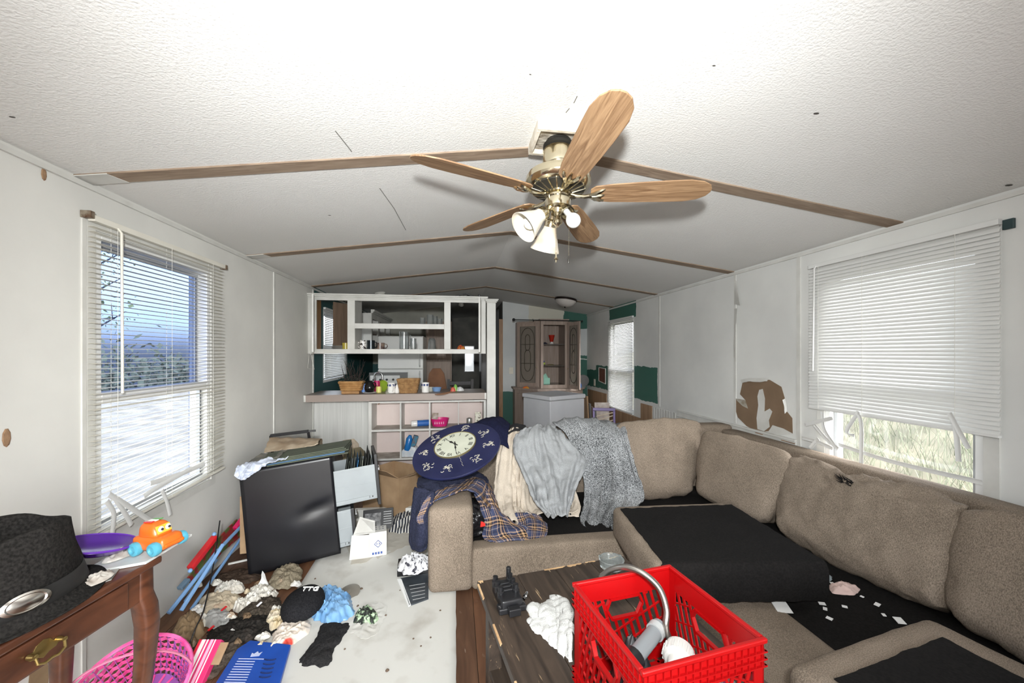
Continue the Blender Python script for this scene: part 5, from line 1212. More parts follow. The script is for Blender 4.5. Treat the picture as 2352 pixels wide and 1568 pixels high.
tag(heap([(p.x, p.y) for p in [at(u, w, y=2.40) for u, w in ((1103,1200),(1115,1198),(1116,1208),(1104,1210))]], .0, .0).build('t', m_paper), 'x y z w', 'x') if 0 else None
b = B(); c0 = at(1108,1203,y=2.395); b.prism([(-.013,-.016),(.016,-.012),(.018,.002),(.004,.014),(-.010,.018)], .006, Matrix.Translation(c0)@Matrix.Rotation(math.pi/2,4,'X'))
tag(b.build('red_tag', mat('red_tag', (206,40,32), rough=.4), bevel=.001), 'small red plastic tag against the black bag', 'tag')

# ================================================================ CLOCK
CC = at(1049, 1031, y=2.80); ux = Vector((.955,.10,.28)).normalized()
vdn = Vector((-.08,-.93,-.37))
Mc = frame(CC, ux, -vdn)      # x along the long side, y up the face, z out of the face
R = .315
ck = thing('oval_clock', 'large navy blue wall clock with floral painting lying on the clothes', 'clock', CC, Mc.to_euler(), local=True)
m_ck = mat('clock_navy', (26,30,64), (36,40,76), 6, rough=.35); m_dial = mat('clock_dial', (206,208,190), (196,198,180), 8, rough=.5)
rim = [(R*math.cos(t), R*math.sin(t)) for t in [2*math.pi*k/64 for k in range(64)]]
B().prism(rim, .016, None, -.008).build('board', m_ck, ck, bevel=.004)
DX, DY, DR = .0, .045, .148
dial = B().lathe([(DR,.008),(DR,.014),(DR-.006,.014),(.001,.0135)], 48, Matrix.Translation((DX,DY,0))).build('dial', m_dial, ck, smooth=True)
B().lathe([(DR+.005,.008),(DR+.006,.017),(DR,.018),(DR-.002,.012)], 48, Matrix.Translation((DX,DY,0)), cap=False).build('dial_rim', mat('clock_rim', (150,140,100), rough=.3, metal=.6), ck, smooth=True)
m_ink = mat('clock_ink', (34,32,30), rough=.6)
for k, s_ in enumerate(('XII','I','II','III','IIII','V','VI','VII','VIII','IX','X','XI')):
    a = math.pi/2-k*math.pi/6; M = Matrix.Translation((DX+.116*math.cos(a), DY+.116*math.sin(a), .0150))@Matrix.Rotation(a-math.pi/2, 4, 'Z')
    text(s_, .044, M@Matrix.Diagonal((.8,1,1,1))).build('numeral', m_ink, dial)
for ang, L, w_ in ((math.radians(118), .10, .010), (math.radians(-97), .125, .007)):
    M = Matrix.Translation((DX, DY, .0165))@Matrix.Rotation(ang, 4, 'Z')
    B().prism([(-.03,-.004),(.02,-.003),(.05,-w_),(.065,0),(.05,w_),(.02,.003),(-.03,.004)] + [], .0012, M).build('hand', m_ink, ck); B().prism([(.05,-.0025),(L,-.001),(L,.001),(.05,.0025)], .0012, M).build('hand_tip', m_ink, ck)
B().lathe([(.008,.016),(.008,.020),(.002,.021)], 12, Matrix.Translation((DX,DY,0))).build('hub', m_ink, ck)
m_flo = mat('painted_flower', (196,190,168), (150,146,140), 60, rough=.6)
for k in range(8):
    a = math.radians(-90+22.5+45*k) if 0 else math.radians([-118,-65,-25,15,60,120,165,-155][k]); rr = .235; cx, cy = rr*math.cos(a), rr*math.sin(a)+ .01
    b = B(); rnd = random.Random(k)
    for q in range(13):
        t0 = rnd.uniform(0, 6.28); ox, oy = rnd.uniform(-.032,.032), rnd.uniform(-.036,.036); r_ = rnd.uniform(.007,.013)
        pts = [Vector((cx+ox+r_*math.cos(t0+s_), cy+oy+r_*math.sin(t0+s_), .0085)) for s_ in [i*.5 for i in range(7)]]; b.tube(pts, .0022, 4)
    b.build('painted_flower', m_flo, ck)
b = B(); b.tube([(DX+.003*((-1)**k), DY-.15-.02*k, .0086) for k in range(7)], .0014, 4); b.build('painted_stem', m_flo, ck)
# ================================================================ FILING CABINET AND HEAP
FC = frame(V(.262,2.66,0), (.955,.25,.085), (-.15,0,.985))
fc = thing('filing_cabinet', 'black metal filing cabinet tipped back with grey drawers pulled out', 'filing cabinet', FC.translation, FC.to_euler(), local=True)
m_blk = mat('black_enamel', (19,19,22), (24,24,28), 4, rough=.28, spec=.5); m_gst = mat('grey_drawer_steel', (150,156,158), (142,148,150), 5, rough=.4, metal=.1); m_dk = mat('dark_steel', (34,34,36), rough=.4)
CW, CH, CD = .53, .665, .36
# side panel with a dent
rows = []
for i in range(25):
    row = []
    for j in range(25):
        x, y = CW*j/24, CH*i/24; dz = -.012*math.exp(-(((x-.41)/.10)**2+((y-.33-.25*(x-.41))/.035)**2))-.004*math.exp(-(((x-.2)/.1)**2+((y-.15)/.1)**2)); row.append(V(x, y, dz))
    rows.append(row)
b = B(); b.grid(rows); b.build('side_panel', m_blk, fc, smooth=True, solid=.002, angle=180)
b = B(); b.bx(0,CW,0,CH,-CD,-CD+.003); b.bx(0,.003,0,CH,-CD,-.016); b.bx(0,CW,CH-.003,CH,-CD,0); b.bx(0,CW,0,.003,-CD,-.016); b.build('shell', m_blk, fc)
b = B()
for y in (.0,.285,.635): b.bx(CW-.012,CW,y,y+.025,-CD+.003,-.016)
b.build('front_frame', m_dk, fc)
def drawer(y0, y1, out, fy0, fy1):
    d = thing('x','x','x') if 0 else None
    b = B(); x1 = CW+out; x0 = x1-.46; zf, zb = -.014, -CD+.014
    b.bx(x0,x1,y0,y1,zf-.002,zf); b.bx(x0,x1,y0,y1,zb,zb+.002); b.bx(x0,x1,y0,y0+.002,zb,zf); b.bx(x0,x0+.002,y0,y1,zb,zf)
    o = b.build('drawer', m_gst, fc)
    r = B()
    for f in (.06,.50,.93):
        y = y0+(y1-y0)*f; r.bx(CW+.005 if out > .05 else CW,x1,y-.004,y+.004,zf,zf+.003)
    r.bx(CW,x1-.03,y0+.012,y0+.030,zf,zf+.008); r.build('drawer_rib', m_gst, o, bevel=.001)
    B().bx(x1,x1+.022,fy0,fy1,-CD,.0).build('drawer_front', m_dk, o, bevel=.003)
    h = B(); h.bx(x1+.022,x1+.040,(fy0+fy1)/2+.03,(fy0+fy1)/2+.05,-CD/2-.05,-CD/2+.05); h.build('pull', m_chrome, o, bevel=.004)
    s_ = B(); s_.box((x1-.03,y0+.022,zf+.0085), (.008,.008,.002)); s_.box((x1-.05,y0+.022,zf+.0085), (.003,.016,.002)); s_.build('slot', m_dk, o)
    return x1
x1 = drawer(.31,.55,.265,.265,.62)
drawer(.03,.275,.085,.01,.28)
# hanging files in the upper drawer
fcol = [(44,50,44),(60,66,58),(40,46,42),(74,80,72),(40,104,150),(52,58,50),(118,122,110),(48,54,48),(36,40,38),(56,62,56)]
for k, c in enumerate(fcol):
    x = CW+.03+.018*k; t = math.radians(-11+random.uniform(-1.5,1.5)); h_ = .30+random.uniform(-.03,.03)
    b = B(); b.prism([(-.0,0),(.0035,0),(.0035,h_),(0,h_)], .29+random.uniform(-.02,.01), Matrix.Translation((x,.317,-.325))@Matrix.Rotation(t,4,'Z'))
    M_ = root_matrix(fc); b.v = [M_@v for v in b.v]
    tag(b.build('hanging_file', mat('file_%d' % k, c, rough=.8)), ['dark green hanging file nearest the cabinet in the open drawer','second dark hanging file in the open drawer','third hanging file, tilted, in the open drawer','grey hanging file in the open drawer','bright blue hanging file in the open drawer','dark file right of the blue one in the open drawer','pale manila file in the open drawer','dark file behind the manila one in the open drawer','black file near the drawer front','last green file against the drawer front'][k], 'file', 'files in the open drawer')
# on top of the cabinet
MF = root_matrix(fc)
def on_top(poly, h, y0, name, label, cat, m, bevel=0.001, group=None):
    M = MF@Matrix(((1,0,0,0),(0,0,1,y0),(0,-1,0,0),(0,0,0,1))); b = B(); b.prism(poly, h, M)
    return tag(b.build(name, m, bevel=bevel), label, cat, group)
m_fold = mat('olive_folder', (86,92,76), (74,80,66), 12, rough=.8)
for k in range(5):
    r_ = random.uniform(-.02,.02); on_top([(.14+r_,-.02),(.62+r_,-.03+.01*k),(.66,.27),(.12,.26+r_)], .007, CH+.001+.0085*k, 'file_folder', ['lowest olive folder in the stack on the filing cabinet','second olive folder from the bottom of the stack on the cabinet','middle olive folder of the stack on the cabinet','second olive folder from the top of the stack on the cabinet','top olive folder of the stack on the filing cabinet'][k], 'folder', m_fold if k != 1 else mat('blue_folder', (70,104,136), rough=.7), group='folders stacked on the cabinet')
m_cb = mat('cardboard', (168,140,108), (150,122,92), 8, rough=.85); m_cbd = mat('dirty_cardboard', (140,118,94), (176,160,138), 7, rough=.9)
def sheet(name, label, cat, net, m, thick=.004, amp=.006, sc=9, seed=1, nu=24, nv=24, parent=None):
    o = patch(net, nu, nv, amp, sc, seed, thick=thick, edge=.003).build(name, m, parent, smooth=True, angle=60)
    if parent is None: tag(o, label, cat)
    return o
def Y(u, w, y): return at(u, w, y=y)
sheet('crushed_carton', 'crushed dirty brown carton on top behind the folders', 'carton', [[Y(606,1038,2.98),Y(650,1030,2.99),Y(700,1025,3.0),Y(730,1018,3.0)], [Y(615,1015,3.12),Y(655,1012,3.14),Y(700,1010,3.14),Y(735,1008,3.14)], [Y(625,1005,3.25),Y(660,1006,3.27),Y(700,1008,3.27),Y(740,1010,3.25)], [Y(640,1030,3.34),Y(670,1030,3.36),Y(700,1030,3.36),Y(742,1030,3.34)]], m_cbd, .006, .012, 14, 3)
sheet('grey_paper', 'grey papers hanging over the left end of the filing cabinet top', 'paper', [[Y(565,1068,2.70),Y(590,1062,2.72),Y(640,1048,2.72)], [Y(585,1050,2.85),Y(610,1048,2.86),Y(650,1040,2.86)], [Y(600,1040,2.96),Y(620,1040,2.97),Y(660,1032,2.97)]], mat('grey_paper', (96,96,92), (130,126,116), 10, rough=.8), .003, .006, 12, 4)
sheet('plastic_bag', 'white crinkled plastic bag hanging over the cabinet corner', 'bag', [[Y(542,1098,2.62),Y(556,1102,2.60),Y(572,1096,2.59)], [Y(540,1078,2.64),Y(560,1082,2.62),Y(590,1080,2.60)], [Y(548,1068,2.68),Y(575,1066,2.66),Y(625,1060,2.62)], [Y(572,1064,2.74),Y(600,1056,2.73),Y(662,1050,2.66)]], mat('white_plastic_bag', (206,212,224), (176,184,204), 20, rough=.3), .003, .022, 22, 5, 34, 34)
# carton pieces and papers behind the drawers
for (u0, u1, w0, w1, y, c, lb, nm) in ((772,806,1010,1062,3.38,(196,180,160),'torn pale carton behind the open drawer','torn_carton'), (786,822,1030,1062,3.32,(122,112,88),'olive brown carton flap behind the open drawer','carton_flap'), (742,768,1030,1064,3.26,(90,84,78),'dark grey packet behind the folders','packet')):
    b = B(); p = [Y(u0,w1,y), Y(u1,w1,y), Y(u1-6,w0+12,y+.02), Y((u0+u1)/2,w0,y+.03), Y(u0+4,w0+10,y+.02)]; q = [v+V(.05,.14,-.02) for v in p]; n = 5
    b.add(p+q, [tuple(range(n)), tuple(range(2*n-1,n-1,-1))]+[(i,(i+1)%n,n+(i+1)%n,n+i) for i in range(n)])
    tag(b.build(nm, mat('c_%d_%d_%d' % c, c, tuple(int(v*.8) for v in c), 12, rough=.85), bevel=.002), lb, 'carton' if 'pack' not in nm else 'packet')
# black steel frame standing behind
t = thing('steel_bracket', 'black steel bracket frame standing behind the filing cabinet', 'bracket', Y(668,1000,3.35)*1)
p, q = Y(622,1000,3.30), Y(708,990,3.30); b = B(); b.bar(p, q, .028, .022); b.build('top_bar', m_dk, t, bevel=.002)
for s0, u, w in ((p,628,1060), (q,718,1060)): B().bar(s0, Y(u,w,3.36), .018, .018, (0,1,0)).build('upright', m_dk, t, bevel=.002)
b = B(); b.bar(q, q+V(.05,.02,0), .016, .014); b.build('stub', m_dk, t)
B().bar(Y(628,1060,3.36), V(Y(628,1060,3.36).x,3.36,.0), .018, .018, (0,1,0)).build('upright', m_dk, t); B().bar(Y(718,1060,3.36), V(Y(718,1060,3.36).x,3.36,.0), .018, .018, (0,1,0)).build('upright', m_dk, t)
# cardboard panel behind the cabinet's left edge
b = B(); p = Y(553,1135,2.78); b.bx(p.x-.01,p.x+.35,2.765,2.772,.14,.60) if 0 else b.hexa([Y(551,1272,2.74),Y(640,1262,2.80),Y(640,1262,2.81),Y(551,1272,2.75),Y(551,1140,2.74),Y(620,1130,2.80),Y(620,1130,2.81),Y(551,1140,2.75)])
tag(b.build('cardboard_sheet', m_cb), 'brown cardboard panel standing behind the filing cabinet', 'cardboard')

def open_box(name, label, loc, rz, w, d, h, m, flaps=(), tilt=(0,0), cat='box', t_=.005):
    t = thing(name, label, cat, loc, (tilt[0], tilt[1], rz), local=True)
    for nm, q in (('wall',(-w/2,w/2,-d/2,-d/2+t_)), ('wall',(-w/2,w/2,d/2-t_,d/2)), ('wall',(-w/2,-w/2+t_,-d/2+t_,d/2-t_)), ('wall',(w/2-t_,w/2,-d/2+t_,d/2-t_))): B().bx(*q,0,h).build(nm, m, t)
    B().bx(-w/2,w/2,-d/2,d/2,0,t_*.8).build('bottom', m, t)
    for sd, ln, an in flaps:
        a = math.radians(an); f = B(); L = {'f':w,'b':w,'l':d,'r':d}[sd]
        M = {'f':Matrix.Translation((0,-d/2,h)),'b':Matrix.Translation((0,d/2,h))@Matrix.Rotation(math.pi,4,'Z'),'l':Matrix.Translation((-w/2,0,h))@Matrix.Rotation(-math.pi/2,4,'Z'),'r':Matrix.Translation((w/2,0,h))@Matrix.Rotation(math.pi/2,4,'Z')}[sd]
        f.v = []; f.bx(-L/2,L/2,-.004,0,0,ln); R_ = M@Matrix.Rotation(a,4,'X'); f.v = [R_@v for v in f.v]; f.build('flap', m, t)
    return t
# brown carton with red things, smaller dark carton, red lidded tub
open_box('cardboard_box', 'open brown cardboard box with red scraps behind the drawers', V(1.02,3.60,0), math.radians(-38), .44, .36, .37, m_cb, (('f',.16,55),('r',.14,70)))
for k, (dx, dy, c, lb) in enumerate(((-.06,-.02,(186,34,36),'red cloth scrap in the brown cardboard box'), (.06,.03,(150,140,130),'grey scrap in the brown cardboard box'), (-.02,.08,(40,40,46),'black scrap in the brown cardboard box'))):
    tag(heap([(1.02+dx+.09*math.cos(a), 3.60+dy+.07*math.sin(a)) for a in [i*.9 for i in range(7)]], .22-.03*k, .006, amp=.07, sc=20, seed=k).build('scrap', mat('c_%d_%d_%d' % c, c, rough=.8), smooth=True, angle=50), lb, 'scrap')
open_box('cardboard_box', 'small dark brown open box beside the sofa arm', V(1.285,3.26,0), math.radians(4), .15, .16, .28, mat('dark_cardboard', (96,78,62), (70,58,48), 9, rough=.9), ())
p = at(903,1090,y=4.08); t = thing('plastic_tub', 'blue plastic tub with a red lid below the cubby shelf', 'tub', (p.x, 4.06, 0), local=True)
B().lathe([(.11,0),(.125,.01),(.14,.19),(.136,.19),(.12,.014),(.001,.012)], 28).build('tub', mat('tub_blue', (40,84,140), (200,206,210), 9, rough=.35, lo=.58, hi=.6, detail=0), t, smooth=True)
B().lathe([(.155,.185),(.165,.192),(.160,.204),(.09,.215),(.085,.235),(.001,.238)], 28).build('lid', mat('lid_red', (196,34,30), rough=.3), t, smooth=True)
for sx_ in (-1,1): B().tube([(sx_*.07,-.03,.236),(sx_*.085,0,.262),(sx_*.07,.03,.236)], .010, 6).build('lid_handle', mat('lid_red'), t, smooth=True)
tag(heap([(1.18,3.86),(1.36,3.80),(1.40,4.0),(1.22,4.05)], .20, 0, amp=.08, sc=14, seed=2).build('dark_bag', mat('brown_black_cloth', (58,52,46), (36,34,34), 10, rough=.9), smooth=True, angle=60), 'dark bundle of cloth beside the red lidded tub', 'bundle')
# white rail lying on the floor
b = B(); b.bar(at(806,1183,z=.05), at(968,1176,z=.05), .05, .10, (0,0,1)); tag(b.build('white_rail', m_cab, bevel=.004), 'white wooden rail lying across the floor behind the boxes', 'rail')
# printed black box leaning on the rail, torn white box in front, striped cloth
t = thing('printed_box', 'flat black printed box leaning behind the white carton', 'box', at(868,1222,z=0), (math.radians(-32),0,math.radians(8)), local=True)
B().bx(-.115,.115,0,.03,.0,.175).build('box', mat('black_print_card', (22,22,24), rough=.35), t, bevel=.002)
m_gp = mat('grey_print', (150,150,150), (60,60,62), 30, rough=.5)
B().bx(-.10,.02,-.001,0,.03,.145).build('print', m_gp, t); text('FLEX', .03, Matrix.Translation((.065,-.0012,.14))@Matrix.Rotation(math.pi/2,4,'X')).build('lettering', m_paper, t) if 0 else None
for k in range(6): B().bx(.04,.10,-.001,0,.145-.018*k,.150-.018*k).build('print_line', mat('grey_print2', (190,190,190)), t)
t = thing('white_carton', 'torn white carton with blue logo standing on the floor', 'carton', at(862,1278,z=.012), (0,0,math.radians(12)), local=True)
m_wc = mat('white_card', (206,205,200), (194,192,186), 9, rough=.7)
B().bx(-.04,.075,0,.10,0,.165).build('body', m_wc, t, bevel=.002)
b = B(); b.hexa([V(-.165,.012,0),V(-.04,.0,0),V(-.04,.004,0),V(-.165,.016,0),V(-.15,.03,.155),V(-.04,.0,.155),V(-.04,.004,.155),V(-.15,.034,.155)]); b.build('side_flap', m_wc, t)
b = B(); b.hexa([V(-.14,.02,.158),V(-.0,.002,.160),V(.0,.10,.20),V(-.10,.12,.235),V(-.14,.02,.162),V(-.0,.002,.164),V(.0,.10,.204),V(-.10,.12,.239)]); b.build('top_flap', m_wc, t)
m_bl_ink = mat('blue_ink', (60,86,150), rough=.6)
b = B(); Ml = Matrix.Translation((.018,-.0006,.085))@Matrix.Rotation(math.pi/2,4,'X')
for pts in ([(-.024,0),(0,.024),(.024,0),(0,-.024)],): 
    for i in range(4): b.bar(Ml@V(*pts[i],0), Ml@V(*pts[(i+1)%4],0), .003, .0012, (0,1,0))
b.build('logo_diamond', m_bl_ink, t); text('A B', .018, Ml).build('logo_letters', m_bl_ink, t)
for k in range(4): B().bx(-.02+.018*k,-.008+.018*k,-.0012,0,.015,.03).build('print_mark', m_bl_ink, t)
for k in range(3):
    for j in range(2): B().bx(.0+.022*k,.014+.022*k,.04+.03*j,.052+.03*j,.165,.166).build('print_mark', mat('grey_ink', (120,120,124)), t)
def stripes(name, c1, c2, rep):
    m = mat(name, c1); nt = m.node_tree; w_ = nt.nodes.new('ShaderNodeTexWave'); w_.inputs['Scale'].default_value = rep; w_.inputs['Distortion'].default_value = 1.5; cr = nt.nodes.new('ShaderNodeValToRGB'); cr.color_ramp.interpolation = 'CONSTANT'
    cr.color_ramp.elements[0].color = srgb(c1); cr.color_ramp.elements[1].position = .62; cr.color_ramp.elements[1].color = srgb(c2); tc = nt.nodes.new('ShaderNodeTexCoord'); nt.links.new(tc.outputs['Object'], w_.inputs['Vector']); nt.links.new(w_.outputs['Fac'], cr.inputs[0]); nt.links.new(cr.outputs[0], nt.nodes['Principled BSDF'].inputs['Base Color']); return m
tag(heap(fl_pts([(890,1222),(905,1185),(940,1178),(968,1190),(972,1225),(930,1228)]), .05, .010, amp=.05, sc=16, seed=9).build('striped_cloth', stripes('striped_knit', (48,52,62), (206,204,196), 14), smooth=True, angle=70), 'crumpled striped cloth on the floor left of the sofa', 'cloth')

# ================================================================ FLOOR SHEET AND LITTER
rows = []
for i in range(40):
    y = 1.15+(3.05-1.15)*i/39; row = []
    for j in range(24):
        x0, x1 = .60-.02*math.sin(y*2), 1.545; x = x0+(x1-x0)*j/23
        z = .009+.004*noise.noise(V(x*4,y*4,1))+.014*math.exp(-((x-1.10-.5*(2.1-y))/.02)**2)*(1 if 2.05 < y < 2.35 else 0); row.append(V(x+.006*noise.noise(V(0,y*12,0)), y+.006*noise.noise(V(x*12,0,3)), max(.006, z)))
    rows.append(row)
b = B(); b.grid(rows)
tag(b.build('floor_sheet', mat('dirty_white_sheet', (208,207,201), (160,154,143), 5, rough=.75, detail=14, lo=.52, hi=.86), smooth=True, solid=.004, angle=180), 'big dirty white sheet lying on the wooden floor', 'sheet')
tag(heap(fl_pts([(812,1180),(975,1185),(980,1225),(905,1270),(800,1290)], 0), .004, .010, amp=.004, sc=8, seed=3).build('dusty_paper', mat('dusty_paper', (176,170,158), (200,196,186), 4, rough=.9)), 'dusty grey paper on the floor under the white carton', 'paper')
def hp(name, label, cat, pts, h, m, amp=.03, sc=14, seed=1, z=.012, power=3.0, smooth=True, angle=60, rings=16, per=80):
    return tag(heap(fl_pts(pts, z), h*.42, z, amp=amp*.5, sc=sc*1.3, seed=seed, power=power, rings=rings, per=per).build(name, m, smooth=smooth, angle=angle), label, cat)
m_khaki = fabric('khaki_cloth', (120,110,92), (150,140,120), 120)
hp('khaki_cloth', 'rumpled khaki cloth at the foot of the black filing cabinet', 'cloth', [(618,1345),(630,1315),(665,1298),(692,1304),(690,1330),(660,1352)], .06, m_khaki, .05, 16, 2)
# cap
cp = at(697,1392,z=.045); cap = thing('baseball_cap', 'black baseball cap with white letters lying on the white sheet', 'cap', cp, (math.radians(11),math.radians(4),math.radians(-25)), local=True)
m_cap = fabric('black_cap_cloth', (20,20,22), (36,36,38), 160)
prof = [(.098,0),(.101,.012),(.098,.05),(.085,.085),(.06,.108),(.03,.118),(.004,.12)]
B().lathe(prof, 30, Matrix.Diagonal((1,1.12,.62,1))).build('crown', m_cap, cap, smooth=True)
rows = [[V(.075*s_*(1-.0*k), -.085-.03*k-.028*k*(1-s_*s_), .006-.006*k-.012*k*s_*s_) for s_ in (-1,-.6,-.2,.2,.6,1)] for k in (0,1,2)]
patch(rows, 10, 20, .001, 8, 1, thick=.004).build('visor', m_cap, cap, smooth=True); B().lathe([(.007,.072),(.007,.078),(.002,.080)], 10).build('button', m_cap, cap)
text('TTG', .045, Matrix.Translation((.012,.045,.0725))@Matrix.Rotation(math.radians(-9),4,'X')@Matrix.Rotation(.40,4,'Z'), .003).build('lettering', m_paper, cap)
hp('paint_flakes', 'white flakes on the black cap', 'flakes', [(672,1412),(700,1402),(724,1398),(712,1408),(684,1416)], .012, m_paper, .012, 40, 5, z=.085) if 0 else None
m_bag = mat('blue_bag_plastic', (100,146,192), (126,168,206), 10, rough=.22)
hp('blue_bag', 'light blue plastic bag crumpled beside the black cap', 'bag', [(718,1418),(728,1385),(740,1352),(775,1350),(808,1375),(812,1410),(785,1432),(745,1432)], .085, m_bag, .06, 17, 3)
t = thing('tin_plate', 'dull grey round tin plate lying behind the blue bag', 'plate', at(800,1362,z=.02), (math.radians(14),math.radians(-10),0), local=True)
B().lathe([(.001,.004),(.04,.006),(.062,.002),(.066,0),(.062,-.004),(.04,0)], 28).build('disc', mat('dull_metal', (150,144,134), rough=.35, metal=.5), t, smooth=True); B().lathe([(.016,.006),(.018,.014),(.002,.016)], 14).build('knob', mat('dull_metal'), t, smooth=True)
hp('green_netting', 'small tangle of green netting and black cord on the sheet', 'netting', [(815,1430),(820,1408),(838,1396),(858,1402),(868,1422),(850,1436)], .05, mat('green_black_net', (30,36,30), (170,196,160), 45, rough=.6, lo=.48, hi=.58), .045, 26, 4)
hp('torn_paper', 'torn white paper edge lying around the green netting', 'paper', [(800,1440),(815,1400),(850,1385),(880,1388),(885,1420),(862,1455),(825,1462)], .006, mat('dirty_white_sheet'), .012, 22, 7)
m_bcl = fabric('black_denim', (28,28,30), (48,47,47), 140)
hp('black_cloth_strip', 'folded black cloth strip lying on the white sheet', 'cloth', [(692,1525),(700,1500),(725,1465),(745,1432),(802,1432),(795,1455),(770,1490),(752,1532)], .030, m_bcl, .014, 14, 6, power=6)
m_wb = mat('white_red_bag', (226,214,200), (206,70,56), 7, rough=.35, lo=.62, hi=.66, detail=1)
hp('grocery_bag', 'white plastic bag with red print between cap and blue box', 'bag', [(608,1500),(620,1478),(632,1448),(660,1425),(700,1422),(715,1440),(690,1470),(655,1490),(625,1506)], .045, m_wb, .04, 16, 8)
hp('food_wrapper', 'pale crumpled wrapper left of the cap', 'wrapper', [(610,1440),(615,1415),(635,1400),(655,1410),(655,1435),(635,1448)], .05, mat('pale_wrapper', (214,204,184), (170,150,110), 16, rough=.4), .05, 20, 9)
# blue flattened carton with white print
P4 = [at(u, w, z=.014) for u, w in ((492,1585),(545,1500),(575,1480),(668,1490),(640,1590))]; t = thing('blue_carton', 'flattened royal blue carton with white print on the floor', 'carton', P4[1])
m_bx = mat('royal_blue_card', (24,70,160), (30,80,176), 9, rough=.35)
b = B(); n = len(P4); b.add(P4+[p+V(0,0,.022) for p in P4], [tuple(range(n-1,-1,-1)), tuple(range(n,2*n))]+[(i,(i+1)%n,n+(i+1)%n,n+i) for i in range(n)]); b.build('card', m_bx, t, bevel=.003)
m_wp = mat('pale_print', (196,206,236), rough=.6)
def fp(u, w, z=.0368): return at(u, w, z=z)
ln = 0
for w in range(1512, 1568, 6):
    u0 = 548-(w-1512)*.62; b = B(); b.bar(fp(u0, w), fp(u0+58-((ln*17)%18), w+1), .0035, .0008); b.build('print_line', m_wp, t); ln += 1
for w in range(1512, 1560, 10):
    b = B(); pts = [fp(620+math.cos(a)*14-(w-1512)*.3, w+math.sin(a)*4) for a in [.2+k*.35 for k in range(8)]]; b.tube(pts, .003, 5); b.build('print_curve', mat('dark_blue_print', (16,36,84)), t)
b = B(); c0 = fp(588,1502); b.prism([(c0.x-.018,c0.y-.012),(c0.x+.018,c0.y-.012),(c0.x+.022,c0.y+.012),(c0.x+.010,c0.y+.004),(c0.x,c0.y+.018),(c0.x-.010,c0.y+.004),(c0.x-.022,c0.y+.012)], .0008, None, .0364); b.build('crown_logo', m_wp, t)
text('FRESH', .03, Matrix.Translation(fp(632,1560))@Matrix.Rotation(.12,4,'Z')).build('lettering', m_wp, t) if 0 else None
# pink striped box
t = thing('pink_box', 'pink and white striped slim box standing on the floor', 'box', at(440,1560,z=.02), (math.radians(-48),math.radians(0),math.radians(-8)), local=True)
m_pk = mat('pink_card', (216,50,110), rough=.4); B().bx(-.05,.05,0,.03,-.06,.14).build('body', m_pk, t, bevel=.002)
for x, w_, c in ((-.035,.016,(236,228,224)), (-.012,.006,(244,240,240)), (.004,.012,(240,180,206)), (.022,.005,(244,240,240)), (-.048,.008,(206,36,44))): B().bx(x,x+w_,-.001,0,-.06,.14).build('stripe', mat('c_%d_%d_%d' % c, c, rough=.5), t)
b = B(); b.bx(.05,.085,.004,.008,.05,.13); b.build('open_flap', m_cb, t)
m_fur = fabric('black_fuzzy_cloth', (24,23,22), (54,50,46), 90)
hp('black_fuzzy_cloth', 'long black fuzzy cloth across the floor litter', 'cloth', [(470,1478),(490,1445),(540,1420),(600,1412),(632,1420),(640,1445),(600,1468),(540,1480),(505,1492)], .05, m_fur, .04, 14, 11, z=.006)
hp('brown_cloth', 'grey brown cloth rumpled under the black fuzzy cloth', 'cloth', [(430,1560),(440,1500),(470,1470),(520,1480),(560,1482),(530,1520),(480,1560)], .04, fabric('grey_brown_cloth', (70,62,54), (100,90,80), 110), .04, 14, 12, z=.004)
hp('grey_film_bag', 'grey translucent plastic bag among the litter', 'bag', [(466,1432),(476,1410),(505,1400),(532,1412),(530,1436),(500,1446)], .06, mat('grey_translucent', (176,176,172), (150,150,148), 12, rough=.25), .035, 18, 13, z=.01)
hp('paper_bag', 'torn brown paper bag beside the pink basket', 'bag', [(392,1500),(398,1450),(430,1415),(465,1420),(470,1450),(450,1480),(425,1520)], .09, mat('kraft_paper', (156,132,100), (120,98,72), 8, rough=.85), .08, 14, 14, z=.0)
hp('paper_bag', 'pale torn paper bag with red print under the blue tubes', 'bag', [(455,1412),(462,1375),(500,1360),(545,1365),(560,1385),(530,1402),(490,1415)], .05, mat('pale_kraft', (196,182,158), (176,120,96), 9, rough=.8, lo=.6, hi=.75), .05, 16, 15, z=.0)
m_tis = mat('crumpled_white', (226,224,216), (196,190,178), 14, rough=.7)
for k, (pts, lb) in enumerate((([(555,1405),(560,1375),(585,1350),(610,1345),(640,1360),(625,1375),(590,1395)], 'crumpled white cloth below the filing cabinet'), ([(492,1368),(505,1345),(545,1340),(562,1352),(540,1366)], 'crumpled white paper near the blue tubes'), ([(535,1400),(548,1380),(570,1388),(560,1410)], 'small crumpled white tissue among the litter'),
                               ([(450,1432),(462,1415),(478,1425),(470,1440)], 'white tissue left of the grey plastic bag'), ([(620,1410),(632,1398),(648,1405),(640,1418)], 'white tissue left of the black cap'))):
    hp('crumpled_paper', lb, 'paper', pts, .05, m_tis, .06, 24, 20+k, z=.006)
hp('brown_rag', 'dark brown rag below the filing cabinet corner', 'rag', [(545,1420),(560,1395),(600,1370),(640,1372),(650,1395),(620,1415),(580,1428)], .05, fabric('brown_rag', (52,46,40), (84,76,66), 100), .045, 15, 16, z=.004)
hp('brown_rag', 'dark rag on the boards left of the filing cabinet', 'rag', [(480,1345),(500,1320),(560,1305),(600,1318),(590,1335),(530,1345)], .03, fabric('brown_rag2', (58,46,38), (80,66,56), 100), .03, 15, 17, z=.002)
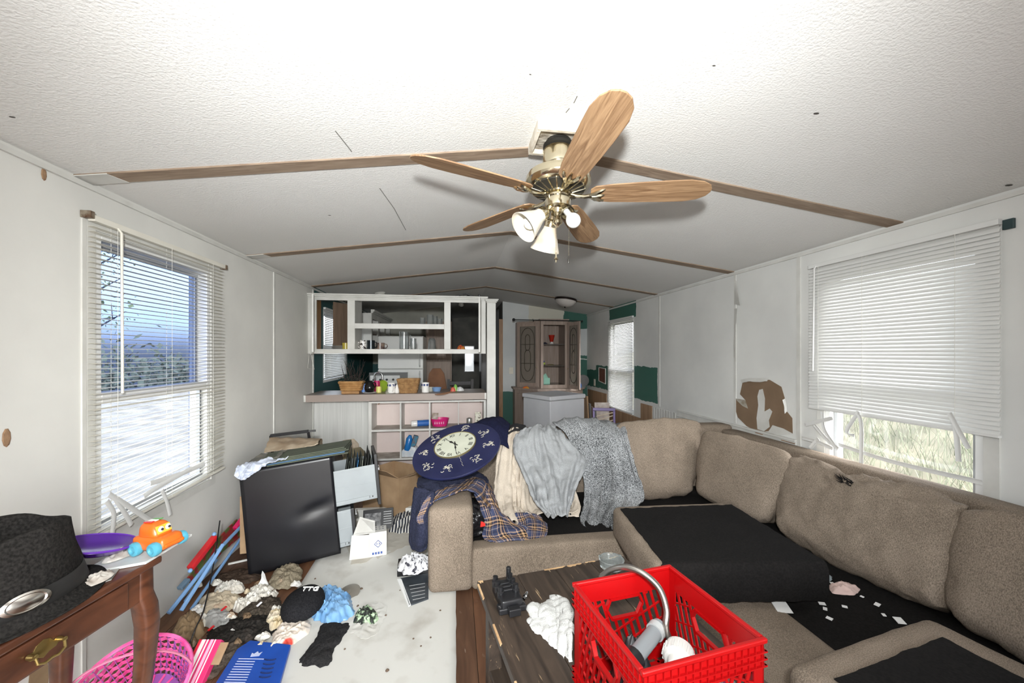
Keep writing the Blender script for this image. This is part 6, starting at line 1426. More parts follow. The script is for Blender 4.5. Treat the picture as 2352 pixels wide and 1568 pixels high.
b = B(); b.add(patch([[at(590,1345,z=.02),at(612,1352,z=.02)], [at(600,1330,y=2.50),at(618,1345,y=2.50)], [at(602,1310,y=2.54),at(608,1318,y=2.54)]], 14, 8, .004, 12, 3, thick=.002).v, patch([[at(590,1345,z=.02),at(612,1352,z=.02)], [at(600,1330,y=2.50),at(618,1345,y=2.50)], [at(602,1310,y=2.54),at(608,1318,y=2.54)]], 14, 8, .004, 12, 3, thick=.002).f)
tag(b.build('paper_strip', m_paper, smooth=True), 'curled white paper strip standing up below the filing cabinet', 'paper')
# white rod on the boards, power cord
b = B(); b.bar(at(524,1295,z=.008), at(582,1282,z=.008), .012, .012); tag(b.build('white_stick', m_cab, bevel=.002), 'thin white stick on the boards left of the filing cabinet', 'stick')
pts = [at(505,1195,x=.16), at(496,1260,x=.18), at(484,1330,x=.20), at(468,1400,x=.25), at(450,1440,z=.06), at(436,1475,z=.07), at(422,1500,z=.05), at(405,1540,z=.02), at(395,1580,z=.012)]
b = B(); sp_ = [catmull(pts, k/50) for k in range(51)]; b.tube(sp_, .0035, 6); tag(b.build('power_cord', mat('black_plastic'), smooth=True), 'thin black cord running down across the litter', 'cord')
# magazine, black box and crumpled wrapper beside the sofa arm
t = thing('magazine', 'black and grey magazine lying against the sofa arm', 'magazine', at(945,1360,z=.012))
q = [at(940,1392,z=.013), at(920,1330,z=.013), at(984,1318,z=.013), at(984,1376,z=.013)]; b = B(); b.hexa(q+[v+V(0,0,.008) for v in q]); b.build('cover', mat('magazine_black', (40,44,48), (70,76,82), 8, rough=.3), t)
q2 = [at(938,1394,z=.013), at(912,1330,z=.013), at(922,1330,z=.02), at(944,1390,z=.02)]; B().hexa(q2+[v+V(0,0,.003) for v in q2]).build('pages', m_paper, t)
for k in range(5): B().bar(at(940+2*k,1345+8*k,z=.0222), at(976,1339+8*k,z=.0222), .004, .0006).build('print_line', mat('grey_print2'), t)
b = B(); q = [at(912,1325,z=.013), at(915,1300,z=.013), at(985,1290,z=.013), at(985,1318,z=.013)]; b.hexa(q+[v+V(0,0,.05) for v in q]); tag(b.build('black_box', mat('black_print_card'), bevel=.003), 'low black box between magazine and crumpled wrapper', 'box')
tag(heap(fl_pts([(915,1312),(922,1285),(950,1278),(985,1282),(985,1305),(950,1318)], .064), .03, .064, amp=.05, sc=26, seed=6).build('crumpled_wrapper', mat('white_black_print', (226,226,228), (60,60,70), 40, rough=.35, lo=.58, hi=.62), smooth=True, angle=40), 'crumpled white wrapper with black print on the low black box', 'wrapper')
# small litter on the sheet
rnd = random.Random(31)
for k in range(16):
    u, w = rnd.uniform(720,1030), rnd.uniform(1300,1550); p = at(u, w, z=.017); r_ = rnd.uniform(.004,.009)
    tag(heap([(p.x+r_*math.cos(a), p.y+r_*math.sin(a)) for a in [i*1.2 for i in range(5)]], r_*.8, .015, amp=.002, rings=3, per=10).build('debris', mat('dark_crumb', (96,80,66), rough=.9)), 'small dark crumb on the big white sheet', 'crumb', 'crumbs on the white sheet')

# ================================================================ FOLDED STROLLER BY THE WALL
t = thing('folded_stroller', 'folded child stroller of pale blue tubes and red plastic by the left wall', 'stroller', at(420,1400,z=0))
m_tb = mat('pale_blue_tube', (120,160,206), rough=.3); m_rd = mat('red_plastic', (196,32,40), rough=.3); m_flow = mat('flower_cloth', (150,40,40), (90,110,60), 18, rough=.8, lo=.45, hi=.55)
for a, c, r_ in (((387,1408,.07),(502,1262,.14),.0105), ((416,1402,.13),(512,1250,.20),.0105), ((440,1398,.12),(556,1232,.10),.009), ((425,1380,.05),(498,1285,.06),.008), ((512,1252,.16),(566,1196,.14),.010)):
    B().tube([at(a[0],a[1],x=a[2]), at(c[0],c[1],x=c[2])], r_, 8).build('tube', m_tb, t, smooth=True)
b = B(); b.bar(at(436,1306,x=.12), at(494,1232,x=.15), .035, .028); b.build('red_hinge', m_rd, t, bevel=.006)
b = B(); b.bar(at(540,1215,x=.10), at(566,1180,x=.12), .035, .028); b.build('red_hinge', mat('magenta_plastic', (206,26,90), rough=.3), t, bevel=.006)
sheet('seat_cloth', '', '', [[at(430,1330,x=.055),at(445,1345,x=.06)], [at(490,1250,x=.05),at(505,1275,x=.055)], [at(545,1192,x=.05),at(560,1225,x=.055)]], m_flow, .008, .006, 18, 4, parent=t)
for u, w in ((492,1226),(437,1310)): B().ball(at(u,w,x=.16), .011, 8).build('rivet', m_tb, t)
B().bar(at(412,1352,x=.05), at(432,1330,x=.06), .03, .02).build('foot_cap', mat('dark_blue_grey', (96,120,140)), t, bevel=.004)
# ================================================================ PINK EASTER BASKET
c0 = at(330,1605,z=.10); t = thing('pink_basket', 'pink woven plastic basket with a thin handle under the console table', 'basket', (c0.x, c0.y, .062), (math.radians(30), math.radians(-4), math.radians(22)), local=True)
m_pb = mat('pink_weave', (222,64,140), (236,110,170), 20, rough=.35); m_pv = mat('violet_weave', (150,90,170), rough=.35)
NS = 36
for r_ in range(7):
    z = .03+.022*r_; rad = .115+.0075*r_; pts = []
    for k in range(NS*2): a = math.pi*k/NS; w_ = .003 if (k+r_) % 2 else -.003; pts.append(V((rad+w_)*math.cos(a), (rad+w_)*math.sin(a), z))
    b = B(); n = len(pts)
    vs = [p+V(0,0,-.0106) for p in pts]+[p+V(0,0,.0106) for p in pts]; b.add(vs, [(i,(i+1)%n,n+(i+1)%n,n+i) for i in range(n)]); b.build('weaver', m_pb, t, solid=.0015)
for k in range(NS):
    a = 2*math.pi*k/NS; b = B(); b.bar((.108*math.cos(a),.108*math.sin(a),.01), (.166*math.cos(a),.166*math.sin(a),.185), .010, .0015, (-math.sin(a),math.cos(a),0)); b.build('stave', m_pv, t)
B().lathe([(.001,.008),(.108,.010),(.108,.013),(.001,.011)], 30).build('base', m_pv, t)
for k in range(18):
    a = 2*math.pi*k/18; B().bar((.0,.0,.016), (.104*math.cos(a),.104*math.sin(a),.016), .008, .002).build('base_spoke', m_pb, t)
B().tube([(.166*math.cos(2*math.pi*k/40),.166*math.sin(2*math.pi*k/40),.182) for k in range(40)], .007, 6, True).build('rim', m_pb, t, smooth=True)
B().tube([(.166*math.cos(a),.0,.18+.20*math.sin(a)) for a in [math.pi*k/24 for k in range(25)]], .0042, 6).build('handle', mat('dusty_pink_plastic', (206,120,150), rough=.4), t, smooth=True)

rnd = random.Random(77); sc_m = [mat('scrap_%d' % k, c, rough=.8) for k, c in enumerate(((226,222,212),(196,180,152),(120,98,74),(60,52,46),(232,230,226),(170,150,128)))]
LMK = ((400,1470,'pink basket'),(440,1390,'feet of the blue tubes'),(500,1425,'grey plastic bag'),(560,1450,'black fuzzy cloth'),(600,1370,'crumpled white cloth'),(660,1330,'khaki cloth'),(690,1390,'black cap'),(450,1530,'pink striped box'),(570,1510,'blue carton'),(520,1350,'crumpled white paper'),(630,1425,'pale wrapper'),(660,1455,'white bag with red print'),(420,1440,'brown paper bag'),(540,1330,'dark rag'))
for k in range(46):
    u, w = rnd.uniform(420,690), rnd.uniform(1335,1520)
    if w > 1560-(u-420)*.1 or u > 690-(w-1335)*.55: continue
    p = at(u, w, z=.012); r_ = rnd.uniform(.014,.042); a0 = rnd.uniform(0, 6)
    o_ = [(p.x+r_*(.5+rnd.random()*.7)*math.cos(a0+i*.8), p.y+r_*(.5+rnd.random()*.7)*math.sin(a0+i*.8)) for i in range(8)]
    tag(heap(o_, .012, .004+rnd.uniform(0,.02), amp=.016, sc=40, seed=k, rings=5, per=24).build('torn_scrap', sc_m[k % 6], smooth=True, angle=35), ('white','tan','brown','blackish','bright white','pale brown')[k % 6]+' torn scrap beside the '+min(LMK, key=lambda q: (q[0]-u)**2+(q[1]-w)**2)[2]+' on the floor', 'scrap', 'torn scraps in the litter')
for k, (u, w, c, lb) in enumerate(((508,1402,(206,30,36),'tiny red plastic bit beside the grey plastic bag'), (478,1448,(206,30,36),'tiny red plastic bit left of the black fuzzy cloth'), (590,1392,(226,226,230),'small white cup lid below the filing cabinet'))):
    p = at(u, w, z=.05); b = B(); b.bar(p, p+V(.012,.025,.006), .010, .006); tag(b.build('plastic_bit', mat('c_%d_%d_%d' % c, c, rough=.35), bevel=.001), lb, 'plastic bit')
# ================================================================ CONSOLE TABLE
m_mah = wood('mahogany', (62,34,22), (98,58,38), 3, (6,2,8), rough=.35, coat=.2)
TA = math.atan2(.156,.988); CT = V(.594,1.400,0)
con = thing('console_table', 'dark mahogany console table with curved legs and brass pull', 'console table', CT, (0,0,-TA), local=True)
# local frame: x<0 towards the wall, y<0 towards the camera; far front corner at the origin
DP, LN, HT = .30, 1.05, .75
B().bx(-DP-.012,.012,-LN,.012,HT-.022,HT).build('top', m_mah, con, bevel=.005)
B().bx(-.022,-.004,-LN,-.03,HT-.115,HT-.022).build('apron', m_mah, con, bevel=.002); B().bx(-DP+.03,-.03,-.024,-.006,HT-.115,HT-.022).build('apron', m_mah, con, bevel=.002); B().bx(-DP,-DP+.018,-LN,-.03,HT-.115,HT-.022).build('apron', m_mah, con, bevel=.002)
B().bx(-.004,.004,-.62,-.09,HT-.108,HT-.030).build('drawer_front', m_mah, con, bevel=.003)
for x, y, sx_, sy_ in ((-.024,-.026,1,1), (-DP+.024,-.026,-1,1), (-.024,-LN+.05,1,-1), (-DP+.024,-LN+.05,-1,-1)):
    prof = [(0,.026,0,HT-.022),(0,.027,0,HT-.10),(.010,.028,.0,HT-.14),(.016,.027,0,HT-.20),(.012,.024,0,HT-.30),(.002,.020,0,HT-.42),(-.008,.017,0,HT-.54),(-.008,.015,0,.14),(.0,.015,0,.06),(.012,.018,0,.02),(.014,.017,0,0)]
    b = B(); rows = []
    for o_, r_, _, z in prof:
        cx, cy = x+o_*sx_*.7, y+o_*sy_*.7; rows.append([V(cx+r_*math.copysign(abs(math.cos(a))**.6, math.cos(a)), cy+r_*math.copysign(abs(math.sin(a))**.6, math.sin(a)), z) for a in [2*math.pi*k/16 for k in range(16)]])
    n = 16; vs = [p for r in rows for p in r]; b.add(vs, [(i*n+k,i*n+(k+1)%n,(i+1)*n+(k+1)%n,(i+1)*n+k) for i in range(len(rows)-1) for k in range(n)]+[tuple(range(n)), tuple(range(len(vs)-1,len(vs)-1-n,-1))]); b.build('leg', m_mah, con, smooth=True)
# brass bail pull: backplate, posts and swinging handle
m_ob = mat('aged_brass', (168,146,92), rough=.28, metal=.9)
hy, hz = -.30, HT-.068
bp_ = [(-.034,0),(-.030,.010),(-.020,.008),(-.014,.018),(0,.024),(.014,.018),(.020,.008),(.030,.010),(.034,0),(.026,-.010),(.012,-.012),(0,-.020),(-.012,-.012),(-.026,-.010)]
Mh = Matrix(((0,0,1,.004),(1,0,0,hy),(0,1,0,hz),(0,0,0,1)))
pl_ = B().prism(bp_, .002, Mh).build('pull_backplate', m_ob, con, bevel=.0006)
for s_ in (-1,1):
    B().lathe([(.0065,0),(.0065,.006),(.004,.014),(.006,.018),(.001,.02)], 10, Matrix.Translation((.006,hy+s_*.030,hz+.004))@Matrix.Rotation(math.pi/2,4,'Y')).build('pull_post', m_ob, pl_, smooth=True)
B().tube([(.022,hy-.030,hz+.004),(.026,hy-.028,hz-.014),(.026,hy-.014,hz-.022),(.026,hy,hz-.019),(.026,hy+.014,hz-.022),(.026,hy+.028,hz-.014),(.022,hy+.030,hz+.004)], .0032, 8).build('pull_handle', m_ob, pl_, smooth=True)
MC = root_matrix(con)
def ct(x, y, z): return MC@V(x, y, z)
# black hat
hat = thing('black_hat', 'black felt hat with dented crown and silver oval ornament', 'hat', at(70,1330,z=.775)*1, (math.radians(2),math.radians(3),-TA+.0), local=True)
hat.location = V(.415,1.150,HT+.002); hat.rotation_euler = (0,0,-TA)
m_hat = fabric('black_felt', (22,21,20), (44,42,40), 150, bump=.8)
def hatring(rx, ry, z, wob=0): return [V(rx*math.cos(a), ry*math.sin(a), z+wob*math.cos(2*a)) for a in [2*math.pi*k/64 for k in range(64)]]
rings = [hatring(.168,.205,.006,-.004), hatring(.160,.196,.004,-.003), hatring(.148,.180,.008), hatring(.135,.162,.022), hatring(.126,.150,.05), hatring(.118,.140,.09), hatring(.114,.134,.135), hatring(.112,.130,.175), hatring(.108,.127,.196,.010), hatring(.103,.121,.200,.010), hatring(.097,.114,.193,.008), hatring(.088,.104,.160), hatring(.070,.085,.135), hatring(.040,.050,.128), hatring(.010,.014,.127)]
b = B(); n = 64; vs = [p+V(nz(p,14,2),nz(p,14,4),nz(p,12,6)*.8)*min(.012,.002+p.z*.15) for r in rings for p in r]; b.add(vs, [(i*n+k,i*n+(k+1)%n,(i+1)*n+(k+1)%n,(i+1)*n+k) for i in range(len(rings)-1) for k in range(n)]+[tuple(range((len(rings)-1)*n,len(rings)*n))])
for v in b.v: v.z = max(v.z, .003)
b.build('felt', m_hat, hat, smooth=True, angle=180, solid=.003)
b = B(); r0, r1, r2 = hatring(.137,.163,.030), hatring(.133,.158,.050), hatring(.128,.152,.072); b.add(r0+r1+r2, [(i*n+k,i*n+(k+1)%n,(i+1)*n+(k+1)%n,(i+1)*n+k) for i in range(2) for k in range(n)]); b.build('hat_band', mat('black_ribbon', (26,25,24), rough=.8), hat, smooth=True, solid=.002)
ah = math.radians(-18); c_ = V(.136*math.cos(ah),.160*math.sin(ah),.058)
b = B(); b.lathe([(.036,0),(.037,.003),(.030,.006),(.027,.004),(.016,.008),(.001,.010)], 28, Matrix.Translation(c_)@Matrix.Rotation(ah,4,'Z')@Matrix.Rotation(math.radians(80),4,'Y')@Matrix.Diagonal((.62,1.15,1,1)))
b.build('silver_ornament', mat('brushed_silver', (196,192,186), rough=.22, metal=1), hat, smooth=True)
# purple plate, cards, papers
t = thing('purple_plate', 'deep purple plastic plate tilted on papers beside the hat', 'plate', at(214,1268,z=HT+.03), (math.radians(-4),math.radians(13),math.radians(30)), local=True)
B().lathe([(.001,.0),(.062,.002),(.078,.010),(.096,.022),(.100,.024),(.099,.028),(.091,.024),(.074,.014),(.058,.007),(.001,.005)], 44).build('plate', mat('purple_plastic2', (78,32,140), rough=.22), t, smooth=True)
B().lathe([(.099,.024),(.102,.027),(.099,.030),(.096,.027)], 44, cap=False).build('rim', mat('purple_rim', (92,40,160), rough=.3), t, smooth=True)
def flat(name, label, cat, pts, z, h, m, tilt=0.0, bevel=.0006):
    P = [ct(x, y, z+tilt*i) for i, (x, y) in enumerate(pts)]; n = len(P); b = B(); b.add(P+[p+V(0,0,h) for p in P], [tuple(range(n-1,-1,-1)), tuple(range(n,2*n))]+[(i,(i+1)%n,n+(i+1)%n,n+i) for i in range(n)]); return tag(b.build(name, m, bevel=bevel), label, cat)
flat('white_book', 'thin white picture board under the orange toy car', 'book', [(-.125,-.115),(.012,-.045),(.0,.14),(-.15,.13)], HT+.001, .008, mat('picture_board', (226,224,220), (190,196,196), 6, rough=.5))
flat('grey_leaflet', 'grey leaflet beside the purple plate', 'leaflet', [(-.10,-.30),(-.006,-.13),(-.05,-.06),(-.17,-.20)], HT+.001, .003, mat('grey_leaflet', (170,168,162), (120,118,114), 14, rough=.6))
flat('wallet', 'flat black wallet at the foot of the hat', 'wallet', [(-.055,-.30),(-.004,-.21),(-.03,-.17),(-.085,-.25)], HT+.0045, .010, mat('black_leather', (28,28,30), rough=.4), bevel=.003)
for k, (x, y, lb) in enumerate(((-.03,-.15,'crumpled receipt at the table edge beside the plate'), (-.10,-.01,'crumpled label between plate and toy car'))):
    tag(heap([(ct(x+.03*math.cos(a), y+.05*math.sin(a), 0).x, ct(x+.03*math.cos(a), y+.05*math.sin(a), 0).y) for a in [i*.9 for i in range(7)]], .010, HT+.012, amp=.012, sc=40, seed=k).build('crumpled_receipt', mat('receipt', (214,210,202), (150,140,130), 25, rough=.6), smooth=True, angle=50), lb, 'paper')
# orange toy car
car = thing('toy_car', 'chubby orange toy car with light blue wheels on the console table', 'toy', at(366,1262,z=HT+.012), (math.radians(-4),0,math.radians(72)), local=True)
m_or = mat('toy_orange', (206,100,30), rough=.3); m_tw = mat('toy_wheel_blue', (78,154,176), rough=.35)
c8 = blk(-.038,.038,-.058,.058,.012,.058); c8[4] = V(-.034,-.054,.050); c8[5] = V(.034,-.054,.050)
cushion(c8, n=10, r=.6, puff=.06, amp=0).build('body', m_or, car, smooth=True, angle=180)
c8 = [V(-.032,-.030,.045),V(.032,-.030,.045),V(.032,.048,.045),V(-.032,.048,.045),V(-.026,-.012,.090),V(.026,-.012,.090),V(.026,.042,.094),V(-.026,.042,.094)]
cab_ = cushion(c8, n=10, r=.7, puff=.08, amp=0).build('cabin', m_or, car, smooth=True, angle=180)
B().box((0,-.022,.070), (.044,.004,.026), (math.radians(-20),0,0)).build('windscreen', mat('toy_screen', (206,170,60), rough=.3), cab_, bevel=.003)
for s_ in (-1,1):
    B().ball((s_*.011,-.026,.072), .009, 8, (1,.5,1)).build('eye', m_white, cab_, smooth=True); B().ball((s_*.011,-.0305,.072), .004, 6).build('pupil', mat('black_iron'), cab_, smooth=True)
for k in range(3): B().box((-.014+.014*k,.016,.0955), (.011,.03,.003)).build('roof_stripe', mat(('rs_red','rs_white','rs_green')[k], ((196,40,40),(230,230,220),(80,140,60))[k], rough=.4), cab_, bevel=.001)
for sx_ in (-1,1):
    for sy_ in (-1,1):
        b = B(); b.lathe([(.010,-.010),(.020,-.008),(.022,0),(.020,.008),(.012,.011),(.007,.007)], 18, Matrix.Translation((sx_*.042,sy_*.036,.022))@Matrix.Rotation(sx_*math.pi/2,4,'Y')); b.build('wheel', m_tw, car, smooth=True)
B().bx(-.03,.03,-.064,-.055,.020,.030).build('bumper', m_or, car, bevel=.003)
# ================================================================ COFFEE TABLE
m_ct = wood('worn_dark_wood', (40,32,26), (70,58,48), 3.2, (12,1.2,8), rough=.5, wear=(150,128,100), wear_lo=.66)
TR = math.atan2(.075,-.518)+math.pi/2
tb = thing('coffee_table', 'scuffed dark brown coffee table with chipped edges', 'coffee table', V(1.63,1.635,0), (0,0,math.radians(9)), local=True)
TW, TL = .70, 1.25
n_b = 4
for k in range(n_b):
    x0 = TW*k/n_b; B().bx(x0+.0008,x0+TW/n_b-.0008,-TL,0,.415,.45).build('top_board', m_ct, tb, bevel=.004)
for x, y in ((.03,-.085),(TW-.085,-.085),(.03,-TL+.03),(TW-.085,-TL+.03)): B().bx(x,x+.055,y,y+.055,0,.415).build('leg', m_ct, tb, bevel=.003)
b = B(); b.bx(.04,.06,-TL+.085,-.085,.33,.415); b.bx(TW-.06,TW-.04,-TL+.085,-.085,.33,.415); b.bx(.085,TW-.085,-.055,-.035,.33,.415); b.build('apron', m_ct, tb)
B().bx(.035,TW-.035,-TL+.04,-.04,.11,.135).build('lower_shelf', m_ct, tb, bevel=.003)
# chipped bare wood along the far edge
m_chip = mat('bare_chip', (196,164,124), (170,136,98), 30, rough=.8)
rnd = random.Random(5)
for x, w_, d_ in ((.30,.10,.012),(.41,.07,.016),(.50,.05,.010),(.62,.06,.014),(.005,.02,.02)):
    b = B(); pts = [(x,0)]+[(x+w_*k/6, -d_*rnd.uniform(.3,1)) for k in range(7)]+[(x+w_,0)]; b.prism(pts, .0012, None, .4495); b.build('chipped_edge', m_chip, tb)
for k in range(4):
    b = B(); x = .004; b.bx(x-.006,x+.001,-.12-.25*k,-.02-.25*k,.444,.4505); b.build('chipped_edge', m_chip, tb)
ZT = .4505
# coil pack
c0 = at(1167,1385,z=ZT); t = thing('ignition_coil', 'black ignition coil pack with terminals on the coffee table', 'car part', (c0.x,c0.y,ZT), (0,0,math.radians(10)), local=True)
m_bp = mat('black_part_plastic', (26,26,28), rough=.35)
c = cushion(blk(-.040,.040,-.055,.085,.004,.045), n=10, r=.25, puff=.02, amp=.0); c.build('body', m_bp, t, smooth=True, angle=40)
B().bx(-.052,.052,-.062,-.020,0,.022).build('base_flange', m_bp, t, bevel=.004); B().bx(-.022,.022,-.088,-.060,.004,.030).build('connector', m_bp, t, bevel=.003)
for k in range(3):
    for s_ in (-1,1): B().lathe([(.014,.03),(.014,.052),(.010,.054),(.010,.070),(.006,.071)], 14, Matrix.Translation((s_*.030,-.002+.036*k,0))).build('terminal', m_bp, t, smooth=True)
B().lathe([(.010,.04),(.010,.085),(.007,.088)], 12, Matrix.Translation((.030,.088,0))).build('terminal', m_bp, t, smooth=True)
for x, y in ((-.044,-.042),(.044,-.042)): B().lathe([(.006,.022),(.006,.025),(.003,.0255)], 10, Matrix.Translation((x,y,0))).build('bolt_sleeve', m_chrome, t)
for k in range(3): B().bx(-.020,.020,.0+.022*k,.012+.022*k,.044,.052).build('coil_ridge', m_bp, t, bevel=.003)
c0 = at(1207,1368,z=ZT+.01); b = B(); b.lathe([(.008,-.018),(.009,-.016),(.009,.006),(.006,.008),(.006,.022),(.004,.022)], 14, Matrix.Translation((c0.x,c0.y,ZT+.0095))@Matrix.Rotation(math.radians(-30),4,'Z')@Matrix.Rotation(math.pi/2,4,'X'))
tag(b.build('metal_socket', m_chrome, smooth=True), 'small chrome socket lying beside the coil pack', 'socket')
# glass ashtray
c0 = at(1403,1290,z=ZT+.01); t = thing('glass_ashtray', 'clear round glass ashtray at the far edge of the coffee table', 'ashtray', (c0.x-.005,c0.y-.02,ZT), local=True)
B().lathe([(.040,0),(.050,.002),(.056,.034),(.053,.037),(.047,.034),(.040,.010),(.001,.008)], 28).build('bowl', mat('ashtray_glass', (214,220,218), rough=.06, trans=.85), t, smooth=True)
for k in range(3): a = k*2.09+.4; B().box((.0505*math.cos(a),.0505*math.sin(a),.036), (.014,.012,.004), (0,0,a)).build('rest_notch', mat('ashtray_glass'), t, bevel=.001)
# white towel
cloth('white_towel', 'crumpled white terry towel beside the red crate', 'towel', [
    [(0,0,0)]] if 0 else [[(1214,1425,1.40),(1218,1398,1.44),(1240,1396,1.46),(1262,1380,1.50),(1290,1378,1.46),(1316,1410,1.36)],
    [(1212,1440,1.36),(1232,1415,1.39),(1252,1408,1.40),(1280,1400,1.41),(1300,1400,1.38),(1318,1425,1.30)],
    [(1216,1462,1.33),(1240,1445,1.33),(1262,1440,1.33),(1284,1438,1.32),(1302,1445,1.28),(1318,1455,1.24)],
    [(1232,1478,1.30),(1250,1478,1.28),(1268,1480,1.26),(1288,1486,1.24),(1302,1490,1.21),(1318,1495,1.18)],
    [(1250,1492,1.27),(1262,1502,1.245),(1276,1515,1.22),(1292,1526,1.20),(1304,1534,1.18),(1318,1545,1.16)]], fabric('white_terry', (188,188,185), (208,208,205), 260, bump=1.2), 50, 50, .010, 16, 21, .006, 3, thick=.012)

# ================================================================ RED MILK CRATE
cr_ = thing('milk_crate', 'bright red plastic milk crate full of plumbing parts on the coffee table', 'crate', V(2.073,.966,ZT), (0,0,math.radians(8.6)), local=True)
m_cr = mat('crate_red', (154,2,5), (148,2,4), 6, rough=.35); CS, CHT = .33, .28; H2 = CS/2
rim_o = [(-H2,-H2),(H2,-H2),(H2,H2),(-H2,H2)]
b = B()
for (z0, z1, o_) in ((CHT-.012,CHT,.006),): 
    for q in ((-H2-o_,H2+o_,-H2-o_,-H2+.006),(-H2-o_,H2+o_,H2-.006,H2+o_),(-H2-o_,-H2+.006,-H2+.006,H2-.006),(H2-.006,H2+o_,-H2+.006,H2-.006)): b.bx(*q,z0,z1)
b.build('rim', m_cr, cr_, bevel=.003)
for k in range(4):
    sx_, sy_ = ((-1,-1),(1,-1),(1,1),(-1,1))[k]; B().bx(min(sx_*H2,sx_*(H2-.03)),max(sx_*H2,sx_*(H2-.03)),min(sy_*H2,sy_*(H2-.004)),max(sy_*H2,sy_*(H2-.004)),0,CHT-.012).build('corner_post', m_cr, cr_)
    B().bx(min(sx_*H2,sx_*(H2-.004)),max(sx_*H2,sx_*(H2-.004)),min(sy_*H2,sy_*(H2-.03)),max(sy_*H2,sy_*(H2-.03)),0,CHT-.012).build('corner_post', m_cr, cr_)
def crate_wall(rz):
    M = Matrix.Rotation(rz, 4, 'Z'); y = -H2
    def add(b, *q): 
        t_ = B(); t_.bx(*q); b.add([M@v for v in t_.v], t_.f)
    def abar(b, p, q, w_, th):
        t_ = B(); t_.bar(p, q, w_, th, (0,1,0)); b.add([M@v for v in t_.v], t_.f)
    x0, x1 = -H2+.03, H2-.03; b = B(); add(b, x0-.001,x1+.001,y,y+.004,.215,CHT-.012); w_ = b.build('wall_band', m_cr, cr_); b = B(); add(b, x0-.001,x1+.001,y,y+.004,.0,.035); b.build('lower_band', m_cr, cr_)
    # outer ribs with short fins
    r = B()
    for z in (.216,.232,.249): add(r, -H2-.005,H2+.005,y-.006,y,z-.0015,z+.0015)
    for k in range(17): x = -H2+.01+.0194*k; add(r, x-.001,x+.001,y-.005,y,.216,CHT-.012)
    r.build('outer_ribs', m_cr, cr_); r = B()
    for z in (.0015,.018,.034): add(r, -H2-.005,H2+.005,y-.006,y,z-.0015,z+.0015)
    for k in range(17): x = -H2+.01+.0194*k; add(r, x-.001,x+.001,y-.005,y,.0,.034)
    r.build('lower_ribs', m_cr, cr_)
    # grip opening ring
    g = B(); ring = [(-.062,.185),(-.050,.212),(.050,.212),(.062,.185),(.044,.152),(-.044,.152)]
    for i in range(6): p, q = ring[i], ring[(i+1)%6]; abar(g, (p[0],y+.003,p[1]), (q[0],y+.003,q[1]), .007, .012)
    g.build('grip_ring', m_cr, cr_)
    def inside(x, z): return abs(x) < .062 and .150 < z < .214 and abs(x) < .044+(.018 if z > .185 else .018*(z-.152)/.033)+.003
    L = B()
    for sg in (1, -1):
        n_ = 13 if sg > 0 else 5
        for k in range(-n_, n_+1):
            step_ = .024 if sg > 0 else .055; sl = 1.9 if sg > 0 else -.45; pts = []
            # line x = k*step + (z-.125)/sl  (steep) or z = c + sl*x (shallow)
            N_ = 40; prev = None
            for i in range(N_+1):
                if sg > 0: z = .035+.18*i/N_; x = k*step_+(z-.125)/3.2
                else: x = x0+(x1-x0)*i/N_; z = .125+k*step_-.45*x*.9
                ok = x0 <= x <= x1 and .035 <= z <= .215 and not inside(x, z)
                if ok:
                    if prev is None: prev = (x, z)
                    last = (x, z)
                if (not ok or i == N_) and prev is not None:
                    if math.hypot(last[0]-prev[0], last[1]-prev[1]) > .006: abar(L, (prev[0],y+.002+.001*(sg < 0),prev[1]), (last[0],y+.002+.001*(sg < 0),last[1]), .009 if sg > 0 else .004, .003 if sg > 0 else .005)
                    prev = None
    L.build('lattice', m_cr, cr_)
for k in range(4): crate_wall(k*math.pi/2)
b = B()
for k in range(9):
    x = -H2+.02+.036*k; b.bx(x-.004,x+.004,-H2+.004,H2-.004,0,.005); b.bx(-H2+.004,H2-.004,x-.004,x+.004,0,.005)
b.build('base_grid', m_cr, cr_)
MCR = root_matrix(cr_)
def ck_(x, y, z): return MCR@V(x, y, z)
# steel gooseneck pipe arching over the far rim
t = thing('steel_gooseneck', 'bent steel gooseneck pipe arching out of the red crate', 'pipe', ck_(.05,.0,.02))
pts = [ck_(.075,-.02,.012), ck_(.085,.02,.10), at(1531,1450,y=1.00), at(1531,1400,y=1.02), at(1515,1352,y=1.05), at(1480,1318,y=1.08), at(1440,1302,y=1.12), at(1405,1307,y=1.17), at(1383,1322,y=1.21)]
B().tube([catmull(pts, k/48) for k in range(49)], .0088, 12).build('pipe', mat('dull_steel', (170,166,160), rough=.3, metal=.95), t, smooth=True)
B().lathe([(.011,0),(.011,.016),(.008,.016)], 14, Matrix.Translation(pts[-1])@Matrix.Rotation(math.radians(160),4,'X')).build('tip', mat('dull_steel'), t, smooth=True)
# grey drain pipe, white valve, aluminium channel, black fitting, blue rag
m_gp2 = mat('grey_pvc', (120,124,127), rough=.35); t = thing('grey_pipe', 'short grey plastic pipe with black elbow inside the red crate', 'pipe', ck_(-.04,.0,.1))
p, q = ck_(-.12,-.02,.155), ck_(.045,.055,.185); B().tube([p, q], .021, 18).build('tube', m_gp2, t, smooth=True); d = (q-p).normalized(); B().tube([q-d*.03, q-d*.012], .025, 18).build('collar', mat('white_collar', (160,162,162), rough=.35), t, smooth=True)
B().tube([p-d*.005, p+d*.055], .028, 16).build('elbow', mat('black_part_plastic'), t, smooth=True); B().tube([p+d*.0, p+V(-.01,.01,-.05), p+V(.0,.02,-.12)], .024, 14).build('elbow_drop', mat('black_part_plastic'), t, smooth=True)
t = thing('white_valve', 'ribbed white plastic valve with clear cap inside the red crate', 'valve', ck_(.035,-.035,.06)); c0 = ck_(.045,-.02,.155); ax = Vector((-.55,-.65,-.12)).normalized(); M = Matrix.Translation(c0)@ax.to_track_quat('Z','Y').to_matrix().to_4x4()
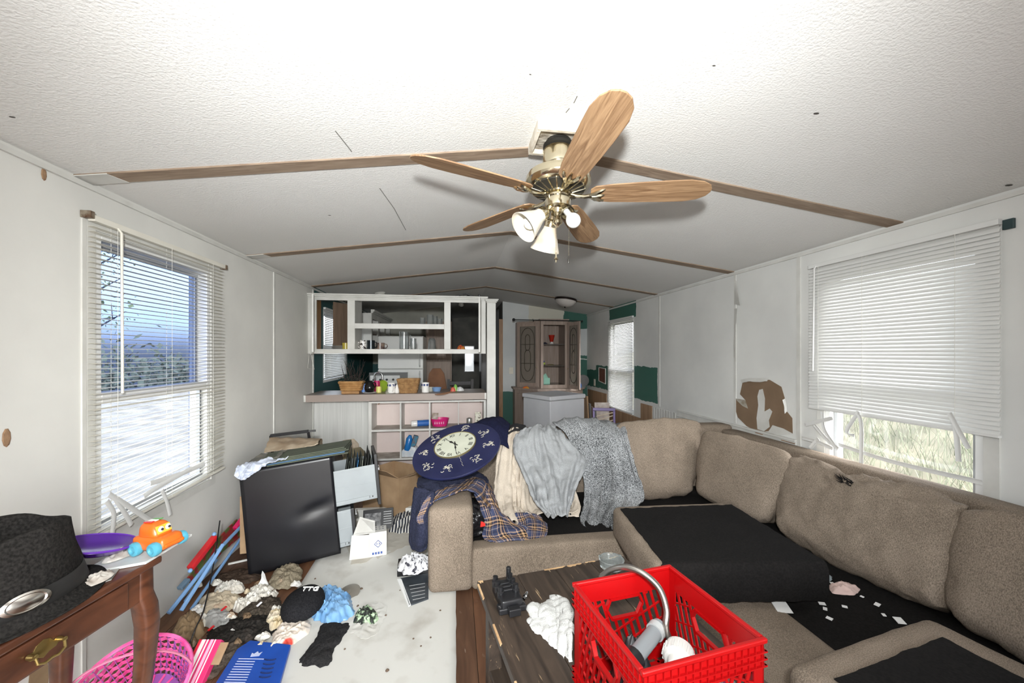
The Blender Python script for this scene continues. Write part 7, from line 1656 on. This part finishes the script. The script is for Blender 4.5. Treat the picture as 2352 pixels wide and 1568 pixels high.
m_wv = mat('white_pvc', (196,195,191), rough=.3)
b = B(); b.lathe([(.020,-.03),(.036,-.024),(.038,-.01),(.038,.012),(.032,.018),(.024,.020),(.022,.040),(.018,.044)], 24, M); b.build('body', m_wv, t, smooth=True, angle=30)
for k in range(20): a = 2*math.pi*k/20; B().box(M@V(.0385*math.cos(a),.0385*math.sin(a),0), (.004,.004,.022), (M.to_3x3()@Matrix.Rotation(a,3,'Z')).to_euler()).build('grip_rib', m_wv, t)
B().lathe([(.017,.044),(.017,.058),(.010,.070),(.002,.072)], 16, M).build('clear_cap', m_cgl, t, smooth=True); B().ball(ck_(.06,-.06,.10), .018, 10).build('round_foot', m_wv, t, smooth=True)
b = B(); b.bar(ck_(.075,.03,.12), ck_(.125,-.115,.13), .036, .014); tag(b.build('aluminium_channel', mat('brushed_aluminium', (176,184,188), rough=.3, metal=.7), bevel=.003), 'flat aluminium channel piece in the right of the red crate', 'metal strip')
for nm, lb, x, y, r_, h_, c, ct__ in (('blue_rag', 'blue rag at the bottom of the red crate', .07, -.08, .06, .09, (30,60,130), 'rag'), ('grey_fittings', 'heap of grey plastic fittings at the bottom of the red crate', -.08, -.03, .07, .10, (120,120,116), 'fittings'), ('black_hose', 'coil of black hose at the back of the red crate', -.02, .09, .07, .12, (24,24,26), 'hose'), ('white_tissue', 'white tissue in the near corner of the red crate', -.03, -.11, .045, .10, (226,226,222), 'tissue')):
    pc = [ck_(x+r_*math.cos(a), y+r_*math.sin(a)*.7, 0) for a in [i*.9 for i in range(7)]]
    tag(heap([(p.x,p.y) for p in pc], h_, ZT+.007, amp=.04, sc=26, seed=len(nm)).build(nm, mat('c_%d_%d_%d' % c, c, rough=.5), smooth=True, angle=50), lb, ct__)

# ================================================================ WALL WEAR
# torn hole in the right wall panel: brown backing with white paper edges and flaps
def rw(u, w, x=3.9985): return at(u, w, x=x)
outl = [(1706,878),(1735,872),(1768,872),(1795,888),(1803,915),(1808,945),(1820,960),(1821,996),(1800,984),(1775,976),(1765,990),(1742,992),(1715,978),(1695,958),(1688,935),(1690,915),(1712,918),(1700,905)]
LOCAL[wall_right.name] = False
def wall_poly(name, pts, x, th, m): 
    P = [at(u, w, x=x) for u, w in pts]; n = len(P); b = B(); b.add(P+[p-V(th,0,0) for p in P], [tuple(range(n)), tuple(range(2*n-1,n-1,-1))]+[(i,(i+1)%n,n+(i+1)%n,n+i) for i in range(n)]); return b.build(name, m, wall_right)
wall_poly('exposed_board', outl, 3.9995, .0022, mat('brown_gypsum_back', (128,106,84), (118,97,76), 5, rough=.85))
wall_poly('torn_paper', [(1744,895),(1752,893),(1757,915),(1756,945),(1768,938),(1774,945),(1766,965),(1768,980),(1755,990),(1740,985),(1738,960),(1742,930),(1740,910)], 3.997, .0016, m_trim)
wall_poly('torn_paper', [(1690,915),(1712,918),(1718,938),(1706,932),(1695,922)], 3.997, .002, mat('torn_grey_paper', (176,172,162), (140,130,112), 20, rough=.8))
wall_poly('torn_paper', [(1775,976),(1800,984),(1822,996),(1790,1000),(1765,992)], 3.997, .003, m_trim)
def flap(pts_in, pts_out, lift):
    sheet('paper_flap', '', '', [[at(u, w, x=3.996) for u, w in pts_in], [at(u, w, x=3.996-lift*.4) for u, w in [((a[0]+c[0])/2,(a[1]+c[1])/2) for a, c in zip(pts_in, pts_out)]], [at(u, w, x=3.996-lift) for u, w in pts_out]], m_trim, .001, .002, 30, 2, 10, 12, parent=wall_right)
flap([(1700,872),(1720,868),(1745,868),(1765,867)], [(1706,879),(1722,876),(1742,877),(1762,875)], .012); flap([(1803,915),(1806,930),(1808,945)], [(1797,918),(1800,932),(1803,950)], .012)
# loose peeling tape strip at the panel seam
for pts in ([(1687,645),(1692,650)],[(1688,690),(1699,695)],[(1686,705),(1690,708)],[(1687,740),(1691,745)]): pass
sheet('peeling_strip', '', '', [[at(1686,645,x=3.992),at(1692,645,x=3.992)], [at(1687,670,x=3.988),at(1695,672,x=3.975)], [at(1687,698,x=3.990),at(1700,700,x=3.966)]], m_trim, .001, .002, 30, 3, 14, 6, parent=wall_right)
sheet('peeling_strip', '', '', [[at(1687,708,x=3.991),at(1694,708,x=3.98)], [at(1686,760,x=3.992),at(1690,762,x=3.985)], [at(1685,820,x=3.992),at(1689,822,x=3.988)]], m_trim, .001, .003, 30, 4, 20, 6, parent=wall_right)
# scuffed chair rail: bare wood chips
for u0, u1, w in ((1736,1752,993),(1795,1826,1010)): B().bar(at(u0,w,x=3.984), at(u1,w+(u1-u0)*.28,x=3.984), .004, .012, (1,0,0)).build('bare_wood_chip', wood('raw_stud',0,0), wall_right)
# clips over the windows, holes in the left wall
tag(B().bx(3.985,3.999,1.395,1.432,1.955,2.0).build('blind_bracket', mat('dark_teal_clip', (40,60,62), rough=.4), bevel=.002), 'dark blind bracket above the right end of the right window', 'bracket')
tag(B().bx(.001,.040,1.862,1.884,1.965,1.995).build('blind_bracket', mat('rusty_clip', (150,140,124), (90,64,44), 40, rough=.5, metal=.4), bevel=.002), 'rusty blind bracket at the near top corner of the left window', 'bracket')
tag(B().bx(.001,.040,2.837,2.857,1.955,1.985).build('blind_bracket', mat('rusty_clip'), bevel=.002), 'rusty blind bracket at the far top corner of the left window', 'bracket')
LOCAL[wall_left.name] = False
for u, w, r_ in ((101,400,.012),(15,1005,.016),(40,268,.004)):
    p = at(u, w, x=.0012); b = B(); b.lathe([(r_*1.3,0),(r_,.0015),(.001,.001)], 9, Matrix.Translation(p)@Matrix.Rotation(math.pi/2,4,'Y')@Matrix.Diagonal((1.6,.7,1,1))); b.build('wall_chip', mat('wall_chip_brown', (160,128,98), (120,92,70), 40, rough=.9), wall_left)

# cracks and seam of the ceiling panels, bare patch low on the left wall
def on_ceil(u, w):
    a, c = 0.2, 12.0
    for _ in range(40):
        m_ = (a+c)/2; p = at(u, w, y=m_)
        if p.z > ceil_z(p.x): c = m_
        else: a = m_
    return at(u, w, y=a)
LOCAL[ceiling.name] = False
mcrk = mat('ceiling_crack_grey', (120,118,112), rough=.9)
for pts in ([(770,300),(790,325),(808,348)], [(872,432),(905,478),(932,528)], [(1318,236),(1326,220)], [(1300,258),(1308,248)]):
    P_ = [on_ceil(u, w)-V(0,0,.0008) for u, w in pts]; b = B()
    for i in range(len(P_)-1): b.bar(P_[i], P_[i+1], .0035, .0012)
    b.build('ceiling_crack', mcrk, ceiling)
for u, w, r_ in ((757,494,.006),(1875,260,.008),(2318,425,.012),(28,268,.006),(1218,170,.003),(1640,150,.004)):
    p = on_ceil(u, w); B().lathe([(r_,-.0012),(r_*.6,-.002),(.0005,-.002)], 7, Matrix.Translation(p)@Matrix.Diagonal((1.5,.8,1,1))).build('ceiling_speck', mat('dark_speck', (70,66,60), rough=.9), ceiling)
P_ = [at(u, w, x=.0008) for u, w in ((62,1600),(70,1520),(62,1470),(80,1445),(108,1440),(118,1475),(104,1500),(112,1540),(108,1600))]; n_ = len(P_); b = B(); b.add(P_+[p+V(.0012,0,0) for p in P_], [tuple(range(n_-1,-1,-1)), tuple(range(n_,2*n_))]+[(i,(i+1)%n_,n_+(i+1)%n_,n_+i) for i in range(n_)])
b.build('exposed_board', mat('stained_board', (150,128,98), (120,96,70), 7, rough=.9), wall_left)
